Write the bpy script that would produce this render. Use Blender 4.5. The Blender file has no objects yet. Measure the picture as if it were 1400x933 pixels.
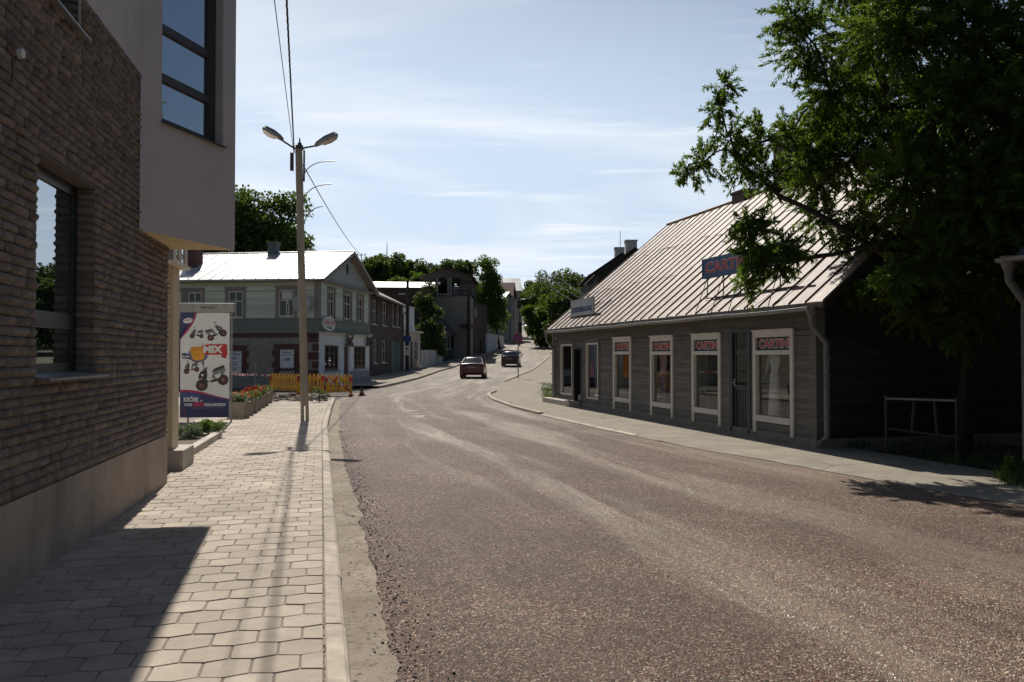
import bpy, math, random
import numpy as np
from mathutils import Vector, Matrix, noise
random.seed(7)
R = math.radians
S = bpy.context.scene
COL = S.collection

# ------------------------------------------------------------------ camera model and terrain
F_PX, CX, CY, CAM_H = 1089.0, 700.0, 466.5, 1.6
PITCH = math.atan((487 - 466.5) / F_PX)

def ray(px, py):
    x, f, u = px - CX, F_PX, CY - py
    f2 = f * math.cos(PITCH) - u * math.sin(PITCH)
    u2 = f * math.sin(PITCH) + u * math.cos(PITCH)
    return Vector((x / f2, 1.0, u2 / f2))

def at(px, py, d):
    r = ray(px, py)
    return Vector((r.x * d, d, CAM_H + r.z * d))

def sp(x):
    return x if x > 30 else math.log1p(math.exp(x))

def T(y):
    return .067 * 12 * sp((y - 75) / 12) - .06 * 14 * sp((y - 262) / 14)

def gnd(px, py, off=0.0):
    r = ray(px, py)
    lo, hi = 1.0, 260.0
    d = lo
    prev = CAM_H + r.z * lo - T(lo) - off
    while d < hi:
        d2 = d + .5
        cur = CAM_H + r.z * d2 - T(d2) - off
        if cur <= 0:
            for _ in range(30):
                m = (d + d2) / 2
                if CAM_H + r.z * m - T(m) - off > 0: d = m
                else: d2 = m
            break
        d = d2
    return Vector((r.x * d, d, CAM_H + r.z * d))

def pick(M, px, py, ax, val):
    Mi = M.inverted()
    o = Mi @ Vector((0, 0, CAM_H)); d = Mi.to_3x3() @ ray(px, py)
    t = (val - o[ax]) / d[ax]
    return o + d * t

def frame(loc, rz):
    return Matrix.Translation(Vector(loc)) @ Matrix.Rotation(rz, 4, 'Z')

# ------------------------------------------------------------------ mesh building
_tc = {}
def text_geo(s, offset=.0, extrude=.5):
    k = (s, offset, extrude)
    if k not in _tc:
        cu = bpy.data.curves.new('lettering', 'FONT')
        cu.body = s; cu.offset = offset; cu.extrude = extrude; cu.resolution_u = 3
        o = bpy.data.objects.new('lettering', cu)
        me = bpy.data.meshes.new_from_object(o)
        vs = np.array([v.co[:] for v in me.vertices]); fs = [tuple(p.vertices) for p in me.polygons]
        bpy.data.objects.remove(o); bpy.data.curves.remove(cu); bpy.data.meshes.remove(me)
        lo, hi = vs.min(0), vs.max(0)
        _tc[k] = ((vs - lo) / np.maximum(hi - lo, 1e-6), fs)
    return _tc[k]

class MB:
    def __init__(s, M=None):
        s.v = []; s.f = []; s.m = []; s.t = []; s.sm = []; s.M = M or Matrix.Identity(4)
    def add(s, vs, fs, mat=0, tint=.5, smooth=False):
        o = len(s.v); M = s.M
        s.v += [tuple(M @ Vector(v)) for v in vs]
        for f in fs:
            s.f.append(tuple(i + o for i in f)); s.m.append(mat); s.t.append(tint); s.sm.append(smooth)
    def quad(s, a, b, c, d, mat=0, tint=.5): s.add([a, b, c, d], [(0, 1, 2, 3)], mat, tint)
    def poly(s, pts, mat=0, tint=.5): s.add(pts, [tuple(range(len(pts)))], mat, tint)
    def hexa(s, p, mat=0, tint=.5):
        s.add(p, [(3, 2, 1, 0), (4, 5, 6, 7), (0, 1, 5, 4), (1, 2, 6, 5), (2, 3, 7, 6), (3, 0, 4, 7)], mat, tint)
    def box(s, x0, x1, y0, y1, z0, z1, mat=0, tint=.5):
        s.hexa([(x0, y0, z0), (x1, y0, z0), (x1, y1, z0), (x0, y1, z0), (x0, y0, z1), (x1, y0, z1), (x1, y1, z1), (x0, y1, z1)], mat, tint)
    def prism(s, pts, ext, mat=0, tint=.5, smooth=False):
        n = len(pts); e = Vector(ext)
        vs = [tuple(p) for p in pts] + [tuple(Vector(p) + e) for p in pts]
        fs = [tuple(range(n))[::-1], tuple(range(n, 2 * n))]
        s.add(vs, fs, mat, tint)
        s.add(vs, [(i, (i + 1) % n, n + (i + 1) % n, n + i) for i in range(n)], mat, tint, smooth)
    def tube(s, pts, r, n=8, mat=0, tint=.5, caps=True, smooth=True):
        pts = [Vector(p) for p in pts]; k = len(pts)
        rs = r if isinstance(r, (list, tuple)) else [r] * k
        vs = []; up = None
        for i in range(k):
            d = (pts[min(i + 1, k - 1)] - pts[max(i - 1, 0)])
            d = d.normalized() if d.length > 1e-9 else Vector((0, 0, 1))
            if up is None: up = Vector((0, 0, 1)) if abs(d.z) < .9 else Vector((1, 0, 0))
            a = d.cross(up)
            if a.length < 1e-4: a = d.orthogonal()
            a.normalize(); b = a.cross(d); up = b
            for j in range(n):
                t = 2 * math.pi * (j + .5) / n
                vs.append(tuple(pts[i] + (a * math.cos(t) + b * math.sin(t)) * rs[i]))
        fs = [(i * n + j, i * n + (j + 1) % n, (i + 1) * n + (j + 1) % n, (i + 1) * n + j) for i in range(k - 1) for j in range(n)]
        s.add(vs, fs, mat, tint, smooth)
        if caps: s.add(vs, [tuple(range(n))[::-1], tuple(range((k - 1) * n, k * n))], mat, tint)
    def lathe(s, prof, n=16, c=(0, 0, 0), mat=0, sx=1, sy=1, tint=.5, axis='z', smooth=True):
        vs = []
        for r, z in prof:
            for j in range(n):
                t = 2 * math.pi * j / n; a, b = r * sx * math.cos(t), r * sy * math.sin(t)
                if axis == 'z': p = (a, b, z)
                elif axis == 'x': p = (z, a, b)
                else: p = (a, z, b)
                vs.append((c[0] + p[0], c[1] + p[1], c[2] + p[2]))
        k = len(prof)
        fs = [(i * n + j, i * n + (j + 1) % n, (i + 1) * n + (j + 1) % n, (i + 1) * n + j) for i in range(k - 1) for j in range(n)]
        s.add(vs, fs, mat, tint, smooth)
        if prof[0][0] > 1e-4: s.add(vs[:n], [tuple(range(n))[::-1]], mat, tint)
        if prof[-1][0] > 1e-4: s.add(vs[-n:], [tuple(range(n))], mat, tint)
    def ell(s, c, rx, ry, rz, n=12, mat=0, tint=.5):
        k = max(6, n // 2)
        s.lathe([(math.sin(math.pi * i / k) if 0 < i < k else 1e-5, -math.cos(math.pi * i / k) * rz) for i in range(k + 1)], n, c, mat, rx, ry, tint)
    def text(s, t, x0, z0, w, h, y, mat=0, offset=.02, th=.004):
        vs, fs = text_geo(t, offset)
        s.add([(x0 + v[0] * w, y + (v[2] - .5) * th, z0 + v[1] * h) for v in vs], fs, mat)
    def disc(s, cx, cz, rx, rz, y, mat=0, n=20, rot=0.0):
        c, q = math.cos(rot), math.sin(rot)
        pts = []
        for i in range(n):
            a, b = rx * math.cos(2 * math.pi * i / n), rz * math.sin(2 * math.pi * i / n)
            pts.append((cx + a * c - b * q, y, cz + a * q + b * c))
        s.poly(pts, mat)
    def build(s, name, mats, parent=None, bevel=0, seg=2, loc=None, rz=0, weld=False):
        me = bpy.data.meshes.new(name); me.from_pydata(s.v, [], s.f)
        if not isinstance(mats, (list, tuple)): mats = [mats]
        for m in mats: me.materials.append(m)
        me.polygons.foreach_set('material_index', s.m); me.polygons.foreach_set('use_smooth', s.sm)
        at_ = me.attributes.new('tint', 'FLOAT', 'FACE'); at_.data.foreach_set('value', s.t)
        me.update()
        return link(name, me, parent, bevel, seg, loc, rz)

def link(name, me, parent=None, bevel=0, seg=2, loc=None, rz=0):
    o = bpy.data.objects.new(name, me); COL.objects.link(o)
    if parent is not None: o.parent = parent
    if loc is not None: o.location = loc
    o.rotation_euler = (0, 0, rz)
    if bevel:
        b = o.modifiers.new('bevel', 'BEVEL'); b.width = bevel; b.segments = seg; b.limit_method = 'ANGLE'; b.angle_limit = R(40)
    return o

def tag(o, label=None, cat=None, group=None, kind=None):
    if label: o['label'] = label
    if cat: o['category'] = cat
    if group: o['group'] = group
    if kind: o['kind'] = kind
    return o

def thing(name, label, cat, loc=(0, 0, 0), rz=0.0, group=None):
    o = bpy.data.objects.new(name, None); COL.objects.link(o); o.empty_display_size = .3
    o.location = loc; o.rotation_euler = (0, 0, rz)
    return tag(o, label, cat, group)

def copy_tree(o, parent=None):
    c = o.copy(); COL.objects.link(c)
    if parent is not None: c.parent = parent
    for ch in list(o.children): copy_tree(ch, c)
    return c

def np_mesh(name, V, Q, mats, mi=None, smooth=False, tint=None):
    """V (n,3); Q (m,4) quads"""
    me = bpy.data.meshes.new(name); n, m = len(V), len(Q)
    me.vertices.add(n); me.vertices.foreach_set('co', np.ascontiguousarray(V, dtype=np.float32).ravel())
    me.loops.add(m * 4); me.loops.foreach_set('vertex_index', np.ascontiguousarray(Q, dtype=np.int32).ravel())
    me.polygons.add(m); me.polygons.foreach_set('loop_start', np.arange(0, m * 4, 4, dtype=np.int32))
    for x in (mats if isinstance(mats, (list, tuple)) else [mats]): me.materials.append(x)
    if mi is not None: me.polygons.foreach_set('material_index', np.asarray(mi, dtype=np.int32))
    me.polygons.foreach_set('use_smooth', np.full(m, smooth))
    if tint is not None:
        a = me.attributes.new('tint', 'FLOAT', 'FACE'); a.data.foreach_set('value', np.asarray(tint, dtype=np.float32))
    me.update(calc_edges=True); me.validate()
    return me

# ------------------------------------------------------------------ materials
class NT:
    def __init__(s, name):
        s.mat = bpy.data.materials.new(name); s.mat.use_nodes = True
        s.nt = s.mat.node_tree; s.n = s.nt.nodes; s.l = s.nt.links
        s.b = s.n['Principled BSDF']; s.out = s.n['Material Output']
    def node(s, t, **kw):
        o = s.n.new(t)
        for k, v in kw.items(): setattr(o, k, v)
        return o
    def put(s, sock, val):
        if hasattr(val, 'is_output') or isinstance(val, bpy.types.NodeSocket): s.l.new(val, sock)
        else: sock.default_value = val
    def coord(s, kind='Object', scale=(1, 1, 1), rot=(0, 0, 0)):
        c = s.node('ShaderNodeTexCoord'); m = s.node('ShaderNodeMapping')
        s.l.new(c.outputs[kind], m.inputs['Vector']); m.inputs['Scale'].default_value = scale; m.inputs['Rotation'].default_value = rot
        return m.outputs['Vector']
    def noise(s, vec, scale, detail=4, rough=.55, dist=0):
        o = s.node('ShaderNodeTexNoise'); s.l.new(vec, o.inputs['Vector'])
        o.inputs['Scale'].default_value = scale; o.inputs['Detail'].default_value = detail; o.inputs['Roughness'].default_value = rough
        o.inputs['Distortion'].default_value = dist
        return o.outputs['Fac']
    def ramp(s, fac, a, b, c0=(0, 0, 0, 1), c1=(1, 1, 1, 1)):
        o = s.node('ShaderNodeValToRGB'); s.l.new(fac, o.inputs['Fac'])
        e = o.color_ramp.elements; e[0].position = a; e[1].position = b; e[0].color = c0; e[1].color = c1
        return o.outputs['Color']
    def mix(s, fac, a, b, mode='MIX'):
        o = s.node('ShaderNodeMix', data_type='RGBA', blend_type=mode)
        s.put(o.inputs[0], fac); s.put(o.inputs[6], a); s.put(o.inputs[7], b)
        return o.outputs[2]
    def math(s, op, a, b=0.0, c=None):
        o = s.node('ShaderNodeMath', operation=op)
        s.put(o.inputs[0], a); s.put(o.inputs[1], b)
        if c is not None: s.put(o.inputs[2], c)
        return o.outputs[0]
    def attr(s, name='tint'):
        o = s.node('ShaderNodeAttribute', attribute_name=name); return o.outputs['Fac']
    def bump(s, h, strength=.3, dist=.02, normal=None):
        o = s.node('ShaderNodeBump'); s.l.new(h, o.inputs['Height']); o.inputs['Strength'].default_value = strength; o.inputs['Distance'].default_value = dist
        if normal is not None: s.l.new(normal, o.inputs['Normal'])
        return o.outputs['Normal']
    def fin(s, col, rough=.8, normal=None, metal=0, spec=None):
        s.put(s.b.inputs['Base Color'], col); s.put(s.b.inputs['Roughness'], rough); s.b.inputs['Metallic'].default_value = metal
        if normal is not None: s.l.new(normal, s.b.inputs['Normal'])
        if spec is not None: s.b.inputs['Specular IOR Level'].default_value = spec
        return s.mat

def c4(c, k=1.0): return (c[0] * k, c[1] * k, c[2] * k, 1)

def mat(name, c, rough=.75, metal=0, var=.18, scale=6, c2=None, bump=0, bscale=60, tint=0, stretch=(1, 1, 1), bd=.01, spec=None, dirt=None):
    t = NT(name); v = t.coord('Object', stretch)
    n = t.noise(v, scale, 6, .6)
    col = t.mix(t.ramp(n, .3, .7), c4(c, 1 - var), c4(c2, 1) if c2 else c4(c, 1 + var))
    if dirt:
        dn = t.noise(t.coord('Object', (1, 1, .35)), dirt[1], 5, .65)
        col = t.mix(t.ramp(dn, .5, .75), col, c4(dirt[0]))
    if tint:
        k = t.math('MULTIPLY_ADD', t.attr(), 2 * tint, 1 - tint)
        cc = t.node('ShaderNodeCombineColor')
        for i in range(3): t.l.new(k, cc.inputs[i])
        col = t.mix(1.0, col, cc.outputs[0], 'MULTIPLY')
    nor = None
    if bump: nor = t.bump(t.noise(v, bscale, 5, .6), bump, bd)
    return t.fin(col, rough, nor, metal, spec)

def glass_mat(name, tintc=(.9, .95, .95), refl=.12, rough=.0, through=.85):
    t = NT(name); t.n.remove(t.b)
    g = t.node('ShaderNodeBsdfGlossy'); g.inputs['Roughness'].default_value = rough; g.inputs['Color'].default_value = (1, 1, 1, 1)
    tr = t.node('ShaderNodeBsdfTransparent'); tr.inputs['Color'].default_value = c4(tintc, through)
    fr = t.node('ShaderNodeFresnel'); fr.inputs['IOR'].default_value = 1.5
    f = t.math('MULTIPLY_ADD', fr.outputs[0], 1.0, refl)
    mx = t.node('ShaderNodeMixShader'); t.l.new(f, mx.inputs[0]); t.l.new(tr.outputs[0], mx.inputs[1]); t.l.new(g.outputs[0], mx.inputs[2])
    t.l.new(mx.outputs[0], t.out.inputs['Surface'])
    return t.mat

def dark_glass(name, c=(.012, .014, .016), spec=.7, rough=.03):
    t = NT(name); t.b.inputs['IOR'].default_value = 1.5
    return t.fin(c4(c), rough, None, 0, spec)

def leaf_mat(name, c, c2, trans=.35, rough=.5):
    t = NT(name); oi = t.attr()
    n = t.noise(t.coord('Object'), .9, 3)
    col = t.mix(oi, c4(c), c4(c2))
    col = t.mix(t.ramp(n, .35, .7), t.mix(.35, col, c4(c, .8)), col)
    t.fin(col, rough, None, 0, .3)
    tl = t.node('ShaderNodeBsdfTranslucent'); tc = t.mix(.5, col, (.20, .31, .025, 1)); t.l.new(tc, tl.inputs['Color'])
    mx = t.node('ShaderNodeMixShader'); mx.inputs[0].default_value = trans
    t.l.new(t.b.outputs[0], mx.inputs[1]); t.l.new(tl.outputs[0], mx.inputs[2]); t.l.new(mx.outputs[0], t.out.inputs['Surface'])
    return t.mat

def brick_mat(name, c1, c2, mortar, bw=.25, bh=.08, ms=.012, rough=.85, plane='xz', bump=.5, var=.3):
    t = NT(name)
    c = t.node('ShaderNodeTexCoord'); sx = t.node('ShaderNodeSeparateXYZ'); t.l.new(c.outputs['Object'], sx.inputs[0])
    cb = t.node('ShaderNodeCombineXYZ')
    h = t.math('ADD', sx.outputs[0], sx.outputs[1])
    t.l.new(h, cb.inputs[0]); t.l.new(sx.outputs[2], cb.inputs[1])
    b = t.node('ShaderNodeTexBrick'); t.l.new(cb.outputs[0], b.inputs['Vector'])
    b.inputs['Color1'].default_value = c4(c1); b.inputs['Color2'].default_value = c4(c2); b.inputs['Mortar'].default_value = c4(mortar)
    b.inputs['Scale'].default_value = 1; b.inputs['Brick Width'].default_value = bw; b.inputs['Row Height'].default_value = bh
    b.inputs['Mortar Size'].default_value = ms; b.inputs['Bias'].default_value = 0
    n = t.noise(c.outputs['Object'], 3, 6, .65)
    col = t.mix(t.ramp(n, .3, .72), t.mix(var, b.outputs['Color'], (.02, .02, .02, 1)), b.outputs['Color'])
    inv = t.math('SUBTRACT', 1.0, b.outputs['Fac'])
    nor = t.bump(t.math('ADD', inv, t.math('MULTIPLY', t.noise(c.outputs['Object'], 30, 4), .6)), bump, .015)
    return t.fin(col, rough, nor)

M = {}
M['stone'] = mat('split stone', (.205, .164, .132), .92, var=.32, scale=11, bump=.9, bscale=38, tint=.25, bd=.02)
M['mortar'] = mat('mortar', (.13, .11, .095), .95, bump=.4)
M['plinth'] = mat('plinth plaster', (.37, .30, .235), .9, var=.16, scale=2.2, bump=.3, bscale=120, dirt=((.2, .17, .14), 1.6))
M['plaster'] = mat('grey plaster', (.56, .495, .475), .92, var=.06, scale=3, bump=.25, bscale=150, dirt=((.47, .41, .39), 1.1))
M['cream'] = mat('cream plaster', (.58, .48, .33), .9, var=.06, scale=3, bump=.2, bscale=120)
M['soffit'] = mat('soffit plaster', (.62, .50, .30), .9, var=.05, scale=3)  # yellow of the sunlit bounce from below is put into this colour
M['concrete'] = mat('concrete', (.42, .38, .32), .9, var=.18, scale=4, bump=.35, bscale=70)
M['concrete_dark'] = mat('aged concrete', (.21, .18, .14), .92, var=.22, scale=5, bump=.4, bscale=60)
M['kerb'] = mat('kerb concrete', (.37, .315, .25), .92, var=.28, scale=7, bump=.35, bscale=60, tint=.15)
M['black_frame'] = mat('dark window frame', (.018, .018, .018), .4)
M['dark_frame'] = mat('brown grey frame', (.05, .045, .042), .45)
M['metal'] = mat('galvanised metal', (.42, .42, .42), .38, .8, var=.2, scale=12)
M['metal_dull'] = mat('dull grey metal', (.24, .24, .235), .5, .6, var=.2, scale=8)
M['pipe'] = mat('dull zinc pipe', (.16, .155, .145), .55, .3, var=.25, scale=8)
M['dark_metal'] = mat('dark steel', (.045, .045, .048), .5, .4)
M['rust_metal'] = mat('rusty steel', (.12, .07, .05), .7, .3, c2=(.07, .05, .045), var=.2)
M['white'] = mat('white paint', (.62, .60, .55), .55, var=.06, scale=4)
M['white_trim'] = mat('off white trim', (.60, .56, .48), .6, var=.08, scale=5, bump=.1)
M['glass'] = glass_mat('shop glass', (.92, .96, .94), .07, 0, .97)
M['dark_glass'] = dark_glass('dark pane')
def mirror_pane(name, refl):
    t = NT(name); t.n.remove(t.b)
    g = t.node('ShaderNodeBsdfGlossy'); g.inputs['Roughness'].default_value = 0; g.inputs['Color'].default_value = (.9, .96, 1, 1)
    d = t.node('ShaderNodeBsdfDiffuse'); d.inputs['Color'].default_value = (.01, .012, .014, 1)
    mx = t.node('ShaderNodeMixShader'); mx.inputs[0].default_value = refl
    t.l.new(d.outputs[0], mx.inputs[1]); t.l.new(g.outputs[0], mx.inputs[2]); t.l.new(mx.outputs[0], t.out.inputs['Surface'])
    return t.mat
M['sun_glass'] = mirror_pane('solar control pane', .55)
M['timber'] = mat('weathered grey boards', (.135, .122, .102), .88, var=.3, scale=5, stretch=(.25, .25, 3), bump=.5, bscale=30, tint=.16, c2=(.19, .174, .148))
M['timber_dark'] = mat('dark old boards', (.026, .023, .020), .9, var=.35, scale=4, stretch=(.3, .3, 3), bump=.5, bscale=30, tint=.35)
M['door_wood'] = mat('dark painted door', (.03, .03, .03), .5, var=.3, scale=6, stretch=(1, 1, .3))
M['wood_pole'] = mat('grey pole', (.25, .22, .18), .85, var=.25, scale=10, stretch=(1, 1, .12), bump=.4, bscale=40)
M['dark_pole'] = mat('tarred wooden pole', (.045, .036, .03), .85, var=.3, scale=10, stretch=(1, 1, .1))
M['red'] = mat('red paint', (.44, .010, .016), .5, var=.1)
M['bright_red'] = mat('bright red', (.5, .03, .02), .5, var=.15)
M['blue'] = mat('blue paint', (.02, .05, .22), .45, var=.12)
M['navy'] = mat('navy print', (.012, .02, .11), .45, var=.2)
M['magenta'] = mat('magenta print', (.35, .01, .10), .45, var=.1)
M['black'] = mat('black print', (.015, .014, .015), .5, var=.2)
M['yellow'] = mat('yellow plastic', (.74, .37, .015), .45, var=.14, scale=5, dirt=((.4, .24, .03), 3))
M['orange'] = mat('orange print', (.65, .28, .02), .5, var=.25, scale=10)
M['paper'] = mat('white vinyl', (.66, .67, .67), .5, var=.04)
M['bark'] = mat('bark', (.036, .030, .024), .95, var=.35, scale=8, stretch=(1, 1, .25), bump=.8, bscale=25)
M['soil'] = mat('soil', (.10, .075, .05), .95, var=.35, scale=20, bump=.8, bscale=60)
M['rubber'] = mat('rubber', (.018, .018, .018), .8, var=.15)
M['leaf_near'] = leaf_mat('willow leaf', (.032, .060, .012), (.16, .24, .035), .5, .4)
M['leaf_a'] = leaf_mat('maple leaf', (.028, .050, .014), (.075, .115, .028), .34)
M['leaf_b'] = leaf_mat('lime leaf', (.036, .068, .014), (.11, .17, .032), .40)
M['leaf_c'] = leaf_mat('dark leaf', (.018, .032, .011), (.055, .085, .024), .28)
M['leaf_grey'] = leaf_mat('grey leaf', (.10, .13, .09), (.22, .27, .18), .25)
M['grass'] = leaf_mat('grass blade', (.035, .055, .015), (.09, .12, .03), .25)
# ------------------------------------------------------------------ the ground, the road and the pavements
def lerp_tab(tab):
    ys = [p[0] for p in tab]; xs = [p[1] for p in tab]
    def f(y): return float(np.interp(y, ys, xs))
    return f
KERB_L = [(-14, 3.49), (3.61, -.72), (14.26, -3.27), (17.3, -4.0), (23, -5.2), (28.2, -6.25)]
kerb_l = lerp_tab(KERB_L)
road_l = lerp_tab(KERB_L + [(31, -6.6), (36, -6.5), (40, -6.3), (50, -6.05), (66, -6.0), (78, -5.1), (90.3, -4.06), (98, -3.24), (115, -1.8), (126, -.93), (150, .7), (177, 2.3), (200, 2.4), (225, 1.0), (262, -4), (300, -12)])
road_r = lerp_tab([(-14, 14.77), (9.34, 5.06), (12.4, 3.79), (14.83, 2.78), (17.8, 1.81), (21.25, .82), (24.5, 0), (28.6, -.74), (31.5, -1.0), (33.2, -1.02), (35, -.8), (48, -.44), (57.3, .37), (70, 1.75), (83.5, 3.07), (97, 4.63), (112, 5.7), (129, 6.5), (160, 7.8), (182, 8.3), (200, 7.6), (225, 6.2), (262, 2), (300, -6)])

def strip(name, fl, fr, ds, off, m, nx=6, kind='structure', uvs=6.0):
    mb_v, mb_q, uv = [], [], []
    for d in ds:
        a, b = fl(d), fr(d)
        for i in range(nx + 1):
            t = i / nx; mb_v.append((a + (b - a) * t, d, T(d) + off)); uv.append((t * uvs, d))
    for k in range(len(ds) - 1):
        for i in range(nx):
            o = k * (nx + 1) + i; mb_q.append((o, o + 1, o + nx + 2, o + nx + 1))
    me = np_mesh(name, np.array(mb_v), np.array(mb_q), m)
    ul = me.uv_layers.new(name='UVMap'); li = np.empty(len(me.loops), dtype=np.int32); me.loops.foreach_get('vertex_index', li)
    ul.data.foreach_set('uv', np.array(uv, dtype=np.float32)[li].ravel())
    return tag(link(name, me), kind=kind)

def frange(a, b, s):
    n = max(1, int(round((b - a) / s))); return [a + (b - a) * i / n for i in range(n + 1)]

def road_mat():
    t = NT('chip seal road'); o = t.coord('Object'); uv = t.coord('UV')
    v = t.node('ShaderNodeTexVoronoi'); t.l.new(o, v.inputs['Vector']); v.inputs['Scale'].default_value = 102
    v2 = t.node('ShaderNodeTexVoronoi'); t.l.new(o, v2.inputs['Vector']); v2.inputs['Scale'].default_value = 27
    sep = t.node('ShaderNodeSeparateColor'); t.l.new(v.outputs['Color'], sep.inputs[0])
    r = t.node('ShaderNodeValToRGB'); t.l.new(sep.outputs[0], r.inputs['Fac']); r.color_ramp.interpolation = 'CONSTANT'
    e = r.color_ramp.elements; e[0].position = 0; e[0].color = (.020, .012, .011, 1)
    cols = [(.2, (.13, .055, .042, 1)), (.45, (.23, .125, .092, 1)), (.66, (.17, .135, .105, 1)), (.80, (.40, .30, .23, 1)), (.94, (.68, .60, .50, 1))]
    e[1].position = .2; e[1].color = cols[0][1]
    for p, c in cols[1:]: x = e.new(p); x.color = c
    sep2 = t.node('ShaderNodeSeparateColor'); t.l.new(v2.outputs['Color'], sep2.inputs[0])
    col = t.mix(t.ramp(sep2.outputs[1], .0, 1.0), t.mix(.45, r.outputs['Color'], (.045, .03, .028, 1)), r.outputs['Color'])
    # large blotches: darker binder-rich areas
    big = t.noise(uv, .55, 6, .65, .4)
    col = t.mix(t.ramp(big, .42, .62), t.mix(.45, col, (.06, .042, .038, 1)), col)
    # dusty worn streaks that follow the wheel tracks
    mp = t.node('ShaderNodeMapping'); t.l.new(uv, mp.inputs['Vector']); mp.inputs['Scale'].default_value = (1, .09, 1)
    st = t.noise(mp.outputs['Vector'], 1.55, 7, .62, .5)
    su = t.node('ShaderNodeSeparateXYZ'); t.l.new(uv, su.inputs[0])
    wt = t.math('SINE', t.math('MULTIPLY_ADD', su.outputs[0], 2 * math.pi / 1.75, -.35))
    tr = t.math('MULTIPLY_ADD', wt, .055, st)
    fine = t.noise(o, 9, 5, .7)
    tr = t.math('MULTIPLY_ADD', fine, .16, tr)
    far = t.math('MULTIPLY', t.ramp(su.outputs[1], 0, 1), .0)
    dust = t.ramp(tr, .55, .80)
    edge = t.node('ShaderNodeMapRange'); t.l.new(su.outputs[0], edge.inputs['Value']); edge.inputs['From Min'].default_value = .45; edge.inputs['From Max'].default_value = 1.5; edge.interpolation_type = 'SMOOTHSTEP'
    dust = t.math('MULTIPLY', dust, edge.outputs[0])
    col = t.mix(t.math('MULTIPLY', dust, .42), col, (.31, .27, .22, 1))
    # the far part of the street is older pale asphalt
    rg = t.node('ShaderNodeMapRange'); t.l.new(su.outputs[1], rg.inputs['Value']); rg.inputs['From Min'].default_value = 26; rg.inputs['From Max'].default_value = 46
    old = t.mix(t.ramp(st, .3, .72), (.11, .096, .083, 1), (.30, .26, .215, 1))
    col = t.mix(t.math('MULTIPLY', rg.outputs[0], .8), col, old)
    col = t.mix(1.0, col, (1.02, .97, .87, 1), 'MULTIPLY')
    h = t.math('SUBTRACT', 1.0, v.outputs['Distance'])
    vh = t.node('ShaderNodeSeparateColor'); t.l.new(v.outputs['Color'], vh.inputs[0])
    hh = t.math('MULTIPLY_ADD', vh.outputs[2], .9, h)
    flat = t.math('SUBTRACT', 1.0, t.math('MULTIPLY', dust, .75))
    nor = t.bump(t.math('MULTIPLY', hh, flat), .85, .012)
    glint = t.math('GREATER_THAN', vh.outputs[1], .90)
    rough = t.math('MULTIPLY_ADD', glint, -.42, .68)
    t.put(t.b.inputs['Specular IOR Level'], t.math('MULTIPLY_ADD', glint, .6, .22))
    return t.fin(col, rough, nor)

def sandy_mat(name, a, b, chips=(.10, .07, .06), amt=.5):
    t = NT(name); o = t.coord('Object')
    col = t.mix(t.ramp(t.noise(o, 1.4, 8, .7), .33, .7), c4(a), c4(b)); col = t.mix(t.math('MULTIPLY', t.ramp(t.noise(o, 5.5, 6, .75), .55, .70), amt * .7), col, c4(chips, 1.6))
    fine = t.noise(o, 24, 4, .7)
    col = t.mix(t.math('MULTIPLY', t.ramp(fine, .56, .66), amt), col, c4(chips))
    crack = t.node('ShaderNodeTexVoronoi', feature='DISTANCE_TO_EDGE'); 
    wob = t.mix(.18, o, t.node_noise_color(o, 1.3)) if hasattr(t, 'node_noise_color') else o
    t.l.new(wob, crack.inputs['Vector']); crack.inputs['Scale'].default_value = .55
    ck = t.math('MULTIPLY', t.ramp(crack.outputs['Distance'], .004, .012, (1, 1, 1, 1), (0, 0, 0, 1)), t.ramp(t.noise(o, .35, 3), .5, .62))
    col = t.mix(t.math('MULTIPLY', ck, .7), col, c4(chips, .5))
    nor = t.bump(t.math('ADD', t.noise(o, 45, 5, .7), t.math('MULTIPLY', t.noise(o, 4, 4), .8)), .5, .02)
    return t.fin(col, .95, nor, 0, .2)

def ncolor(s, vec, scale):
    o = s.node('ShaderNodeTexNoise'); s.l.new(vec, o.inputs['Vector']); o.inputs['Scale'].default_value = scale; return o.outputs['Color']
NT.node_noise_color = ncolor

M['road'] = road_mat()
M['shoulder'] = sandy_mat('sandy gutter', (.20, .165, .125), (.35, .30, .235), (.05, .035, .030), .85)
M['sand_walk'] = sandy_mat('sandy old pavement', (.215, .19, .15), (.335, .295, .235), (.11, .09, .07), .5)
M['pave_joint'] = sandy_mat('joint sand', (.20, .17, .14), (.27, .23, .19), (.12, .10, .08), .5)
M['plaza'] = sandy_mat('plaza concrete', (.33, .29, .23), (.42, .37, .30), (.2, .17, .14), .3)
M['asphalt'] = sandy_mat('side street asphalt', (.07, .062, .055), (.12, .108, .095), (.03, .028, .026), .5)
M['earth'] = sandy_mat('dry earth', (.17, .135, .095), (.27, .225, .16), (.07, .055, .04), .6)

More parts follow.
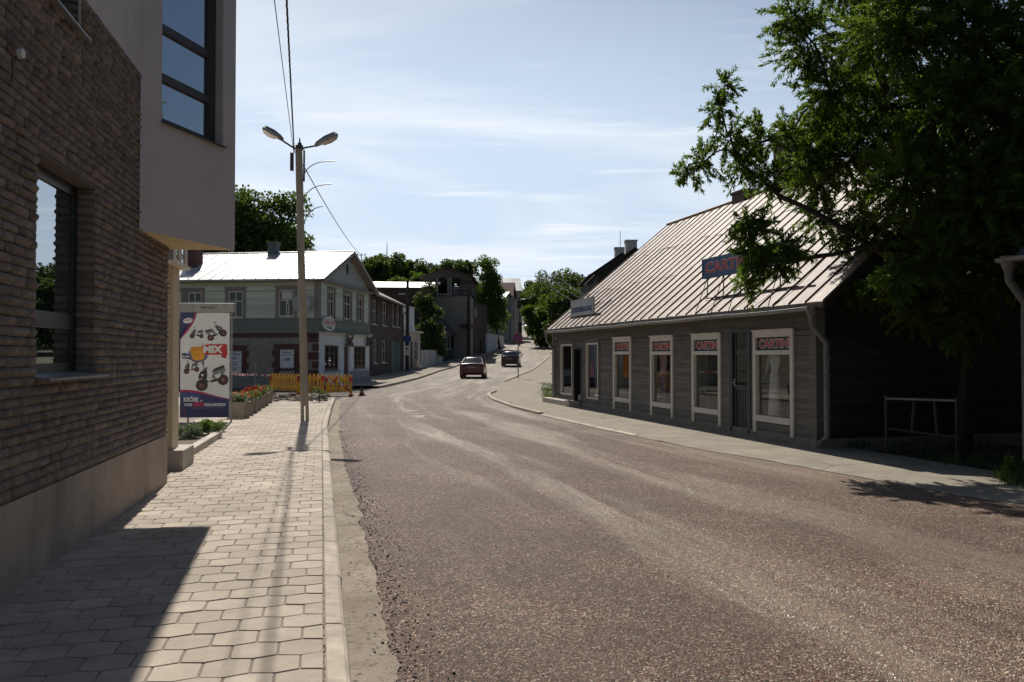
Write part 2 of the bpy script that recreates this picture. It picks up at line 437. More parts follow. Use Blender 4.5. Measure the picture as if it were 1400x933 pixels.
# ground sheet with grass and earth
def ground_mat():
    t = NT('grassy ground'); o = t.coord('Object')
    n = t.noise(o, .35, 8, .65)
    col = t.mix(t.ramp(n, .42, .58), (.05, .062, .022, 1), (.15, .12, .08, 1))
    col = t.mix(t.ramp(t.noise(o, 14, 4), .4, .7), t.mix(.4, col, (.02, .022, .01, 1)), col)
    return t.fin(col, .95, t.bump(t.noise(o, 20, 5, .7), .6, .04), 0, .2)
M['ground'] = ground_mat()
gx = sorted(set([-1600, -700, -350] + frange(-200, 200, 8) + [350, 700, 1600]))
gy = sorted(set([-1600, -600, -200, -80, -40, -20] + frange(0, 320, 4) + [360, 450, 600, 900, 1600]))
V = np.array([(x, y, (T(y) if y < 320 else T(320)) - .07 + max(0, min(1, (y - 110) / 60)) * max(0, min(9, (-x - 22) * .16))) for y in gy for x in gx])
nx_ = len(gx); Q = np.array([(j * nx_ + i, j * nx_ + i + 1, (j + 1) * nx_ + i + 1, (j + 1) * nx_ + i) for j in range(len(gy) - 1) for i in range(nx_ - 1)])
tag(link('ground', np_mesh('ground', V, Q, M['ground'], smooth=True)), kind='structure')

ROAD_D = frange(-14, 40, .5) + frange(42, 300, 2)
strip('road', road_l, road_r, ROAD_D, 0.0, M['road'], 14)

# sandy gutter between kerb and chip seal, ragged towards the road
rnd = random.Random(3)
def gut_r(d):
    b = kerb_l(d) + .245 + .09 * noise.noise(Vector((d * .45, 1.3, 0))) + .05 * noise.noise(Vector((d * 2.3, 5.1, 0))) + .02 * noise.noise(Vector((d * 11, 2, 0)))
    return b
strip('gutter', lambda d: kerb_l(d) - .01, gut_r, frange(-6, 30, .06), .006, M['shoulder'], 2)

# loose stones lying in the gutter (uncountable)
sv = MB(); r2 = random.Random(11)
for i in range(2600):
    d = r2.uniform(2.2, 17) ** 1.0; x = kerb_l(d) + r2.choice([r2.uniform(.03, .55), gut_r(d) - kerb_l(d) + r2.gauss(.02, .07)])
    s = r2.uniform(.003, .008) * (1.6 if r2.random() < .05 else 1)
    a = r2.uniform(0, 6.3)
    p = []
    for z, k in ((0, 1), (s * r2.uniform(.7, 1.3), .55)):
        for q in range(5): p.append((x + math.cos(a + q * 1.257) * s * k * r2.uniform(.8, 1.2), d + math.sin(a + q * 1.257) * s * k * r2.uniform(.8, 1.2), .004 + z))
    sv.add(p, [(5, 6, 7, 8, 9)] + [(q, (q + 1) % 5, 5 + (q + 1) % 5, 5 + q) for q in range(5)], 0, r2.random())
for i in range(700):
    d = r2.uniform(2.2, 20); x = kerb_l(d) - .118 + r2.gauss(0, .006); s = r2.uniform(.002, .005); a = r2.uniform(0, 6.3)
    if r2.random() < .25: x -= abs(r2.gauss(0, .6))
    p = [(x + math.cos(a + q * 1.257) * s * k * r2.uniform(.8, 1.4), d + math.sin(a + q * 1.257) * s * k * 1.5, .124 + z) for z, k in ((0, 1), (s, .6)) for q in range(5)]
    sv.add(p, [(5, 6, 7, 8, 9)] + [(q, (q + 1) % 5, 5 + (q + 1) % 5, 5 + q) for q in range(5)], 0, r2.random() * .5)
tag(sv.build('gravel', mat('loose chips', (.15, .09, .075), .7, var=.3, scale=30, tint=.8)), kind='stuff')

# kerb stones on the left: one mesh, its joints real gaps
kb = MB(); d = -14.0
arc = lambda d: Vector((kerb_l(d), d, 0))
while d < 28:
    e = min(d + .97, 28.2)
    n = 3
    for j in (0,):
        a, b = arc(d + .006), arc(e - .006); dr = (b - a).normalized(); nl = Vector((-dr.y, dr.x, 0))
        z0, dz = rnd.uniform(-.004, .004), T(d)
        jx = rnd.uniform(-.004, .004)
        w = .115
        prof = [(jx, -.05), (jx, .085), (jx + .008, .105), (jx + .026, .119), (w - .008, .127), (w, .119), (w, -.05)]
        vs = []
        for p in (a, b):
            for o_, z in prof: q = p + nl * o_; vs.append((q.x, q.y, dz + z + z0))
        m_ = len(prof)
        kb.add(vs, [(i, (i + 1) % m_, m_ + (i + 1) % m_, m_ + i) for i in range(m_)] + [tuple(range(m_))[::-1], tuple(range(m_, 2 * m_))], 0, rnd.random())
    d = e + (0 if e < 28.2 else 1)
ko = kb.build('kerb', M['kerb']); tag(ko, kind='structure')

# pavement of flattened hexagonal pavers laid along the kerb
KL = [(x, y) for y, x in KERB_L]
_ys = np.arange(-6, 28.3, .05); _xs = np.array([kerb_l(y) for y in _ys]); _s = np.concatenate([[0], np.cumsum(np.hypot(np.diff(_xs), np.diff(_ys)))])
# smooth the direction so that the rows turn gently
_k = np.ones(41) / 41; _xsm = np.convolve(np.pad(_xs, 20, mode='reflect', reflect_type='odd'), _k, mode='valid')
def AL(s): return Vector((float(np.interp(s, _s, _xs)), float(np.interp(s, _s, _ys)), 0))
def along(s, t):
    a = Vector((float(np.interp(s - .6, _s, _xsm)), float(np.interp(s - .6, _s, _ys)), 0)); b = Vector((float(np.interp(s + .6, _s, _xsm)), float(np.interp(s + .6, _s, _ys)), 0))
    d_ = (b - a).normalized(); nl = Vector((-d_.y, d_.x, 0))
    return AL(s) + nl * (t + .118)
def clip(poly, ax, val, keep_greater):
    out = []
    for i in range(len(poly)):
        a, b = poly[i], poly[(i + 1) % len(poly)]
        ia, ib = ((a[ax] > val) == keep_greater), ((b[ax] > val) == keep_greater)
        if ia: out.append(a)
        if ia != ib:
            k = (val - a[ax]) / (b[ax] - a[ax]); out.append((a[0] + (b[0] - a[0]) * k, a[1] + (b[1] - a[1]) * k))
    return out
pv = MB(); W_, P_, A_, G_ = .226, .204, .026, .0028
rows = int(33.6 / P_)
for r in range(rows):
    s0 = r * P_
    yy = AL(s0).y
    tmax = 2.35 if yy < 9 else (3.4 if yy < 15 else (2.9 if yy < 22 else 3.3))
    for c in range(-1, int(tmax / W_) + 2):
        t0 = (c + (.5 if r % 2 else 0)) * W_
        w2, h2 = W_ / 2 - G_, P_ / 2 - G_
        k = A_
        pl = [(s0 - h2 + k / 2, t0 - w2), (s0 - h2 - k / 2, t0), (s0 - h2 + k / 2, t0 + w2), (s0 + h2 - k / 2, t0 + w2), (s0 + h2 + k / 2, t0), (s0 + h2 - k / 2, t0 - w2)]
        pl = clip(pl, 1, .006, True); pl = clip(pl, 1, tmax, False) if pl else pl
        if len(pl) < 3: continue
        cs, ct = sum(p[0] for p in pl) / len(pl), sum(p[1] for p in pl) / len(pl)
        if ct < .012: continue
        dz, tx, ty = rnd.gauss(0, .0010), rnd.gauss(0, .006), rnd.gauss(0, .006)
        top, low = [], []
        for a, b in pl:
            q = along(max(.1, cs + (a - cs) * .955), ct + (b - ct) * .955); top.append((q.x, q.y, T(q.y) + .1265 + dz + (a - cs) * tx + (b - ct) * ty))
            q = along(max(.1, a), b); low.append((q.x, q.y, T(q.y) + .1175 + dz * .5))
        n = len(pl)
        pv.add(top + low, [tuple(range(n))] + [(i, n + i, n + (i + 1) % n, (i + 1) % n) for i in range(n)], 0, rnd.random())
def paver_mat():
    t = NT('concrete pavers'); o = t.coord('Object'); k = t.attr()
    col = t.mix(k, (.41, .345, .275, 1), (.525, .45, .36, 1))
    col = t.mix(t.ramp(t.noise(o, 1.7, 8, .72), .42, .66), t.mix(.5, col, (.22, .19, .16, 1)), col)
    col = t.mix(t.math('MULTIPLY', t.ramp(t.noise(o, 55, 3), .6, .72), .5), col, (.2, .17, .145, 1))
    nor = t.bump(t.math('ADD', t.noise(o, 130, 4, .7), t.noise(o, 12, 4)), .3, .008)
    return t.fin(col, .88, nor, 0, .25)
M['paver'] = paver_mat()
tag(pv.build('pavement', M['paver']), kind='structure')
strip('pavement_bed', lambda d: kerb_l(d) - 4.6, lambda d: kerb_l(d) - .1, frange(-8, 28.2, .6), .1205, M['pave_joint'], 3)

# plaza left of the pavers, behind the planters, and the earth of the road works
strip('plaza', lambda d: kerb_l(d) - 26, lambda d: kerb_l(d) - 3.55, frange(11.2, 28.5, 1), .114, M['plaza'], 8)
strip('side_street', lambda d: -70, lambda d: road_l(d) - .0, frange(28.2, 38.6, .8), -.004, M['asphalt'], 6)
strip('bare_earth', lambda d: kerb_l(d) - 2.6 - (d - 26) * .25, lambda d: kerb_l(d) - .55 + .1 * noise.noise(Vector((d * 2, 0, 0))), frange(26.6, 29.9, .2), .133, M['earth'], 4)

# pavements further on along the houses, and across the road
strip('pavement', lambda d: -9.45 if d < 68 else road_l(d) - 3.0, lambda d: road_l(d) - .13, frange(38.6, 130, 1.2), .112, M['sand_walk'], 4)
ks = MB(); kd = frange(38.6, 150, 1.2)
for d, e in zip(kd, kd[1:]):
    a, b = road_l(d), road_l(e); g = .006
    ks.hexa([(a - .13, d + g, T(d) - .05), (a, d + g, T(d) - .05), (b, e - g, T(e) - .05), (b - .13, e - g, T(e) - .05), (a - .13, d + g, T(d) + .125), (a - .015, d + g, T(d) + .125), (b - .015, e - g, T(e) + .125), (b - .13, e - g, T(e) + .125)], 0, rnd.random())
tag(ks.build('kerb', M['kerb']), kind='structure')
strip('pavement', lambda d: road_r(d) - .02 + (.10 * noise.noise(Vector((d * .7, 9, 0))) + .06 * noise.noise(Vector((d * 3.1, 4, 0))) if d < 15 else 0), lambda d: 5.28 - .278 * (d - 13.8) + .6 if d < 28.4 else (road_r(d) + 2.9 if d < 60 else road_r(d) + 2.2), frange(-12, 28.4, .12) + frange(28.8, 140, .8), .007, M['sand_walk'], 6)
# worn kerb line at the bend on the right: low pale stones
kr = MB(); d = 15.0
while d < 95:
    L = .95; e = d + L
    if not (34.4 < d < 46.5):
        a, b = Vector((road_r(d + .02), d + .02, 0)), Vector((road_r(e - .02), e - .02, 0))
        dr = (b - a).normalized(); nr = Vector((dr.y, -dr.x, 0)); z = T(d)
        w = .14
        if d > 22 or rnd.random() < .75:
            hgt = .022 + (0 if d < 21 else .05)
            kr.hexa([(a.x, a.y, z - .05), (b.x, b.y, z - .05), (b + nr * w).to_tuple()[:2] + (z - .05,), (a + nr * w).to_tuple()[:2] + (z - .05,),
                     (a.x, a.y, z + hgt - .01), (b.x, b.y, T(e) + hgt - .01), (b + nr * w).to_tuple()[:2] + (T(e) + hgt,), (a + nr * w).to_tuple()[:2] + (z + hgt,)], 0, rnd.random())
    d = e
tag(kr.build('kerb', M['kerb']), kind='structure')

# faded white paint left on the road
def paint_mat():
    t = NT('worn road paint'); o = t.coord('Object'); t.n.remove(t.b)
    d_ = t.node('ShaderNodeBsdfDiffuse'); d_.inputs['Color'].default_value = (.46, .42, .36, 1)
    tr = t.node('ShaderNodeBsdfTransparent'); mx = t.node('ShaderNodeMixShader')
    t.l.new(t.ramp(t.noise(o, 2.2, 8, .75), .45, .62), mx.inputs[0])
    t.l.new(tr.outputs[0], mx.inputs[1]); t.l.new(d_.outputs[0], mx.inputs[2]); t.l.new(mx.outputs[0], t.out.inputs['Surface'])
    return t.mat
M['paint'] = paint_mat()
pm = MB()
for (x0, y0, x1, y1) in [(548, 561, 572, 565), (562, 566, 584, 572), (600, 528, 640, 532), (632, 541, 652, 544), (610, 536, 650, 539), (520, 536, 560, 543), (545, 545, 566, 550)]:
    a, b, c, d_ = gnd(x0, y1), gnd(x1, y1), gnd(x1, y0), gnd(x0, y0)
    p = [a + Vector((0, 0, .006)), b + Vector((0, 0, .006)), c + Vector((0, 0, .006)), d_ + Vector((0, 0, .006))]
    pm.poly([tuple(q) for q in p])
tag(pm.build('road_marking', M['paint']), kind='structure')
# ------------------------------------------------------------------ helpers for facades (local x along, y inwards, z up)
def wall(mb, x0, x1, z0, z1, ops=(), y=0.0, depth=.14, m=0, mr=None):
    mr = m if mr is None else mr
    xs = sorted(set([x0, x1] + [v for o in ops for v in o[:2] if x0 < v < x1])); zs = sorted(set([z0, z1] + [v for o in ops for v in o[2:4] if z0 < v < z1]))
    for i in range(len(xs) - 1):
        for j in range(len(zs) - 1):
            cx, cz = (xs[i] + xs[i + 1]) / 2, (zs[j] + zs[j + 1]) / 2
            if any(o[0] < cx < o[1] and o[2] < cz < o[3] for o in ops): continue
            mb.quad((xs[i], y, zs[j]), (xs[i + 1], y, zs[j]), (xs[i + 1], y, zs[j + 1]), (xs[i], y, zs[j + 1]), m)
    for a, b, c, d in [o[:4] for o in ops]:
        mb.quad((a, y, c), (a, y + depth, c), (a, y + depth, d), (a, y, d), mr); mb.quad((b, y, c), (b, y, d), (b, y + depth, d), (b, y + depth, c), mr)
        mb.quad((a, y, d), (a, y + depth, d), (b, y + depth, d), (b, y, d), mr); mb.quad((a, y, c), (b, y, c), (b, y + depth, c), (a, y + depth, c), mr)

def boards(mb, x0, x1, z0, z1, ops=(), y=0.0, pitch=.14, lap=.018, m=0, lim=None, seed=1, back=True, jag=.004):
    """lapped horizontal boards; lim(z) gives (xa, xb) limits for a gable"""
    rr = random.Random(seed)
    cuts = sorted(set([z0, z1] + [v for o in ops for v in o[2:4] if z0 < v < z1])); zs = []
    for a, b in zip(cuts, cuts[1:]):
        n = max(1, int(round((b - a) / pitch))); zs += [(a + (b - a) * i / n, a + (b - a) * (i + 1) / n) for i in range(n)]
    for a, b in zs:
        zm = (a + b) / 2; xa, xb = x0, x1
        la, lb = (x0, x1), (x0, x1)
        if lim:
            la, lb = lim(a), lim(b)
            if lb[1] - lb[0] < .05: lb = ((la[0] + la[1]) / 2 - .02, (la[0] + la[1]) / 2 + .02)
        bl = sorted([(o[0], o[1]) for o in ops if o[2] < zm < o[3]])
        segs = []; cur = None
        lo = cur_lo = 0
        pts = [('L', la[0], lb[0])]
        for o in bl: pts += [('o', o[0], o[0]), ('o', o[1], o[1])]
        pts += [('R', la[1], lb[1])]
        tint = rr.random(); j = rr.uniform(0, jag)
        for k in range(0, len(pts), 2):
            p, q = pts[k], pts[k + 1]
            if q[1] - p[1] < .01: continue
            # break long boards at random joints
            L = q[1] - p[1]; brk = []
            if L > 3 and not lim:
                brk = [p[1] + L * rr.uniform(.3, .7)]
            ends = [(p[1], p[2])] + [(v, v) for v in brk] + [(q[1], q[2])]
            for e, f in zip(ends, ends[1:]):
                tt = min(1, max(0, tint + rr.uniform(-.15, .15))); jj = j + rr.uniform(0, jag / 2)
                mb.hexa([(e[0] + .001, y - lap - jj, a), (f[0] - .001, y - lap - jj, a), (f[0] - .001, y + .01, a), (e[0] + .001, y + .01, a),
                         (e[1] + .001, y - .004 - jj, b - .003), (f[1] - .001, y - .004 - jj, b - .003), (f[1] - .001, y + .01, b - .003), (e[1] + .001, y + .01, b - .003)], m, tt)

def window(parent, F, x0, x1, z0, z1, y, fw=.06, th=.05, vs=(), hs=(), fm=None, gm=None, name='window', bw=None, pane_y=None, label=None):
    """frame part with one pane sub-part; vs/hs are bar positions (fractions)"""
    bw = bw or fw * .7
    m = MB(F); fm = fm or M['white']; gm = gm or M['dark_glass']
    m.box(x0, x0 + fw, y, y + th, z0, z1); m.box(x1 - fw, x1, y, y + th, z0, z1)
    m.box(x0 + fw, x1 - fw, y + .001, y + th - .001, z1 - fw, z1); m.box(x0 + fw, x1 - fw, y + .001, y + th - .001, z0, z0 + fw)
    for v in vs:
        x = x0 + (x1 - x0) * v; m.box(x - bw / 2, x + bw / 2, y + .004, y + th - .004, z0 + fw, z1 - fw)
    for h in hs:
        z = z0 + (z1 - z0) * h; m.box(x0 + fw, x1 - fw, y + .006, y + th - .006, z - bw / 2, z + bw / 2)
    w = m.build(name, fm, parent)
    g = MB(F); py = y + th * .6 if pane_y is None else pane_y
    g.quad((x0 + fw * .5, py, z0 + fw * .5), (x1 - fw * .5, py, z0 + fw * .5), (x1 - fw * .5, py, z1 - fw * .5), (x0 + fw * .5, py, z1 - fw * .5))
    g.build('pane', gm, w)
    if label: w['label'] = label
    return w
I4 = Matrix.Identity(4)
def FR(loc, rz): return frame(loc, rz)

# ------------------------------------------------------------------ the modern stone building on the left
LB = frame((-3.09, 4.81, .12), math.atan2(.9797, -.2003))
lb = thing('corner_building', 'modern building of split grey stone with a plastered bay over the pavement', 'building', (-3.09, 4.81, .12), math.atan2(.9797, -.2003))
def lb_x(px): return pick(LB, px, 480, 1, 0).x
XE = lb_x(229)                                    # far end of the stone wall
wx0, wx1 = lb_x(49), lb_x(128); wz0, wz1 = 1.34, 2.86
ux1 = lb_x(104)                                   # upper window's far jamb
ops = [(wx0, wx1, wz0, wz1), (-.35, ux1, 3.97, 9)]
ZP, ZB = .58, 4.30                                # plinth top, top of the stone
# core wall behind the stone veneer with its openings
m = MB()
wall(m, -9, XE, ZP - .1, ZB, ops, .009, .16)
m.build('core_wall', M['mortar'], lb)
# split stone veneer: every stone is a pillow with its own bulge
def stone_courses(m, x0, x1, z0, z1, ops, place, seed, rim=.006):
    rr = random.Random(seed); z = z0
    while z < z1 - .02:
        h = min(rr.uniform(.056, .074), z1 - z)
        bl = sorted([(o[0], o[1]) for o in ops if o[2] < z + h / 2 < o[3]])
        spans = []; a = x0
        for o in bl:
            if o[0] > a: spans.append((a, o[0]))
            a = max(a, o[1])
        if a < x1: spans.append((a, x1))
        for a, b in spans:
            x = a
            while x < b - .01:
                L = rr.choice([rr.uniform(.10, .18), rr.uniform(.16, .26), rr.uniform(.22, .32)])
                if b - (x + L) < .1: L = b - x
                stone(m, x, x + L, z, z + h, place, rr, rim)
                x += L
        z += h
def stone(m, xa, xb, za, zb, place, rr, rim):
    nx, nz = max(4, int((xb - xa) / .045)), 4
    off = rr.uniform(-.009, .009); amp = rr.uniform(.022, .031); sx, sz = rr.uniform(-.012, .012), rr.uniform(-.006, .006); ph = rr.uniform(0, 100)
    g = .0035; vs = []
    for j in range(nz + 1):
        for i in range(nx + 1):
            u, v = i / nx, j / nz
            ed = min(1, min(u, 1 - u) * (xb - xa) / .022) ** .6 * [0, .82, 1, .8, 0][j]
            n = noise.noise(Vector((xa * 9 + u * 4 + ph, v * 2.2 + ph, za * 7)))
            ed = .12 + .88 * ed
            y = -(ed * (amp + off + n * .016) + sx * (u - .5) * ed + sz * (v - .5) * ed) + rim
            vs.append(place(xa + g + (xb - xa - 2 * g) * u, y, za + g * .8 + (zb - za - 1.6 * g) * v))
    w = nx + 1
    m.add(vs, [(j * w + i, j * w + i + 1, (j + 1) * w + i + 1, (j + 1) * w + i) for j in range(nz) for i in range(nx)], 0, min(1, max(0, rr.gauss(.5, .26))), True)
m = MB()
stone_courses(m, -1.6, XE, ZP, ZB, ops, lambda x, y, z: (x, y, z), 5)
stone_courses(m, .0, .18, wz0, wz1, [], lambda x, y, z: (wx1 + y * .8, x, z), 6)
stone_courses(m, .0, .18, 3.97, ZB, [], lambda x, y, z: (ux1 + y * .8, x, z), 7)
stone_courses(m, .0, .25, ZP, 2.7, [], lambda x, y, z: (XE - y * .8, x, z), 8)
stone_courses(m, wx0, wx1, 0, .19, [], lambda x, y, z: (x, z, wz1 - y * .4), 9)
m.build('stone_wall', M['stone'], lb)
m = MB()
m.box(-9, -1.6, -.02, .1, ZP, ZB)
m.build('rear_stone_wall', M['stone'], lb)
# plaster plinth, standing a little proud
m = MB()
m.hexa([(-9, -.005, -.2), (XE + .015, -.005, -.2), (XE + .015, .3, -.2), (-9, .3, -.2), (-9, -.005, ZP - .012), (XE + .015, -.005, ZP - .012), (XE + .015, .3, ZP - .012), (-9, .3, ZP - .012)])
m.build('plinth', M['plinth'], lb)
# upper plaster wall flush with the stone, window recess cut in
m = MB()
wall(m, -9, XE + .02, ZB + .001, 8.6, [(-.35, ux1, ZB - .5, 5.6)], -.012, .3)
m.quad((-9, -.012, ZB), (-.35, -.012, ZB), (-.35, .1, ZB), (-9, .1, ZB)); m.quad((ux1, -.012, ZB + .001), (XE, -.012, ZB + .001), (XE, .1, ZB + .001), (ux1, .1, ZB + .001))
m.quad((XE + .02, -.012, 2.7), (XE + .02, 8, 2.7), (XE + .02, 8, 8.6), (XE + .02, -.012, 8.6))
m.quad((XE - .02, .26, -.2), (XE - .02, 8, -.2), (XE - .02, 8, 2.7), (XE - .02, .26, 2.7))
m.quad((-9, .0, -.2), (-9, 8, -.2), (-9, 8, 8.6), (-9, 0, 8.6)); m.quad((-9, 8, -.2), (XE, 8, -.2), (XE, 8, 8.6), (-9, 8, 8.6))
m.build('upper_wall', M['plaster'], lb)
m = MB(); m.box(-9.2, XE + .2, -.25, 8.2, 8.6, 8.8); m.build('roof', M['dark_metal'], lb)
# the wedge-shaped bay
Mi = LB.inverted()
BZ = 2.735
A_ = Mi @ Vector((-3.72, 7.9, 0)); B_ = Mi @ Vector((-3.295, 9.44, 0)); C_ = Mi @ Vector((-4.05, 9.36, 0))
A_ = Vector((A_.x, -.013, 0))
BF = Matrix.Translation(Vector((A_.x, A_.y, 0))) @ Matrix.Rotation(math.atan2(B_.y - A_.y, B_.x - A_.x), 4, 'Z')   # bay face frame
BL = (B_.xy - A_.xy).length
bop = (.31, 1.345, pick(LB @ BF, 217, 163, 1, 0).z, 6.6)
m = MB(BF)
wall(m, 0, BL, BZ, 8.62, [bop], 0, .16)
m.M = I4
m.quad((B_.x, B_.y, BZ), (C_.x, .05, BZ), (C_.x, .05, 8.62), (B_.x, B_.y, 8.62))
m.poly([(A_.x, A_.y, 8.62), (B_.x, B_.y, 8.62), (C_.x, .05, 8.62)])
bay = m.build('bay', M['plaster'], lb)
m = MB(); m.poly([(A_.x, A_.y, BZ), (C_.x, .05, BZ), (B_.x, B_.y, BZ)]); m.build('soffit', M['soffit'], bay)
# bay window: tall, dark frame, three bands
z0 = bop[2]
m = MB(BF); fx0, fx1 = bop[0], bop[1]
m.box(fx0, fx0 + .07, .10, .16, z0, 6.6); m.box(fx1 - .12, fx1, .10, .16, z0, 6.6)
hz = [pick(LB @ BF, 219, 36, 1, .1).z, pick(LB @ BF, 219, 104, 1, .1).z]
m.box(fx0 + .07, fx1 - .12, .101, .159, z0, z0 + .07); m.box(fx0 + .07, fx1 - .12, .101, .159, 6.5, 6.6)
for h in hz: m.box(fx0 + .07, fx1 - .12, .095, .158, h - .042, h + .042)
bw = m.build('window', M['dark_frame'], lb)
m = MB(BF); m.quad((fx0 + .05, .13, z0 + .03), (fx1 - .08, .13, z0 + .03), (fx1 - .08, .13, 6.55), (fx0 + .05, .13, 6.55)); m.build('pane', M['sun_glass'], bw)
m = MB(BF); m.hexa([(fx0 - .01, -.05, z0 - .028), (fx1 + .02, -.05, z0 - .028), (fx1 + .02, .1, z0 - .004), (fx0 - .01, .1, z0 - .004), (fx0 - .01, -.05, z0 - .018), (fx1 + .02, -.05, z0 - .018), (fx1 + .02, .1, z0 + .006), (fx0 - .01, .1, z0 + .006)])
m.build('sill', M['dark_metal'], bw)
# lower window
w1 = window(lb, I4, wx0, wx1, wz0, wz1, .13, .085, .06, (), (), M['black_frame'], M['sun_glass'], pane_y=.15)
zt = pick(LB, 90, 440, 1, .13).z
m = MB(); m.box(wx0 + .08, wx1 - .08, .124, .19, zt - .06, zt + .06); m.build('transom', M['black_frame'], w1)
m = MB(); m.hexa([(wx0 - .03, -.10, wz0 - .03), (wx1 + .08, -.10, wz0 - .03), (wx1 + .08, .12, wz0 + .005), (wx0 - .03, .12, wz0 + .005), (wx0 - .03, -.10, wz0 - .012), (wx1 + .08, -.10, wz0 - .012), (wx1 + .08, .12, wz0 + .018), (wx0 - .03, .12, wz0 + .018)])
m.build('sill', M['metal_dull'], w1)
# upper window
w2 = window(lb, I4, -.35, ux1, 3.97, 5.6, .16, .08, .06, (), (.45,), M['black_frame'], M['sun_glass'])
m = MB(); m.box(-.4, ux1 + .03, -.075, .15, 3.945, 3.96); m.build('sill', M['metal_dull'], w2)
# cable end with a white cap on the stone
p = pick(LB, 25, 73, 1, -.05)
m = MB(); m.lathe([(.03, -.03), (.034, -.01), (.03, .0)], 14, (p.x, -.05, p.z), 0, axis='y'); w3 = m.build('wall_cap', M['white'], lb)
m = MB(); m.tube([(p.x - .02, -.045, p.z - .03), (p.x - .06, -.043, p.z - .1), (p.x - .065, -.04, p.z - .2)], .004, 5); m.build('cable', M['rust_metal'], w3)
# entrance corner: cream column on its pier, ledge and glazed strip above
m = MB()
m.box(5.72, 6.1, .185, .6, .26, 2.66); m.box(XE - .01, 6.3, .45, 8, -.2, 2.66)
m.build('column', M['cream'], lb)
m = MB(); m.box(5.62, 6.35, .03, .55, -.2, .262); pier = m.build('pier', M['concrete'], lb, bevel=.012)
m = MB(); m.box(5.4, 6.3, .08, .7, 2.66, 2.70); m.build('ledge', M['white_trim'], lb)
m = MB(); m.box(5.5, 6.25, .14, 6, 2.70, 6.5); w4 = m.build('glazed_stair', M['sun_glass'], lb)
m = MB()
for x in (5.5, 5.85, 6.23): m.box(x - .02, x + .02, .115, .14, 2.70, 4)
m.build('mullion', M['white_trim'], w4)
m = MB(); m.tube([(5.72, .25, 2.42), (5.66, .22, 2.36)], .012, 6); m.build('bracket', M['dark_metal'], lb)

# ------------------------------------------------------------------ planted bed beside the entrance
a, b = gnd(259, 627, .12), gnd(304, 598, .12)
bd = thing('flower_bed', 'planted bed with a low concrete edge in front of the stone building', 'flower bed', (a.x, a.y, .12), math.atan2(b.y - a.y, b.x - a.x))
L = (b - a).length
m = MB(); m.box(0, L / 2 - .004, 0, .13, -.03, .12); m.box(L / 2 + .004, L, 0, .13, -.03, .12); m.box(-.13, 0, .0, 1.6, -.03, .118); m.build('edging', M['concrete'], bd, bevel=.012)
m = MB(); m.box(.0, L, .13, 2.2, -.05, .07); m.build('soil', M['soil'], bd)

def leaf_cloud(P, n, spread, ln, wd, rng, up=.3, droop=0.0, dirs=None):
    """P (k,3) centres -> n leaves each; returns V, Q"""
    C = np.repeat(P, n, 0); N = len(C)
    off = rng.normal(size=(N, 3)); off /= np.linalg.norm(off, axis=1)[:, None] + 1e-9
    C = C + off * (rng.random((N, 1)) ** .45) * spread
    ax = rng.normal(size=(N, 3)) + off * .6 + np.array([0, 0, up]) ; ax[:, 2] -= droop
    ax /= np.linalg.norm(ax, axis=1)[:, None]
    return leaf_quads(C, ax, ln, wd, rng)
def leaf_quads(C, ax, ln, wd, rng, flat=.6):
    N = len(C)
    nr = rng.normal(size=(N, 3)) + np.array([0, 0, flat * 2]); sd_ = np.cross(ax, nr); sd_ /= np.linalg.norm(sd_, axis=1)[:, None] + 1e-9
    up = np.cross(sd_, ax)
    l = ln * (.65 + .7 * rng.random((N, 1))); w_ = wd * (.65 + .7 * rng.random((N, 1)))
    b = C - ax * l * .5; t = C + ax * l * .5 - up * l * .08; mid = C + up * w_ * .12 - ax * l * .05
    V = np.stack([b, mid + sd_ * w_ * .5, t, mid - sd_ * w_ * .5], 1).reshape(-1, 3)
    return V, np.arange(N * 4).reshape(-1, 4)

def shrub(name, label, cat, loc, r, h, n, ln, wd, lm, seed, group=None):
    rng = np.random.default_rng(seed); root = thing(name, label, cat, loc, 0, group)
    k = max(6, int(14 * r * h / .1)); P = rng.normal(size=(k, 3)); P /= np.linalg.norm(P, axis=1)[:, None]
    P = P * np.array([r, r, h * .5]) * (.5 + .4 * rng.random((k, 1))); P[:, 2] = np.abs(P[:, 2]) * 1.0 + h * .35
    V, Q = leaf_cloud(P, max(1, n // k), min(r, h) * .42, ln, wd, rng, .5)
    link('foliage', np_mesh('foliage', V, Q, lm, tint=rng.random(len(Q))), root)
    m = MB()
    for q in P[: min(10, k)]: m.tube([(0, 0, -.05), tuple(q * .5), tuple(q)], [.012 * h + .003, .006 * h + .002, .003], 4)
    m.build('stem', M['bark'], root)
    return root
p = gnd(268, 600, .19); shrub('low_shrub', 'silver grey leaved low shrub in the bed behind the cream column', 'shrub', (p.x - .20, p.y + .1, .17), .26, .30, 1300, .06, .026, M['leaf_grey'], 21)
p = gnd(283, 598, .19); shrub('low_shrub', 'bright green low shrub at the pavement side of the planted bed', 'shrub', (p.x - .14, p.y + .5, .17), .25, .30, 1000, .06, .022, M['leaf_b'], 22)

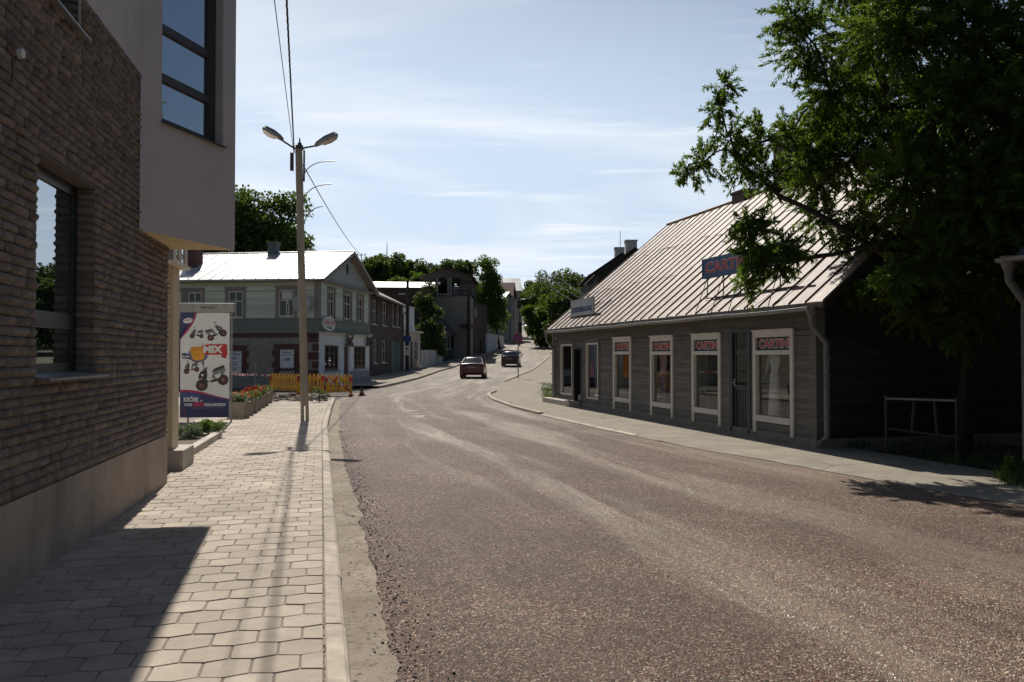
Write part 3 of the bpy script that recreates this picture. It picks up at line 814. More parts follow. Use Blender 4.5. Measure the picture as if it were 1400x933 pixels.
# ------------------------------------------------------------------ advertising banner stand
BD = frame((gnd(280, 578, .114).x, gnd(280, 578, .114).y, .114), R(3)); bl_, br_ = pick(BD, 246.5, 500, 1, 0).x, pick(BD, 313.5, 500, 1, 0).x
zt_, zb_ = pick(BD, 280, 428, 1, 0).z, pick(BD, 280, 571, 1, 0).z
sg = thing('banner_stand', 'white advertising banner with scooters and a mug in a grey metal stand', 'banner', BD.translation, R(3))
m = MB()
for x in (bl_ + .16, br_ + .035): m.tube([(x, .05, -.06), (x, .05, zt_ + .2)], .022, 8)
m.tube([(br_ + .06, .0, -.05), (br_ + .06, .0, zt_)], .012, 6)
m.build('post', M['metal_dull'], sg)
m = MB(); m.box(bl_ - .06, br_ + .11, -.03, .09, zt_ + .012, zt_ + .215); hd = m.build('header_board', M['metal_dull'], sg, bevel=.01)
m = MB(); m.text('TRIOLA', bl_ + .42, zt_ + .095, .32, .045, -.034, 0); m.build('lettering', M['black'], hd)
W, H = br_ - bl_, zt_ - zb_
m = MB(); m.box(bl_, br_, .0, .03, zb_, zt_)
Y = [-.004]
def P2(u, v): return (bl_ + u * W, zb_ + v * H)
def flat(pts, mt, dy=0): m.poly([(P2(u, v)[0], Y[0] - dy, P2(u, v)[1]) for u, v in pts], mt)
def curve(f, a, b, n=10): return [f(a + (b - a) * i / n) for i in range(n + 1)]
PM = [M['paper'], M['navy'], M['magenta'], M['black'], M['orange'], M['red'], mat('poster grey', (.16, .18, .18), .5, var=.3, scale=20), M['blue'], mat('poster dark red', (.16, .02, .02), .5)]
# corner swoosh
flat([(0, 1), (.33, 1)] + curve(lambda t: (.33 - .05 * t - .28 * t ** 2.2, 1 - .13 * t - .12 * t ** 1.4), 0, 1) + [(0, .72)], 2)
flat([(0, 1), (.29, 1)] + curve(lambda t: (.29 - .05 * t - .26 * t ** 2.2, 1 - .13 * t - .10 * t ** 1.4), 0, 1) + [(0, .745)], 1, .002)
m.disc(*P2(.15, .925), .10 * W, .026 * H, Y[0] - .004, 0, rot=.15); flat([(.08, .921), (.22, .931), (.22, .938), (.08, .928)], 2, .006)
# bottom swoosh
flat([(0, 0), (1, 0), (1, .178)] + curve(lambda t: (1 - t, .178 + .095 * (t ** 1.1) * (1 - .12 * t) + .035 * math.sin(t * 3.1) * t), 0, 1, 14), 2)
flat([(0, 0), (1, 0), (1, .172)] + curve(lambda t: (1 - t, .172 + .075 * (t ** 1.1) * (1 - .12 * t) + .03 * math.sin(t * 3.1) * t), 0, 1, 14), 1, .002)
flat([(.02, .235), (.3, .225), (.45, .195), (.3, .185), (.02, .19)], 7, .004)
def ptext(s, u, v, w, h, mt=0, dy=.006, off=.03):
    x, z = P2(u, v); m.text(s, x, z, w * W, h * H, Y[0] - dy - .002, mt, off)
ptext('KRÕBE', .08, .150, .30, .052); ptext('JA', .41, .150, .06, .018); ptext('TORE', .08, .108, .17, .026)
flat([(.27, .104), (.48, .106), (.48, .146), (.27, .142)], 2, .004); ptext('KISALAUBUSEGA!', .50, .108, .43, .030)
flat([(.25, .088), (.92, .090), (.92, .094), (.25, .092)], 6, .004); flat([(.08, .03), (.12, .03), (.11, .075), (.085, .075)], 8, .004)
# mug and ribbon
m.disc(*P2(.36, .60), .20 * W, .075 * H, Y[0] - .002, 7); m.disc(*P2(.36, .605), .18 * W, .068 * H, Y[0] - .004, 6)
flat([(.20, .68), (.43, .70), (.50, .59), (.46, .55), (.30, .54), (.24, .57)], 4, .006); flat([(.18, .685), (.30, .71), (.45, .705), (.43, .68), (.21, .672)], 0, .007)
flat([(.44, .69), (.62, .70), (.95, .70), (.96, .60), (.90, .56), (.86, .60), (.48, .60)], 5, .008); flat([(.84, .575), (.93, .565), (.95, .60), (.84, .60)], 8, .007)
ptext('MIX', .47, .615, .40, .072, 0, .012, .06)
flat([(.03, .61), (.10, .615), (.22, .59), (.22, .555), (.04, .565)], 1, .009); ptext('PLASKA', .045, .572, .155, .020, 0, .012)
def scooter(cx, cy, s, fl=1, dark=3, lean=0.0):
    k = W / H
    def q(x, y):
        ca, sa = math.cos(lean), math.sin(lean); x, y = x * ca - y * sa, x * sa + y * ca
        return (cx + fl * x * s, cy + y * s * k)
    def pl(pts, mt, dy): flat([q(*p) for p in pts], mt, dy)
    for wx, wr in ((-.62, .34), (.62, .31)):
        c = P2(*q(wx, -.32)); rr_ = wr * s * W
        m.disc(c[0], c[1], rr_, rr_, Y[0] - .003, 3, 18); m.disc(c[0], c[1], rr_ * .55, rr_ * .55, Y[0] - .005, 8, 14); m.disc(c[0], c[1], rr_ * .2, rr_ * .2, Y[0] - .007, 6, 10)
    pl([(-.62, -.3), (-.36, .40), (-.14, .5), (-.18, .2), (-.3, -.1), (-.05, -.3), (.5, -.32), (.55, -.1), (.1, -.16), (-.15, -.22), (-.45, -.3)], dark, .009)
    pl([(-.66, .02), (-.42, .12), (-.28, .42), (-.5, .45), (-.7, .2)], dark, .010)
    pl([(.02, -.05), (.2, .28), (.82, .38), (.92, .22), (.72, .0), (.3, -.2)], 6, .010); pl([(.12, .26), (.28, .42), (.85, .5), (.9, .36), (.4, .28)], dark, .012)
    pl([(-.5, .42), (-.1, .62), (-.06, .56), (-.42, .38)], dark, .012); pl([(-.3, .55), (-.26, .9), (-.23, .9), (-.26, .55)], dark, .009); pl([(-.33, .88), (-.2, .98), (-.16, .9), (-.26, .82)], dark, .012)
    pl([(.2, .05), (.6, .1), (.5, -.12), (.3, -.15)], 0, .013); pl([(-.5, .3), (-.4, .3), (-.36, .2), (-.5, .15)], 0, .013)
scooter(.33, .800, .15); scooter(.72, .815, .22, -1, 3, -.35); scooter(.22, .475, .17, 1, 3, .2); scooter(.63, .385, .36, 1, 3, .25)
m.build('banner', PM, sg)

# ------------------------------------------------------------------ concrete flower planters
fr = [(335, 573), (341, 569), (348, 565.5), (352.5, 562), (358, 558.5), (363.5, 555.6), (368, 552)]
pr = None
whats = ['grey leaves and a few red flowers', 'orange flowers among grey leaves', 'orange and red flowers', 'scarlet red flowers in full bloom', 'scarlet flowers and green leaves', 'sparse red flowers', 'pale leaves and few flowers']
for i, (px, py) in enumerate(fr):
    p = gnd(px, py, .114); rng = np.random.default_rng(40 + i)
    if i and False: pass
    pl = thing('flower_planter', 'concrete planter with %s, %s' % (whats[i], ['nearest the banner', 'second from the banner in the row', 'third from the banner in the row', 'middle of the planter row', 'third from the yellow barrier', 'second from the yellow barrier', 'next to the yellow barrier'][i]), 'planter', (p.x - .235, p.y + .235, .114), R(2 + 3 * (i % 3)), 'concrete flower planters along the pavement')
    if pr is None:
        m = MB(); s0, s1, h = .20, .235, .40
        m.add([(-s0, -s0, 0), (s0, -s0, 0), (s0, s0, 0), (-s0, s0, 0), (-s1, -s1, h), (s1, -s1, h), (s1, s1, h), (-s1, s1, h), (-s1 + .05, -s1 + .05, h), (s1 - .05, -s1 + .05, h), (s1 - .05, s1 - .05, h), (-s1 + .05, s1 - .05, h), (-s0 + .05, -s0 + .05, h - .1), (s0 - .05, -s0 + .05, h - .1), (s0 - .05, s0 - .05, h - .1), (-s0 + .05, s0 - .05, h - .1)],
              [(0, 1, 5, 4), (1, 2, 6, 5), (2, 3, 7, 6), (3, 0, 4, 7), (4, 5, 9, 8), (5, 6, 10, 9), (6, 7, 11, 10), (7, 4, 8, 11), (8, 9, 13, 12), (9, 10, 14, 13), (10, 11, 15, 14), (11, 8, 12, 15)])
        tr = m.build('trough', M['concrete_dark'], pl, bevel=.015); m = MB(); m.box(-.19, .19, -.19, .19, .28, .35); sl = m.build('soil', M['soil'], pl); pr = (tr, sl)
    else:
        for o in pr: c = o.copy(); COL.objects.link(c); c.parent = pl
    k = 26; P = np.column_stack([rng.uniform(-.2, .2, k), rng.uniform(-.2, .2, k), rng.uniform(.38, .52, k)])
    V, Q = leaf_cloud(P, 22, .10, .065, .035, rng, .5); link('foliage', np_mesh('foliage', V, Q, M['leaf_grey'] if i in (0, 1, 6) else M['leaf_b'], tint=rng.random(len(Q))), pl)
    nf = [9, 22, 30, 52, 46, 16, 6][i]
    P = np.column_stack([rng.uniform(-.22, .22, nf), rng.uniform(-.22, .22, nf), rng.uniform(.46, .60, nf)])
    V, Q = leaf_cloud(P, 7, .03, .055, .045, rng, 1); link('blossoms', np_mesh('blossoms', V, Q, [M['bright_red'], M['orange']], mi=(rng.random(len(Q)) < [.3, .7, .5, .08, .1, .3, .4][i]).astype(int)), pl)

# ------------------------------------------------------------------ street lamp on a square concrete post
pb = gnd(417, 575, .12); d0 = pb.y
PL = frame((pb.x, d0, .12), R(13))
lp = thing('street_lamp', 'tall square concrete lamp post with two lamp heads and arched brackets on the pavement', 'street lamp', (pb.x, d0, .12), R(13))
zt_ = pick(PL, 408, 203, 1, 0).z
m = MB()
def sqt(m, a, b, z0, z1, x0=0, x1=0): m.hexa([(x0 - a, -a, z0), (x0 + a, -a, z0), (x0 + a, a, z0), (x0 - a, a, z0), (x1 - b, -b, z1), (x1 + b, -b, z1), (x1 + b, b, z1), (x1 - b, b, z1)])
lx = pick(PL, 408.5, 203, 1, 0).x; mx_ = lx * .34 / zt_
sqt(m, .088, .078, .34, zt_, mx_, lx)
m.hexa([(-.09, -.09, -.1), (-.018, -.09, -.1), (-.018, .09, -.1), (-.09, .09, -.1), (mx_ - .088, -.088, .34), (mx_ - .018, -.088, .34), (mx_ - .018, .088, .34), (mx_ - .088, .088, .34)])
m.hexa([(.018, -.09, -.1), (.09, -.09, -.1), (.09, .09, -.1), (.018, .09, -.1), (mx_ + .018, -.088, .34), (mx_ + .088, -.088, .34), (mx_ + .088, .088, .34), (mx_ + .018, .088, .34)])
m.build('post', M['wood_pole'], lp, bevel=.008)
m = MB(); m.box(lx - .07, lx + .1, -.11, .1, zt_ - .02, zt_ + .05); m.lathe([(.05, zt_ + .05), (.045, zt_ + .12), (.02, zt_ + .14), (.012, zt_ + .24)], 8, (lx + .02, 0, 0)); m.box(lx - .19, lx - .11, -.05, .05, zt_ - .52, zt_ - .12); m.box(lx + .1, lx + .14, -.06, .06, zt_ - .75, zt_ - .05)
m.build('pole_cap', M['dark_metal'], lp)
def lamp(sgn, e_px, tip_px):
    e = pick(PL, *e_px, 1, -.02 * sgn); t = pick(PL, *tip_px, 1, 0)
    m = MB(); m.tube([(lx + sgn * .04, 0, zt_ - .02), (lx + sgn * .16, 0, zt_ + .03), tuple(e)], .022, 8); arm = m.build('lamp_arm', M['dark_metal'], lp)
    d = (t - e); L = d.length; d.normalize(); n = Vector((-d.z * sgn, 0, d.x * sgn)) if True else None
    if n.z < 0: n = -n
    Fm = Matrix(((d.x, 0, n.x, e.x), (0, 1, 0, e.y), (d.z, 0, n.z, e.z), (0, 0, 0, 1)))
    m = MB(Fm); ss = [(-.05, .045, .05), (.03, .08, .085), (L * .45, .118, .115), (L * .88, .118, .105), (L, .10, .075)]; vs = []
    for x, w_, h in ss: vs += [(x, -w_, -.01), (x, -w_, h * .45), (x, -w_ * .6, h), (x, w_ * .6, h), (x, w_, h * .45), (x, w_, -.01)]
    fs = [(i * 6 + j, i * 6 + (j + 1) % 6, (i + 1) * 6 + (j + 1) % 6, (i + 1) * 6 + j) for i in range(4) for j in range(6)] + [tuple(range(6))[::-1], tuple(range(24, 30))]
    m.add(vs, fs); m.box(.1, .2, -.05, .05, .07, .1)
    hd = m.build('lamp_head', M['metal_dull'], arm)
    m = MB(Fm); vs = []
    for x, w_, h in [(L * .16, .09, .012), (L * .28, .10, .055), (L * .6, .105, .078), (L * .9, .10, .055), (L * .98, .09, .012)]: vs += [(x, -w_, -.012), (x, -w_ * .6, -h), (x, w_ * .6, -h), (x, w_, -.012)]
    m.add(vs, [(i * 4 + j, i * 4 + j + 1, (i + 1) * 4 + j + 1, (i + 1) * 4 + j) for i in range(4) for j in range(3)] + [(0, 1, 2, 3), (16, 17, 18, 19)], 0, .5, True)
    c = m.build('lamp_glass', M['lamp_glass'], arm)
def clear_plastic():
    t = NT('milky lamp cover'); t.b.inputs['Transmission Weight'].default_value = .35
    return t.fin((.8, .78, .7, 1), .25)
M['lamp_glass'] = clear_plastic()
lamp(-1, (384, 191), (359, 177)); lamp(1, (434, 199), (462, 186))
for a, b, c, s in [((413, 256), (424, 228), (458, 221), 234), ((414, 283), (424, 260), (453, 252), 264), ((415, 308), (424, 290), (442, 282), 291)]:
    A, B, C = (pick(PL, *q, 1, -.11) for q in (a, b, c)); pts = []
    for i in range(13):
        t = i / 12; bb = B * 2 - (A + C) * .5; pts.append(tuple(A * (1 - t) ** 2 + bb * 2 * t * (1 - t) + C * t * t))
    q = pick(PL, 424, s, 1, -.11)
    m = MB(); m.tube(pts, .011, 6); m.tube([(lx + .05, -.10, q.z), (q.x, -.11, q.z)], .008, 6); m.build('arched_bracket', M['metal_dull'], lp)

# overhead cables
def cable(name, label, a, b, sag, r=.013, twist=False, n=24):
    pts = []
    for i in range(n + 1):
        t = i / n; p = Vector(a) * (1 - t) + Vector(b) * t; p.z -= 4 * sag * t * (1 - t); pts.append(p)
    o = Vector(a)
    m = MB()
    if twist:
        for ph in (0, 2.1, 4.2):
            q = []
            N = int((Vector(b) - Vector(a)).length / .09)
            for i in range(N + 1):
                t = i / N; p = Vector(a) * (1 - t) + Vector(b) * t; p.z -= 4 * sag * t * (1 - t)
                an = ph + i * .75; q.append((p.x - o.x + math.cos(an) * r, p.y - o.y, p.z - o.z + math.sin(an) * r))
            m.tube(q, r * .85, 5, caps=False)
    else: m.tube([tuple(p - o) for p in pts], r, 6)
    return tag(m.build(name, M['rubber'], None, loc=a), label, 'cable')
top = PL @ Vector((lx - .12, 0, zt_ - .05))
e1, e2 = at(376, 0, 10.6), at(391, 0, 10.6)
def ext(a, b, y):
    t = (y - a.y) / (b.y - a.y); p = a + (b - a) * t; return Vector((p.x, y, max(6.3, min(7.2, p.z))))
cable('overhead_cable', 'thin black cable, left of two running overhead from the lamp post', top, ext(top, e1, -16), .10, .007)
cable('overhead_cable', 'twisted black cable, right of two running overhead from the lamp post', PL @ Vector((lx - .1, -.05, zt_ - .12)), ext(top, e2, -16), .12, .009, True)
# ------------------------------------------------------------------ the low boarded shop on the right
HX = Vector((3.84, -13.8, 0)).normalized(); HRZ = math.atan2(HX.y, HX.x); HL = 14.32
HO = (1.44, 27.6, .06); HM = frame(HO, HRZ)
hs = thing('boarded_shop', 'long low grey boarded wooden shop with a ribbed tin roof at the bend', 'shop', HO, HRZ)
def hx(px, py=500): return pick(HM, px, py, 1, 0).x
def hz_(px, py, y=0): return pick(HM, px, py, 1, y).z
ZE = 2.42; EY = -.36
ez = hz_(1125, 413, EY); RY = 4.2; rz_ = pick(HM, 908, 310, 1, RY).z
slope = (rz_ - ez) / (RY - EY)
XF, XN = pick(HM, 747, 456, 1, EY).x, pick(HM, 1125, 413, 1, EY).x
# openings: (px left, px right, px top at left, px bottom at left) of outer frames
W_SIGN = [(840, 864.5, 462, 557), (891, 922, 460, 569), (948, 987.5, 457, 578), (1032, 1087.5, 452, 596)]
W_DARK = [(768, 783.5, 471, 540), (803, 819, 469, 546)]
D_ = [(1001, 1025, 453, 590), (786, 795, 478, 556)]
ops = []; sw = []; dw = []; dd = []
for a, b, t, bt in W_SIGN:
    x0, x1 = hx(a), hx(b); z0, z1 = .28, hz_((a + b) / 2, t + (-.5), 0); sw.append((x0, x1, z0, z1)); ops.append((x0 + .03, x1 - .03, z0 + .03, z1 - .03))
for a, b, t, bt in W_DARK:
    x0, x1 = hx(a), hx(b); z0, z1 = hz_((a + b) / 2, bt), hz_((a + b) / 2, t); dw.append((x0, x1, z0, z1)); ops.append((x0 + .02, x1 - .02, z0 + .02, z1 - .02))
for a, b, t, bt in D_:
    x0, x1 = hx(a), hx(b); z0, z1 = .1, hz_((a + b) / 2, t); dd.append((x0, x1, z0, z1)); ops.append((x0, x1, -.3, z1))
m = MB(); boards(m, .0, HL, .02, ez + .12, ops, 0, .098, .014, 0, None, 3)
m.M = Matrix.Translation((0, 0, 0)) @ Matrix.Rotation(R(-90), 4, 'Z')       # far gable end, facing away up the street
m.M = Matrix.Identity(4)
front = m.build('front_wall', M['timber'], hs)
GY = 2 * RY
def glim(z):
    h = (z - ez) / slope if z > ez else 0
    return (max(0, EY + h), min(GY, GY - (EY + h)))
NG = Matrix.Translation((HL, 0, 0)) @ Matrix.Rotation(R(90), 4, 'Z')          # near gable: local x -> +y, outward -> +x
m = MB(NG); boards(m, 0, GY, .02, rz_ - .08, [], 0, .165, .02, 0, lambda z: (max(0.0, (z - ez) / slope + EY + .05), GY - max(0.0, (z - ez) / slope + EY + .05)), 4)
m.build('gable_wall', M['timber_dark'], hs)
m = MB()
pts = [(0, -.3), (GY, -.3), (GY, ez), (RY, rz_ - .1), (0, ez)]
m.poly([(.0, y, z) for y, z in pts]); m.quad((0, GY, -.3), (HL, GY, -.3), (HL, GY, ez), (0, GY, ez)); m.poly([(HL - .03, y, z) for y, z in pts])
wall(m, 0, HL, -.3, ez + .2, ops, .012, .1)
m.build('inner_shell', M['timber_dark'], hs)
# stone footing and corner boards
m = MB(); m.box(-.02, HL + .03, -.03, .05, -.25, .10); m.box(HL - .02, HL + .032, .05, GY, -.25, .10); m.build('footing', M['concrete_dark'], hs)
m = MB(); m.box(HL - .14, HL + .045, -.045, -.02, .1, ez); m.box(HL + .02, HL + .045, -.02, .14, .1, ez); m.build('corner_board', M['timber'], hs)
m = MB(); m.box(-.04, .12, -.04, -.02, .1, ez); m.build('corner_board', M['timber'], hs)
m = MB(); m.box(0, HL, EY + .04, -.02, ez - .045, ez - .03); m.box(XF, XN, EY + .0, EY + .03, ez - .09, ez - .012); m.build('eave_board', M['timber'], hs)
# ribbed tin roof
def tin():
    t = NT('faded ribbed tin'); o = t.coord('Object')
    col = t.mix(t.ramp(t.noise(o, 1.1, 6, .65), .3, .7), (.175, .112, .074, 1), (.285, .20, .143, 1))
    st = t.noise(t.coord('Object', (5, .45, .45)), 1.6, 7, .65)
    col = t.mix(t.ramp(st, .42, .60), col, (.11, .058, .038, 1))
    col = t.mix(t.ramp(t.noise(o, 3.3, 5, .7), .58, .74), col, (.36, .285, .23, 1))
    k = t.attr(); col = t.mix(t.math('MULTIPLY', t.math('GREATER_THAN', k, .72), .55), col, (.155, .105, .078, 1)); kk = t.math('MULTIPLY_ADD', k, .42, .76); cc = t.node('ShaderNodeCombineColor')
    for i in range(3): t.l.new(kk, cc.inputs[i])
    col = t.mix(1.0, col, cc.outputs[0], 'MULTIPLY')
    return t.fin(col, .6, t.bump(t.math('ADD', t.noise(o, 6, 5), t.math('MULTIPLY', t.noise(o, 1.6, 3), 2.5)), .45, .03), .0, .35)
M['tin'] = tin()
m = MB(); rr = random.Random(8)
n = int(round((XN - XF) / .475)); xs = [XF + (XN - XF) * i / n for i in range(n + 1)]
def rp(y, up=0.0): return ez + (y - EY) * slope + up
Ls = math.hypot(1, slope); nx_, nz_ = -slope / Ls, 1 / Ls
for side in (0, 1):
    f = (lambda y: y) if side == 0 else (lambda y: GY - y)
    for i in range(n):
        cut = [EY, EY + rr.uniform(1.4, 1.7), EY + rr.uniform(2.9, 3.2), RY]
        for a, b in zip(cut, cut[1:]):
            t = rr.random(); w1, w2 = rr.uniform(-.010, .014), rr.uniform(-.010, .014)
            m.add([(xs[i], f(a), rp(a, .012)), (xs[i + 1], f(a), rp(a, .012)), (xs[i + 1], f(b), rp(b, .002)), (xs[i], f(b), rp(b, .002)), ((xs[i] + xs[i + 1]) / 2, f(a), rp(a, .012 + w1)), ((xs[i] + xs[i + 1]) / 2, f(b), rp(b, .002 + w2))], [(0, 4, 5, 3), (4, 1, 2, 5)], 0, t)
            m.quad((xs[i], f(a), rp(a, .012)), (xs[i + 1], f(a), rp(a, .012)), (xs[i + 1], f(a), rp(a, -.01)), (xs[i], f(a), rp(a, -.01)), 0, t)
    for i, x in enumerate(xs):
        x = x + rr.uniform(-.014, .014)
        a, b = EY - .0, RY; h = .036; w_ = .009
        m.hexa([(x - w_, f(a), rp(a)), (x + w_, f(a), rp(a)), (x + w_, f(b), rp(b)), (x - w_, f(b), rp(b)), (x - w_ * .6, f(a), rp(a, h + .012)), (x + w_ * .6 + .004, f(a), rp(a, h + .012)), (x + w_ * .6 + .004, f(b), rp(b, h)), (x - w_ * .6, f(b), rp(b, h))], 0, .2)
    # underside
    m.quad((XF, f(EY), rp(EY, -.035)), (XN, f(EY), rp(EY, -.035)), (XN, f(RY), rp(RY, -.035)), (XF, f(RY), rp(RY, -.035)), 1)
    for x in (XF, XN): m.quad((x, f(EY), rp(EY, -.035)), (x, f(RY), rp(RY, -.035)), (x, f(RY), rp(RY, .01)), (x, f(EY), rp(EY, .01)), 1)
m.tube([(XF, RY, rz_ + .03), (XN, RY, rz_ + .03)], .05, 8)
roof = m.build('roof', [M['tin'], M['timber_dark']], hs)
for x in (XF + .02, XN - .02):
    for f in (lambda y: y, lambda y: GY - y):
        m = MB(); m.hexa([(x - .015, f(EY), rp(EY, -.17)), (x + .015, f(EY), rp(EY, -.17)), (x + .015, f(RY), rp(RY, -.17)), (x - .015, f(RY), rp(RY, -.17)), (x - .015, f(EY), rp(EY, -.036)), (x + .015, f(EY), rp(EY, -.036)), (x + .015, f(RY), rp(RY, -.036)), (x - .015, f(RY), rp(RY, -.036))])
        m.build('barge_board', M['timber_dark'], hs)
# chimneys on the ridge
xr = pick(HM, 1022, 262, 1, RY + .2)
m = MB(); m.box(xr.x - .35, xr.x + .35, RY - .12, RY + .4, rz_ - .5, xr.z - .08); m.box(xr.x - .39, xr.x + .39, RY - .16, RY + .44, xr.z - .08, xr.z); m.build('chimney', M['brown_brick'] if 'brown_brick' in M else M['rust_metal'], hs)
xr = pick(HM, 1088, 190, 1, RY + .2)
m = MB(); m.box(xr.x - .3, xr.x + .3, RY - .3, RY + .3, rz_ - .5, xr.z - .12); m.box(xr.x - .35, xr.x + .35, RY - .35, RY + .35, xr.z - .12, xr.z); m.build('chimney', M['rust_metal'], hs)
# gutter and downpipes
def half_gutter(m, x0, x1, y, z, r, sag=.0, n=24):
    vs = []; k = 7
    for i in range(n + 1):
        x = x0 + (x1 - x0) * i / n; zz = z + sag * math.sin(i * 1.1) * .6
        for j in range(k + 1):
            t = math.pi * j / k; vs.append((x, y - math.cos(t) * r, zz - math.sin(t) * r))
    m.add(vs, [(i * (k + 1) + j, i * (k + 1) + j + 1, (i + 1) * (k + 1) + j + 1, (i + 1) * (k + 1) + j) for i in range(n) for j in range(k)], 0, .5, True)
    for s in (-1, 1): m.tube([(x0 + (x1 - x0) * i / n, y + s * r, z + sag * math.sin(i * 1.1) * .6) for i in range(n + 1)], .008, 5)
GYY = EY - .03; gz = ez - .075
m = MB(); half_gutter(m, XF, XN - .15, GYY, gz, .062, .012); m.build('gutter', M['metal_dull'], hs)
def downpipe(parent, x, y, ztop, ywall, zbot, r=.048, mt=None, kick=.14):
    m = MB(); m.lathe([(r * 1.0, ztop - .26), (r * 1.15, ztop - .2), (r * 1.9, ztop - .1), (r * 2.0, ztop - .02), (r * 2.0, ztop)], 12, (x, y, 0))
    m.tube([(x, y, ztop - .24), (x, y, ztop - .32), (x, ywall - r - .02, ztop - .62), (x, ywall - r - .02, ztop - .75), (x, ywall - r - .02, zbot + .22), (x, ywall - r - .03, zbot + .14), (x, ywall - kick - .1, zbot + .03)], r, 12)
    for z in (ztop - .9, (ztop + zbot) / 2, zbot + .5): m.lathe([(r * 1.12, z), (r * 1.12, z + .03)], 12, (x, ywall - r - .02, 0)); m.box(x - .01, x + .01, ywall - .03, ywall + .02, z + .005, z + .025)
    return m.build('downpipe', mt or M['pipe'], parent)
downpipe(hs, XN - .25, GYY, gz + .03, -.04, .02); downpipe(hs, XF + .12, GYY, gz + .02, -.04, .02)
# display windows with the shop's name above
lab = ['small', 'second', 'third', 'tall']
for i, (x0, x1, z0, z1) in enumerate(sw):
    m = MB(); fw = .075 + .02 * (x1 - x0); y = -.055; T0 = .05
    ztr = z0 + (z1 - z0) * .735; ztr2 = ztr + .085
    m.box(x0, x0 + fw, y, .06, z0 - .22, z1); m.box(x1 - fw, x1, y, .06, z0 - .22, z1)
    m.box(x0 + fw, x1 - fw, y + .002, .058, z1 - .13, z1 - .001); m.box(x0 + fw, x1 - fw, y - .004, .058, ztr, ztr2); m.box(x0 + fw, x1 - fw, y - .002, .056, z0, z0 + .12)
    m.box(x0 - .02, x1 + .02, y - .03, y + .02, z1 - .012, z1 + .018)
    m.box(x0 + fw, x1 - fw, -.03, .05, z0 - .0, z0 + .02)
    w_ = m.build('window', M['white_trim'], hs, bevel=.006, seg=1)
    m = MB(); m.quad((x0 + fw - .01, .02, z0 + .1), (x1 - fw + .01, .02, z0 + .1), (x1 - fw + .01, .02, ztr + .02), (x0 + fw - .01, .02, ztr + .02)); m.build('pane', M['glass'], w_)
    m = MB(); a, b = x0 + fw, x1 - fw; c, d = ztr2, z1 - .13
    m.box(a, b, .0, .02, c, d, 0)
    pw, ph = (b - a) * .90, (d - c) * .60; px_, pz_ = a + (b - a) * .05, c + (d - c) * .20
    m.text('CARTINI', px_ - .016, pz_ - .016, pw + .032, ph + .032, -.003, 1, .07, .003); m.text('CARTINI', px_, pz_, pw, ph, -.007, 2, .022, .003)
    m.build('name_panel', [M['black'], M['white'], M['red']], w_)
for i, (x0, x1, z0, z1) in enumerate(dw):
    w_ = window(hs, I4, x0, x1, z0, z1, -.04, .055, .08, (), (), M['white_trim'], M['glass'])
    m = MB(); m.box(x0 - .11, x0 - .004, -.035, -.018, .12, z1 + .12); m.box(x1 + .004, x1 + .11, -.035, -.018, .12, z1 + .12); m.box(x0 - .004, x1 + .004, -.034, -.018, z1 + .004, z1 + .12); m.build('casing', M['timber'], w_)
p0 = dw[1]
m = MB(); m.box(p0[0] + .12, p0[0] + .38, .05, .07, p0[2] + .65, p0[2] + 1.1); tag(m.build('red_garment', M['bright_red'], None, loc=HO, rz=HRZ), 'small red cloth hanging behind the narrow shop window', 'garment')
# doors
x0, x1, z0, z1 = dd[0]
m = MB(); m.box(x0, x1, .03, .08, z0, z1); m.box(x0 - .06, x0 + .05, -.03, .06, 0, z1 + .05); m.box(x1 - .05, x1 + .06, -.03, .06, 0, z1 + .05); m.box(x0 + .05, x1 - .05, -.028, .06, z1 - .03, z1 + .05); m.box(x0 + .05, x1 - .05, .012, .06, .85, .95); m.box(x0 + .05, x1 - .05, .012, .06, 1.58, 1.66); m.box(x0 + .05, x0 + .13, .01, .06, .1, z1 - .03); m.box(x1 - .13, x1 - .05, .01, .06, .1, z1 - .03)
for k in range(1, 5): xx = x0 + .13 + (x1 - x0 - .26) * k / 5; m.box(xx - .006, xx + .006, .022, .04, .12, .85)
dr = m.build('door', M['door_wood'], hs)
m = MB(); m.quad((x0 + .13, .022, .95), (x1 - .13, .022, .95), (x1 - .13, .022, 1.58), (x0 + .13, .022, 1.58)); m.quad((x0 + .13, .022, 1.66), (x1 - .13, .022, 1.66), (x1 - .13, .022, z1 - .03), (x0 + .13, .022, z1 - .03)); m.build('pane', M['dark_glass'], dr)
m = MB(); m.tube([(x0 + .09, -.0, 1.0), (x0 + .09, -.05, 1.0), (x0 + .17, -.05, 1.0)], .01, 6); m.box(x0 + .07, x0 + .11, -.004, .01, .92, 1.08); m.build('handle', M['metal'], dr)
x0, x1, z0, z1 = dd[1]
m = MB(); m.box(x0, x1, .35, .4, 0, z1); m.box(x0 - .1, x0, -.03, .4, 0, z1 + .08); m.box(x1, x1 + .1, -.03, .4, 0, z1 + .08); m.box(x0, x1, -.028, .4, z1, z1 + .08); dr = m.build('door', M['door_wood'], hs)
m = MB(); m.tube([(x1 - .12, .33, 1.0), (x1 - .12, .29, 1.05), (x1 - .12, .29, 1.3), (x1 - .12, .33, 1.35)], .01, 6); m.build('handle', M['metal'], dr)
m = MB(); m.box(x0 - 2.1, x1 + .0, -.42, -.03, -.2, .12); m.build('step', M['concrete'], hs, bevel=.01)
m = MB(); m.box(.17, .42, -.03, -.02, 2.08, 2.2, 0); m.build('notice_plate', M['metal_dull'], hs)
m = MB(); m.box(.24, .3, -.03, -.02, 1.85, 2.02, 0); m.build('notice_plate', M['metal_dull'], hs)
for k in range(5): m = MB(); m.lathe([(.035, -.04), (.035, -.018)], 8, (.46, 0, 1.0 + k * .16), axis='y'); m.build('wall_button', M['metal_dull'], hs)
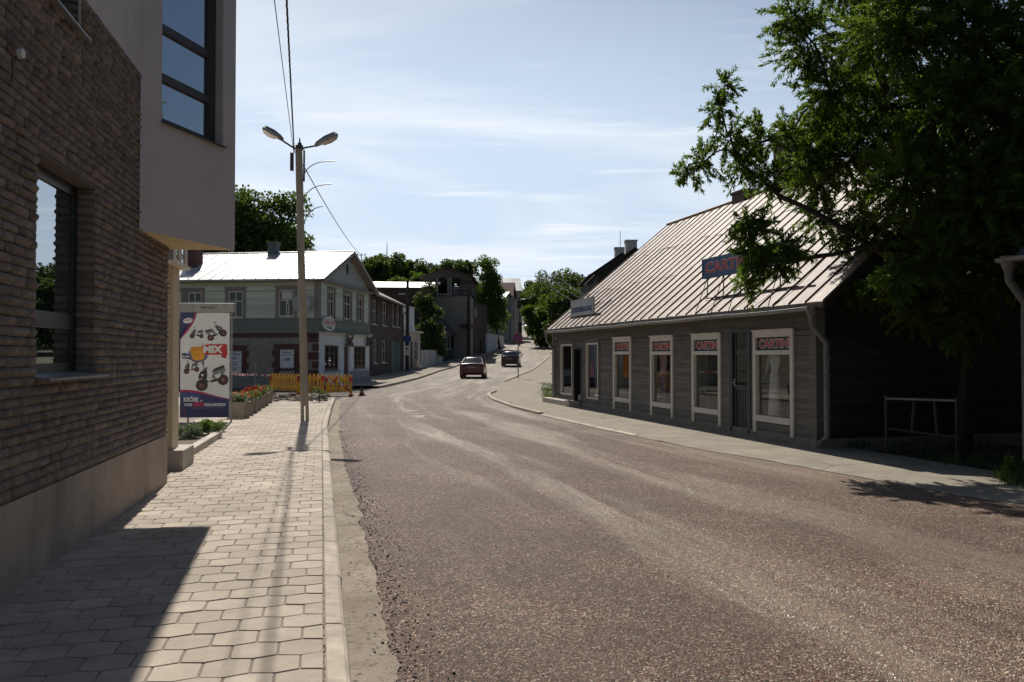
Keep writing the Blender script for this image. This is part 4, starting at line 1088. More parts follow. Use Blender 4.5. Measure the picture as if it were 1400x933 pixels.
# display floor and back wall inside, so that the windows have something to show
m = MB(); m.box(.15, HL - .15, .1, .9, .12, .30); m.build('display_floor', mat('display floor', (.42, .38, .32), .8), hs)
m = MB(); m.box(.15, HL - .15, .9, .94, .30, 2.4); m.build('display_backing', mat('display curtain', (.30, .28, .22), .9, c2=(.42, .40, .33), scale=2, stretch=(4, 1, .3)), hs)
# goods in the windows
def place(x, y, z=.30): return HM @ Vector((x, y, z))
def dress_form(label, x, y, cloth, h=1.45, skirt=True, legs=None, top2=None, head=False):
    p = place(x, y); r_ = thing('mannequin', label, 'mannequin', p, HRZ, 'dressed figures in the shop windows')
    m = MB()
    if legs:
        for s in (-1, 1): m.lathe([(.05, .02), (.045, .1), (.06, .38), (.055, .42), (.085, .74), (.09, .8)], 12, (s * .085, 0, 0), 0)
        m.build('trousers', legs, r_)
        m = MB(); m.lathe([(.155, .72), (.16, .82), (.125, 1.0), (.16, 1.22), (.17, 1.32), (.06, 1.42), (.05, 1.46)], 16, (0, 0, 0), 0, 1, .62)
        for s in (-1, 1): m.tube([(s * .15, 0, 1.34), (s * .22, -.02, 1.1), (s * .21, -.06, .85)], [.05, .042, .032], 8)
        m.build('top', cloth, r_)
    else:
        m.lathe([(.20, .03), (.17, .35), (.14, .7), (.13, .85), (.10, 1.0), (.145, 1.2), (.15, 1.28), (.06, 1.38), (.045, 1.43)], 18, (0, 0, 0), 0, 1, .62)
        for s in (-1, 1): m.tube([(s * .13, 0, 1.32), (s * .19, -.03, 1.1), (s * .17, -.08, .9)], [.045, .036, .028], 8)
        m.build('dress', cloth, r_)
    m = MB(); m.lathe([(.14, .0), (.14, .015), (.015, .02), (.015, .05)], 12)
    m.build('stand', M['bark'], r_)
    if head: m = MB(); m.tube([(0, 0, 1.40), (0, 0, 1.52)], .04, 8); m.ell((0, 0, 1.58), .075, .09, .11); m.build('head', mat('mannequin skin', (.45, .33, .25), .5), r_)
    if head:
        m = MB(); m.ell((0, .02, 1.62), .085, .1, .10); m.build('hair', M['black'], r_)
    return r_
def cloth(name, c): return mat(name, c, .85, var=.2, scale=9, stretch=(3, 3, .5), bump=.3, bscale=25)
x0, x1, z0, z1 = sw[3]; dress_form('long white dress on a stand in the tall shop window', (x0 + x1) / 2 - .36, .26, cloth('white cloth', (.85, .85, .86)))
p = place((x0 + x1) / 2 - .1, .5); m = MB(); m.lathe([(.16, 0), (.2, .2), (.16, .5), (.1, .8), (.06, .86)], 12, sy=.6); m.build('dark_drape', cloth('maroon cloth', (.1, .03, .035)), None, loc=p, rz=HRZ).update_tag()
tag(bpy.data.objects['dark_drape'], 'dark maroon drape beside the long white dress', 'drape')
x0, x1, z0, z1 = sw[1]; dress_form('mannequin in a red and white top and blue trousers behind the shop window', (x0 + x1) / 2 - .48, .26, cloth('red white cloth', (.75, .5, .5)), legs=cloth('denim', (.18, .27, .46)), head=True)
for dx, c, l in ((-.28, (.72, .42, .06), 'yellow garment left of the mannequin in blue trousers'), (.34, (.7, .42, .05), 'ochre garment right of the mannequin in blue trousers')):
    p = place((x0 + x1) / 2 + dx - .62, .42, .95); m = MB(); m.lathe([(.13, 0), (.15, .2), (.12, .4), (.16, .62), (.05, .72)], 12, sy=.4); tag(m.build('garment', cloth('yellow cloth', c), None, loc=p, rz=HRZ), l, 'garment')
x0, x1, z0, z1 = sw[0]; p = place((x0 + x1) / 2 - .42, .3, .95)
m = MB(); m.lathe([(.2, 0), (.2, .2), (.15, .42), (.17, .62), (.05, .75)], 12, sy=.5); tag(m.build('garment', cloth('orange cloth', (.78, .30, .04)), None, loc=p, rz=HRZ), 'orange garment in the shop window nearest the bend', 'garment')
x0, x1, z0, z1 = sw[2]; p = place((x0 + x1) / 2 - .55, .3, 1.3)
m = MB(); m.tube([(0, 0, 0), (.02, 0, .2), (0, 0, .36)], [.03, .02, .012], 8); m.tube([(.0, 0, -1.0), (0, 0, .02)], .008, 5); tag(m.build('display_hanger', M['white'], None, loc=p, rz=HRZ), 'small pale ornament on a rod behind the shop window left of the door', 'ornament')

# ------------------------------------------------------------------ signs standing on the tin roof
SY = .04
bl, br = pick(HM, 963, 370, 1, SY).x, pick(HM, 1074, 345, 1, SY).x
zt, zb = pick(HM, 963, 355, 1, SY).z, pick(HM, 963, 380, 1, SY).z
rs = thing('roof_sign', 'blue sign board with red letters propped on the tin roof behind the branch', 'sign', HM @ Vector(((bl + br) / 2, SY, zb)), HRZ)
w2 = (br - bl) / 2; h2 = zt - zb
m = MB(); m.box(-w2, w2, -.03, .03, 0, h2); m.box(-w2 - .03, w2 + .03, -.045, .045, -.03, 0); m.box(-w2 - .03, -w2, -.045, .045, 0, h2); bb = m.build('board', [mat('faded blue board', (.035, .09, .19), .6, var=.25, scale=5)], rs)
m = MB(); m.text('CARTINI', -w2 + .1, h2 * .17, w2 * 1.25, h2 * .62, -.033, 0, .06, .004); m.text('CARTINI', -w2 + .113, h2 * .19, w2 * 1.25 - .026, h2 * .62 - .03, -.038, 1, .01, .004)
m.build('lettering', [mat('sign pink outline', (.42, .33, .36), .6), mat('sign red', (.40, .04, .04), .6)], bb)
m = MB(); zr = lambda y: rp(y, .03) - zb
for k in range(5):
    x = -w2 + .15 + (2 * w2 - .3) * k / 4
    m.tube([(x, 0, -.02), (x, -.02, zr(SY))], .012, 6); m.tube([(x, .03, -.02), (x + .33, .7, zr(SY + .7))], .009, 6)
    m.tube([(x, 0, .0), (x + .3, -.5, zr(SY - .5))], .009, 6)
m.tube([(-w2, -.02, zr(SY) + .01), (w2 + .4, -.02, zr(SY) + .01)], .012, 6)
m.build('support_frame', M['rust_metal'], rs)
bl, br = pick(HM, 781.5, 425, 1, SY).x, pick(HM, 812, 425, 1, SY).x; zt, zb = pick(HM, 812, 407, 1, SY).z, pick(HM, 812, 430.5, 1, SY).z
rs = thing('roof_sign', 'white sign board with dark blue letters on the far end of the tin roof', 'sign', HM @ Vector(((bl + br) / 2, SY, zb)), HRZ)
w2 = (br - bl) / 2; h2 = zt - zb
m = MB(); m.box(-w2, w2, -.03, .03, 0, h2); m.box(-w2 - .02, w2 + .02, -.04, .04, h2, h2 + .025); bb = m.build('board', mat('chalky sign board', (.46, .47, .47), .6, var=.12, scale=3, dirt=((.34, .36, .37), 2)), rs)
m = MB(); m.text('JUUKSURISALONG', -w2 + .08, h2 * .17, 2 * w2 - .16, h2 * .42, -.034, 0, .035, .004); m.build('lettering', M['navy'], bb)
m = MB()
for x in (-w2 + .05, 0, w2 - .05): m.tube([(x, .0, 0), (x, -.0, zr(SY) + zb - zb)], .014, 6); m.tube([(x, .02, 0), (x + .12, .55, rp(SY + .55, .03) - zb)], .012, 6)
z_ = rp(SY, .04) - zb
m.tube([(-w2 - .1, -.02, z_), (w2 + .5, -.02, z_)], .02, 6)
m.build('support_frame', M['rust_metal'], rs)
for x in (-w2 * .8, 0, w2 * .7):
    m = MB(); m.tube([(x, 0, h2), (x - .1, -.5, h2 + .3), (x - .2, -1.1, h2 + .72)], .014, 6); m.lathe([(.02, .0), (.06, .06), (.05, .12)], 8, (x - .2, -1.12, h2 + .66)); m.build('lamp_rod', M['metal'], rs)
# ------------------------------------------------------------------ the pale green wooden house at the corner of the side street
M['green_board'] = mat('pale green boards', (.52, .57, .46), .8, var=.1, scale=3, stretch=(.3, .3, 3), tint=.14, bump=.2)
M['green_band'] = mat('grey green band', (.165, .20, .175), .8, var=.12)
M['grey_trim'] = mat('grey brown trim', (.24, .215, .20), .8, var=.1)
M['limestone'] = brick_mat('limestone wall', (.40, .365, .31), (.30, .27, .23), (.21, .19, .165), .27, .07, .008, var=.25)
M['brown_brick'] = brick_mat('dark brick', (.105, .058, .045), (.072, .045, .038), (.06, .05, .045), .25, .077, .01)
M['red_brick'] = brick_mat('red brick', (.14, .045, .035), (.10, .037, .03), (.12, .09, .08), .25, .077, .01)
M['shop_white'] = mat('white render', (.66, .68, .70), .9, var=.06, scale=2)
M['shop_grey'] = mat('grey render', (.22, .24, .26), .9, var=.1, scale=2)
M['bright_tin'] = mat('bright tin roof', (.50, .50, .49), .42, .45, var=.12, scale=1.2, dirt=((.33, .33, .33), .7), bump=.12, bscale=4)
M['dark_roof'] = mat('dark roofing', (.05, .045, .042), .85, var=.25)
M['brown_frame'] = mat('brown window frame', (.07, .03, .022), .6)
M['curtain_glass'] = dark_glass('window with dim room', (.03, .03, .032))
GO = (-9.64, 39.7, .10); GRZ = math.atan2(.992, .128); GM = frame(GO, GRZ); GL = 8.27; GD = 11.2
gh = thing('corner_house', 'pale green boarded two storey house with a bright tin roof at the side street', 'house', GO, GRZ)
def gp(px, py): return pick(GM, px, py, 1, 0)      # on the street facade
SM = Matrix.Rotation(R(-90), 4, 'Z')               # side facade: local u from the far end to the corner; outward is -x
SM = Matrix.Translation((0, GD, 0)) @ Matrix.Rotation(R(-90), 4, 'Z')
def spk(px, py): return pick(GM @ SM, px, py, 1, 0)
zE = 5.32; zB1 = gp(437, 436).z; zB0 = gp(437, 453.5).z
zR = pick(GM, 478.6, 344, 1, -.3).z
# openings on the two facades
gu = []
for a, b, t, bt in [(448.5, 456.5, 398, 434), (470, 479.5, 402.5, 437), (488, 495.5, 407, 439)]:
    p, q = gp(a, t), gp(b, bt); gu.append((p.x, q.x, gp((a + b) / 2, bt).z, gp((a + b) / 2, t).z))
gl = []
for a, b, t, bt in [(444, 463, 472.5, 506.5), (484, 500, 473.5, 504)]:
    p, q = gp(a, t), gp(b, bt); gl.append((p.x, q.x, gp((a + b) / 2, bt).z, gp((a + b) / 2, t).z))
gd = (gp(470.5, 474).x, gp(477.5, 474).x, -.05, gp(474, 474).z)
su = []
for a, b, t, bt in [(312, 332.5, 398, 435), (381, 402.5, 396.5, 433.5), (257, 276, 399.5, 436), (244, 248.5, 400, 436)]:
    su.append((spk(a, t).x, spk(b, t).x, spk((a + b) / 2, bt).z, spk((a + b) / 2, t).z))
sl = []
for a, b, t, bt in [(307, 331, 480, 510), (381.5, 402.5, 478, 509), (255, 279, 481, 511)]:
    sl.append((spk(a, t).x, spk(b, t).x, spk((a + b) / 2, bt).z, spk((a + b) / 2, t).z))
m = MB(); boards(m, 0, GL, zB1, zE, gu, 0, .17, .015, 0, None, 31); m.M = SM; boards(m, 0, GD, zB1, zE, su, 0, .17, .015, 0, None, 32)
m.build('boarding', M['green_board'], gh)
m = MB(); half = GL / 2; k = (zR - zE) / (half + .35)
m.M = I4; boards(m, 0, GL, zE + .02, zR - .12, [], -.02, .2, .012, 0, lambda z: (max(0., (z - zE) / k - .2), GL - max(0., (z - zE) / k - .2)), 33)
m.build('gable_boarding', M['green_board'] if False else mat('grey white gable boards', (.36, .38, .37), .85, var=.12, tint=.15), gh)
m = MB(); wall(m, 0, GL, -.3, zB0, gl + [gd], .0, .2); m.build('shop_wall', M['shop_white'], gh)
m = MB(); xa = gd[1] + .1
m.box(xa, GL + .01, -.03, -.002, -.3, gl[1][2] - .12); m.box(0, gd[0] - .1, -.03, -.002, -.3, .35); m.build('shop_plinth', M['shop_grey'], gh)
m = MB(); m.box(-.02, GL + .05, -.16, .0, zB0 - .10, zB0); m.build('shop_cornice', M['white_trim'], gh)
m = MB(SM); wall(m, 0, GD, -.3, zB0, sl, 0, .25, 0); m.build('stone_ground_floor', M['limestone'], gh)
m = MB(SM)
for x0, x1, z0, z1 in sl:
    for a, b in ((x0 - .24, x0), (x1, x1 + .24)):
        for q in range(int((z1 - z0) / .3) + 1): m.box(a - (.12 if q % 2 and a < x0 else 0), b + (.12 if q % 2 and b > x1 else 0), -.035, .05, z0 - .1 + q * .3, min(z1, z0 + .2 + q * .3))
    m.box(x0 - .28, x1 + .28, -.037, .05, z1, z1 + .28)
m.box(0, GD, -.03, .02, zB0 - .30, zB0 - .06)
for q in range(6): m.box(GD - (.55 if q % 2 else .32), GD + .012, -.03, .02, q * .44, q * .44 + .36)
m.build('brick_trim', M['red_brick'], gh)
m = MB(); m.box(-.03, GL + .03, -.035, .0, zB0 + .0, zB1); m.box(-.06, GL + .05, -.09, .0, zB1 - .03, zB1 + .02); m.box(-.06, GL + .05, -.2, .0, zB0 - .01, zB0 + .04)
m.M = SM; m.box(0, GD + .03, -.035, .0, zB0 + .0, zB1); m.box(0, GD + .06, -.085, .0, zB1 - .025, zB1 + .015)
m.build('band', M['green_band'], gh)
m = MB(); m.box(-.045, .22, -.045, .0, zB1, zE); m.M = SM; m.box(GD - .22, GD + .044, -.044, .0, zB1, zE); m.build('corner_board', M['grey_trim'], gh)
m = MB(); m.box(GL - .2, GL + .03, -.044, .0, zB1, zE); m.build('corner_board', M['grey_trim'], gh)
m = MB(); m.box(.02, GL - .02, GD - .05, GD, -.3, zE); m.box(GL - .04, GL, .05, GD, -.3, zE); m.quad((.02, .12, 0), (GL, .12, 0), (GL, .12, .05), (.02, .12, .05)); m.build('rear_wall', M['green_board'], gh)
# casings and windows upstairs
def up_window(F, o, casing=True, vs=(.5,), hs=(.62,)):
    x0, x1, z0, z1 = o
    w_ = window(gh, F, x0, x1, z0, z1, .02, .07, .06, vs, hs, M['white'], M['curtain_glass'])
    if casing:
        m = MB(F); c = .15
        m.box(x0 - c, x0, -.05, .03, z0 - .04, z1 + .14); m.box(x1, x1 + c, -.05, .03, z0 - .04, z1 + .14); m.box(x0, x1, -.051, .03, z1, z1 + .14); m.box(x0 - c - .02, x1 + c + .02, -.09, .0, z0 - .08, z0 - .03); m.box(x0 - c - .03, x1 + c + .03, -.1, .0, z1 + .14, z1 + .19)
        m.build('casing', M['grey_trim'], w_)
    return w_
for o in gu: up_window(I4, o)
for o in su: up_window(SM, o)
# a pale curtain blown in the side window near the corner
x0, x1, z0, z1 = su[1]; m = MB(SM); m.add([(x0 + (x1 - x0) * u + .05 * math.sin(v * 5), .035, z0 + (z1 - z0) * v) for v in (0, .2, .4, .6) for u in ((.55, .62) if v < .5 else (.5, .58))], [(0, 1, 3, 2), (2, 3, 5, 4), (4, 5, 7, 6)]); m.quad((x0 + .15, .035, z0 + (z1 - z0) * .66), (x1 - .12, .035, z0 + (z1 - z0) * .66), (x1 - .12, .035, z1 - .1), (x0 + .15, .035, z1 - .1)); m.build('curtain', M['white'], gh)
# posters filling the ground-floor openings
for i, (x0, x1, z0, z1) in enumerate(sl):
    m = MB(SM); m.box(x0 + .04, x1 - .04, .03, .06, z0, z1, 0); W_ = x1 - x0; H_ = z1 - z0
    if i != 1:
        m.text('TRIOLA', x0 + .12 * W_, z0 + .80 * H_, .76 * W_, .085 * H_, .027, 1, .03)
        for zz, w_ in ((.68, .4), (.62, .3), (.45, .35), (.36, .5), (.2, .4), (.12, .3)): m.box(x0 + (.5 - w_ / 2) * W_, x0 + (.5 + w_ / 2) * W_, .024, .029, z0 + zz * H_, z0 + (zz + .03) * H_, 1 if zz > .4 else 2)
    else:
        m.text('VIP', x0 + .3 * W_, z0 + .48 * H_, .42 * W_, .14 * H_, .027, 1, .02)
        for zz, w_ in ((.86, .6), (.74, .7)): m.box(x0 + (.5 - w_ / 2) * W_, x0 + (.5 + w_ / 2) * W_, .024, .029, z0 + zz * H_, z0 + (zz + .025) * H_, 1)
        for q in range(14): m.disc(x0 + (.08 + .065 * q) * W_, z0 + (.10 + .04 * math.sin(q * 2.1)) * H_, .07 * W_, .07 * H_, .026 - .001 * (q % 3), 2 if q % 3 else 1, 10)
    m.build('window_poster', [M['paper'], M['navy'], M['rust_metal']], gh)
# shop windows, door
for o in gl:
    x0, x1, z0, z1 = o; w_ = window(gh, I4, x0, x1, z0, z1, .06, .1, .08, (.33, .66), (.35, .68), M['brown_frame'], M['curtain_glass'], bw=.05)
    m = MB(); m.box(x0 - .1, x1 + .1, -.07, .1, z0 - .06, z0 - .005); m.build('sill', M['shop_grey'], w_)
    m = MB()
    for q in range(3):
        xx = x0 + (.2 + .25 * q) * (x1 - x0); m.quad((xx, .11, z0 + .15), (xx + .2, .11, z0 + .15), (xx + .14, .11, z1 - .5), (xx + .02, .11, z1 - .35))
    m.build('window_curtain', mat('lace curtain', (.4, .3, .22), .8, var=.4, scale=8), w_)
m = MB(); m.box(gd[0], gd[1], .12, .17, gd[2], gd[3]); m.box(gd[0] + .12, gd[1] - .12, .10, .12, 1.0, gd[3] - .15); m.build('door', M['brown_frame'], gh)
# gable: round vent and cornice return
m = MB(); p = pick(GM, 472, 375, 1, -.05); m.lathe([(.26, -.045), (.32, -.06), (.32, -.03)], 18, (half, 0, (zE + zR) / 2 + .0), axis='y', sx=.55); m.disc(half, (zE + zR) / 2, .26 * .55, .26, -.045, 0, 16); m.build('vent', M['dark_frame'], gh)
m = MB(); m.box(-.25, GL + .25, -.22, .0, zE - .08, zE + .02); m.build('cornice', M['grey_trim'], gh)
# roof: front gable, hip at the back; standing seams in the mesh
ov, fy = .40, -.45; hipY = GD - 2.4
def gz(x): return zE + (half + ov - abs(x - half)) * (zR - zE) / (half + ov)
m = MB()
A, B, C, D_, E_, F_ = (-ov, fy, zE), (half, fy, zR), (GL + ov, fy, zE), (-ov, GD + .4, zE), (half, hipY, zR), (GL + ov, GD + .4, zE)
for pts in ((A, B, E_, D_), (C, F_, E_, B), (D_, E_, F_)): m.poly([Vector(p) + Vector((0, 0, .03)) for p in pts]); m.poly([Vector(p) - Vector((0, 0, .05)) for p in pts], 1)
for a, b in ((A, D_), (D_, F_), (C, F_)): m.quad(a[:2] + (zE + .03,), b[:2] + (zE + .03,), b[:2] + (zE - .05,), a[:2] + (zE - .05,), 1)
n = 20
for q in range(n + 1):
    y = fy + (GD + .4 - fy) * q / n; top = half if y < hipY else half - (y - hipY) / (GD + .4 - hipY) * (half + ov)
    if top < 0: continue
    for sgn in (0, 1):
        xa, xb = (-ov, top) if sgn == 0 else (GL + ov, GL - top)
        m.tube([(xa, y, gz(xa) + .045), (xb, y, gz(xb) + .045)], .022, 4, caps=False)
m.tube([(half, fy, zR + .04), (half, hipY, zR + .04)], .05, 6)
m.build('roof', [M['bright_tin'], M['grey_trim']], gh)
m = MB(); m.hexa([(-ov, fy - .02, zE - .16), (half, fy - .02, zR - .16), (half, fy + .02, zR - .16), (-ov, fy + .02, zE - .16), (-ov, fy - .02, zE + .028), (half, fy - .02, zR + .028), (half, fy + .02, zR + .028), (-ov, fy + .02, zE + .028)]); m.build('barge_board', M['grey_trim'], gh)
m = MB(); x = GL + ov; m.hexa([(half, fy - .02, zR - .16), (x, fy - .02, zE - .16), (x, fy + .02, zE - .16), (half, fy + .02, zR - .16), (half, fy - .02, zR + .028), (x, fy - .02, zE + .028), (x, fy + .02, zE + .028), (half, fy + .02, zR + .028)]); m.build('barge_board', M['grey_trim'], gh)
p = pick(GM, 374, 345, 0, half); m = MB(); s = .24; m.box(half - s, half + s, p.y - s, p.y + s, zR - .4, pick(GM, 374, 333, 0, half).z); m.box(half - s - .06, half + s + .06, p.y - s - .06, p.y + s + .06, pick(GM, 374, 335, 0, half).z, pick(GM, 374, 331.5, 0, half).z); m.build('chimney', mat('sooty chimney', (.10, .12, .12), .9), gh)
p = pick(GM, 268, 372, 0, half * .55); m = MB(); m.box(half * .4, half * .4 + .7, p.y - .35, p.y + .35, zE + .3, zE + 2.1); m.build('chimney', M['red_brick'], gh)
m = MB(); m.box(-.02, .06, 1.0, 1.02, 0, .1)
m = MB(); half_gutter(m, -.3, .3, -.40, zE - .08, .06); 
m = MB(SM); half_gutter(m, -.2, GD + .3, -.46, zE - .06, .065); m.build('gutter', M['pipe'], gh)
# signs of the shop
o = gp(446.5, 443); sgn = thing('oval_sign', 'white oval shop sign with a red ring on the corner house', 'sign', GM @ Vector((o.x, -.1, o.z)), GRZ)
rx = abs(gp(455, 443).x - gp(438, 443).x) / 2; rz2 = .37
m = MB(); m.lathe([(1, -.05), (1, .05)], 28, (0, 0, 0), 0, rx, rz2, axis='y', smooth=True); m.build('panel', M['paper'], sgn)
m = MB(); pts = lambda s: [(rx * s * .9 * math.cos(2 * math.pi * i / 28), -.054, .06 + rz2 * .5 * s * math.sin(2 * math.pi * i / 28)) for i in range(28)]
a, b = pts(1), pts(.88)
m.add(a + b, [(i, (i + 1) % 28, 28 + (i + 1) % 28, 28 + i) for i in range(28)]); m.text('TRIOLA', -rx * .62, -.02, rx * 1.24, .16, -.054, 0, .03); m.text('PUBI', -rx * .4, -.26, rx * .8, .10, -.054, 1, .03); m.build('lettering', [M['red'], M['black']], sgn)
for i, (px, py, l) in enumerate([(474.5, 465.5, 'black wrought iron sign hanging over the shop door'), (502, 465.5, 'black wrought iron sign hanging by the far end of the shop')]):
    o = gp(px, py); s_ = thing('iron_sign', l, 'sign', GM @ Vector((o.x, -.03, o.z)), GRZ, 'wrought iron shop signs')
    m = MB(); u = .62
    for pts in ([(-u, .32), (u, .32)], [(-u, -.3), (u, -.3)], [(-u, .32), (-u * .35, .05), (-u, -.3)], [(u, .32), (u * .35, .0), (u, -.3)], [(-u * .8, -.02), (-.1, .12), (.15, -.05), (u * .8, .1)], [(-.2, -.3), (0, -.05), (.25, -.3)]):
        m.tube([(x, -.12, z) for x, z in pts], .045, 6)
    m.tube([(-.3, 0, .32), (-.3, -.12, .32)], .02, 5); m.tube([(.3, 0, .32), (.3, -.12, .32)], .02, 5)
    m.build('scrollwork', M['black'], s_)
    m = MB(); m.lathe([(.12, -.02), (.12, .02)], 12, (.12, -.12, .0), axis='y'); m.build('emblem', M['red'], s_)
o = spk(418, 416); ds = thing('satellite_dish', 'round grey satellite dish on the green house behind the lamp post', 'satellite dish', GM @ SM @ Vector((o.x, -.1, o.z)), GRZ - R(90))
m = MB(); m.lathe([(.47, -.42), (.44, -.415), (.3, -.34), (.12, -.29), (.001, -.28)], 24, (0, 0, 0), axis='y'); m.build('dish', mat('grey dish', (.36, .37, .365), .6), ds)
m = MB(); m.tube([(0, -.28, 0), (0, .08, 0)], .03, 8); m.tube([(0, -.32, -.3), (0, -.75, -.12)], .015, 6); m.lathe([(.04, -.82), (.05, -.72)], 8, (0, 0, -.1), axis='y'); m.build('mount', M['metal_dull'], ds)

# ------------------------------------------------------------------ generic house along the street
def facade_frame(px0, py0, px1, py1, off=.1):
    """street facade on the left side of the road from near base pixel to far base pixel"""
    a, b = gnd(px0, py0, off), gnd(px1, py1, off); v = b - a
    return a, math.atan2(v.y, v.x), v.xy.length
def gable_slabs(m, L, W, ze, zr, ovx, ovy, axis, th=.08, hip=0, mi=0):
    if axis == 'x':
        f = lambda x, y, z: (x, y, z)
    P = []
    if axis == 'x':     # ridge along x (facade length), slopes face -y and +y
        for y0, y1 in ((-ovy, W / 2), (W + ovy, W / 2)):
            zz = ze - ovy * (zr - ze) / (W / 2)
            m.hexa([(-ovx, y0, zz), (L + ovx, y0, zz), (L + ovx - hip, y1, zr), (-ovx + hip, y1, zr), (-ovx, y0, zz + th), (L + ovx, y0, zz + th), (L + ovx - hip, y1, zr + th), (-ovx + hip, y1, zr + th)], mi)
    else:
        for x0, x1 in ((-ovx, L / 2), (L + ovx, L / 2)):
            zz = ze - ovx * (zr - ze) / (L / 2)
            m.hexa([(x0, -ovy, zz), (x1, -ovy, zr), (x1, W + ovy, zr), (x0, W + ovy, zz), (x0, -ovy, zz + th), (x1, -ovy, zr + th), (x1, W + ovy, zr + th), (x0, W + ovy, zz + th)], mi)
def house(name, label, a, rz, L, W, ze, zr, axis, wm, rm, ops=(), ov=.3, frames=None, cat='house', base=-1.5, side_ops=(), chim=(), glass=None, vs=(.5,), hs=(.6,), trim=None):
    root = thing(name, label, cat, a, rz)
    m = MB(); wall(m, 0, L, base, ze, ops, 0, .2)
    SF = Matrix.Translation((0, W, 0)) @ Matrix.Rotation(R(-90), 4, 'Z')       # near end (faces the camera)
    m.M = SF; wall(m, 0, W, base, ze, side_ops, 0, .2); m.M = I4
    m.quad((0, W, base), (L, W, base), (L, W, ze), (0, W, ze)); m.quad((L, 0, base), (L, W, base), (L, W, ze), (L, 0, ze))
    if axis == 'x':
        for x in (0, L): m.poly([(x, 0, ze), (x, W, ze), (x, W / 2, zr)])
    else:
        for y in (0, W): m.poly([(0, y, ze), (L, y, ze), (L / 2, y, zr)])
    m.build('wall', wm, root)
    m = MB(); gable_slabs(m, L, W, ze, zr, ov, ov, axis); rf = m.build('roof', rm, root)
    for cx, cy, s, h, mt in chim: m = MB(); m.box(cx - s, cx + s, cy - s * .8, cy + s * .8, zr - .8, zr + h - .12); m.box(cx - s - .06, cx + s + .06, cy - s * .8 - .06, cy + s * .8 + .06, zr + h - .12, zr + h); m.build('chimney', mt, rf)
    for F, oo in ((I4, ops), (SF, side_ops)):
        for o in oo:
            window(root, F, o[0], o[1], o[2], o[3], .08, .07, .07, vs, hs, frames or M['white'], glass or M['dark_glass'])
            if trim is not None:
                m = MB(F); m.box(o[0] - .1, o[1] + .1, -.06, .06, o[2] - .07, o[2] - .005); m.build('sill', trim, root)
    return root, SF
# brown brick house
a, rz, L = facade_frame(506.5, 515.5, 550.5, 506.3)
BMx = frame(a, rz); bpk = lambda px, py: pick(BMx, px, py, 1, 0)
L = bpk(550.5, 450).x; ze = bpk(506, 398.5).z; 
op = []
for p0, p1, t, b in ((509, 515, 411, 444), (523, 529, 414, 446), (536.5, 539.5, 417, 447), (542.5, 546.5, 419, 448)):
    op.append((bpk(p0, 430).x, bpk(p1, 430).x, bpk(p1, b).z, bpk(p1, t).z))
lo = [(bpk(511, 480).x, bpk(516, 480).x, .9, 2.5), (bpk(522, 480).x, bpk(528, 480).x, .9, 2.5)]
bh, SF = house('brick_house', 'dark brown brick two storey house next to the green corner house', a, rz, L, 8, ze, ze + 2.0, 'x', M['brown_brick'], mat('grey roofing felt', (.19, .17, .155), .8, var=.2), op + lo, .45, M['white'], vs=(.5,), hs=(.55,), chim=[(L * .55, 4.0, .8, .9, M['brown_brick']), (L * .1, 4.4, .5, .9, M['white'])], trim=M['white'])
x0, x1 = bpk(534, 490).x, bpk(546, 490).x
m = MB(); m.box(x0, x1, -.05, .02, 0, 2.5); m.box((x0 + x1) / 2 - .015, (x0 + x1) / 2 + .015, -.065, .02, 0, 2.48); m.build('door', mat('teal door', (.03, .085, .075), .6), bh)
m = MB(); half_gutter(m, -.3, L + .3, -.50, ze - .26, .07); m.build('gutter', M['pipe'], bh)
downpipe(bh, L - .3, -.50, ze - .22, -.02, .05, .05)
# house with a bright roof further back
q = at(512, 480, 84); house('rear_house', 'house with a blazing white tin roof behind the brown brick house', (q.x - 1.5, 84, T(84)), R(5), 7.5, 8, at(520, 393, 84).z - T(84), at(520, 384, 88).z - T(88), 'x', M['brown_brick'], M['bright_tin'])
# small white shop
a, rz, L = facade_frame(551, 506, 574.5, 502.5)
WM = frame(a, rz); wpk = lambda px, py: pick(WM, px, py, 1, 0)
L = wpk(574.5, 480).x
ws = thing('white_shop', 'small white rendered shop with a cornice between the brick house and picket fence', 'shop', a, rz)
zc = wpk(560, 452).z; zt = wpk(556, 418).z
ops_ = [(L * .12, L * .3, .8, 2.6), (L * .66, L * .85, .8, 2.6)]; dr_ = (L * .40, L * .56, .0, 2.5)
m = MB(); wall(m, 0, L, -1, zc, ops_ + [dr_], 0, .2); m.M = Matrix.Translation((0, 6, 0)) @ Matrix.Rotation(R(-90), 4, 'Z'); m.quad((0, 0, -1), (6, 0, -1), (6, 0, zc), (0, 0, zc)); m.M = I4; m.quad((L, 0, -1), (L, 6, -1), (L, 6, zc), (L, 0, zc)); m.quad((0, 0, zc), (L, 0, zc), (L, 6, zc), (0, 6, zc)); m.build('wall', mat('cream white render', (.50, .46, .42), .9, var=.1), ws)
m = MB(); m.box(-.1, L + .15, -.2, .1, zc - .18, zc + .02); m.box(-.05, L + .1, -.06, -.004, zc - .95, zc - .88); m.build('cornice', M['white_trim'], ws)
m = MB(); wx = wpk(567, 430).x; m.box(0.02, wx, .03, 5, zc - .1, zt); m.build('upper_storey', M['shop_white'], ws)
for o in ops_: window(ws, I4, *o, .08, .06, .07, (.5,), (.6,), M['white'])
m = MB(); m.box(dr_[0], dr_[1], .1, .16, -.2, dr_[3]); m.build('door', M['door_wood'], ws)
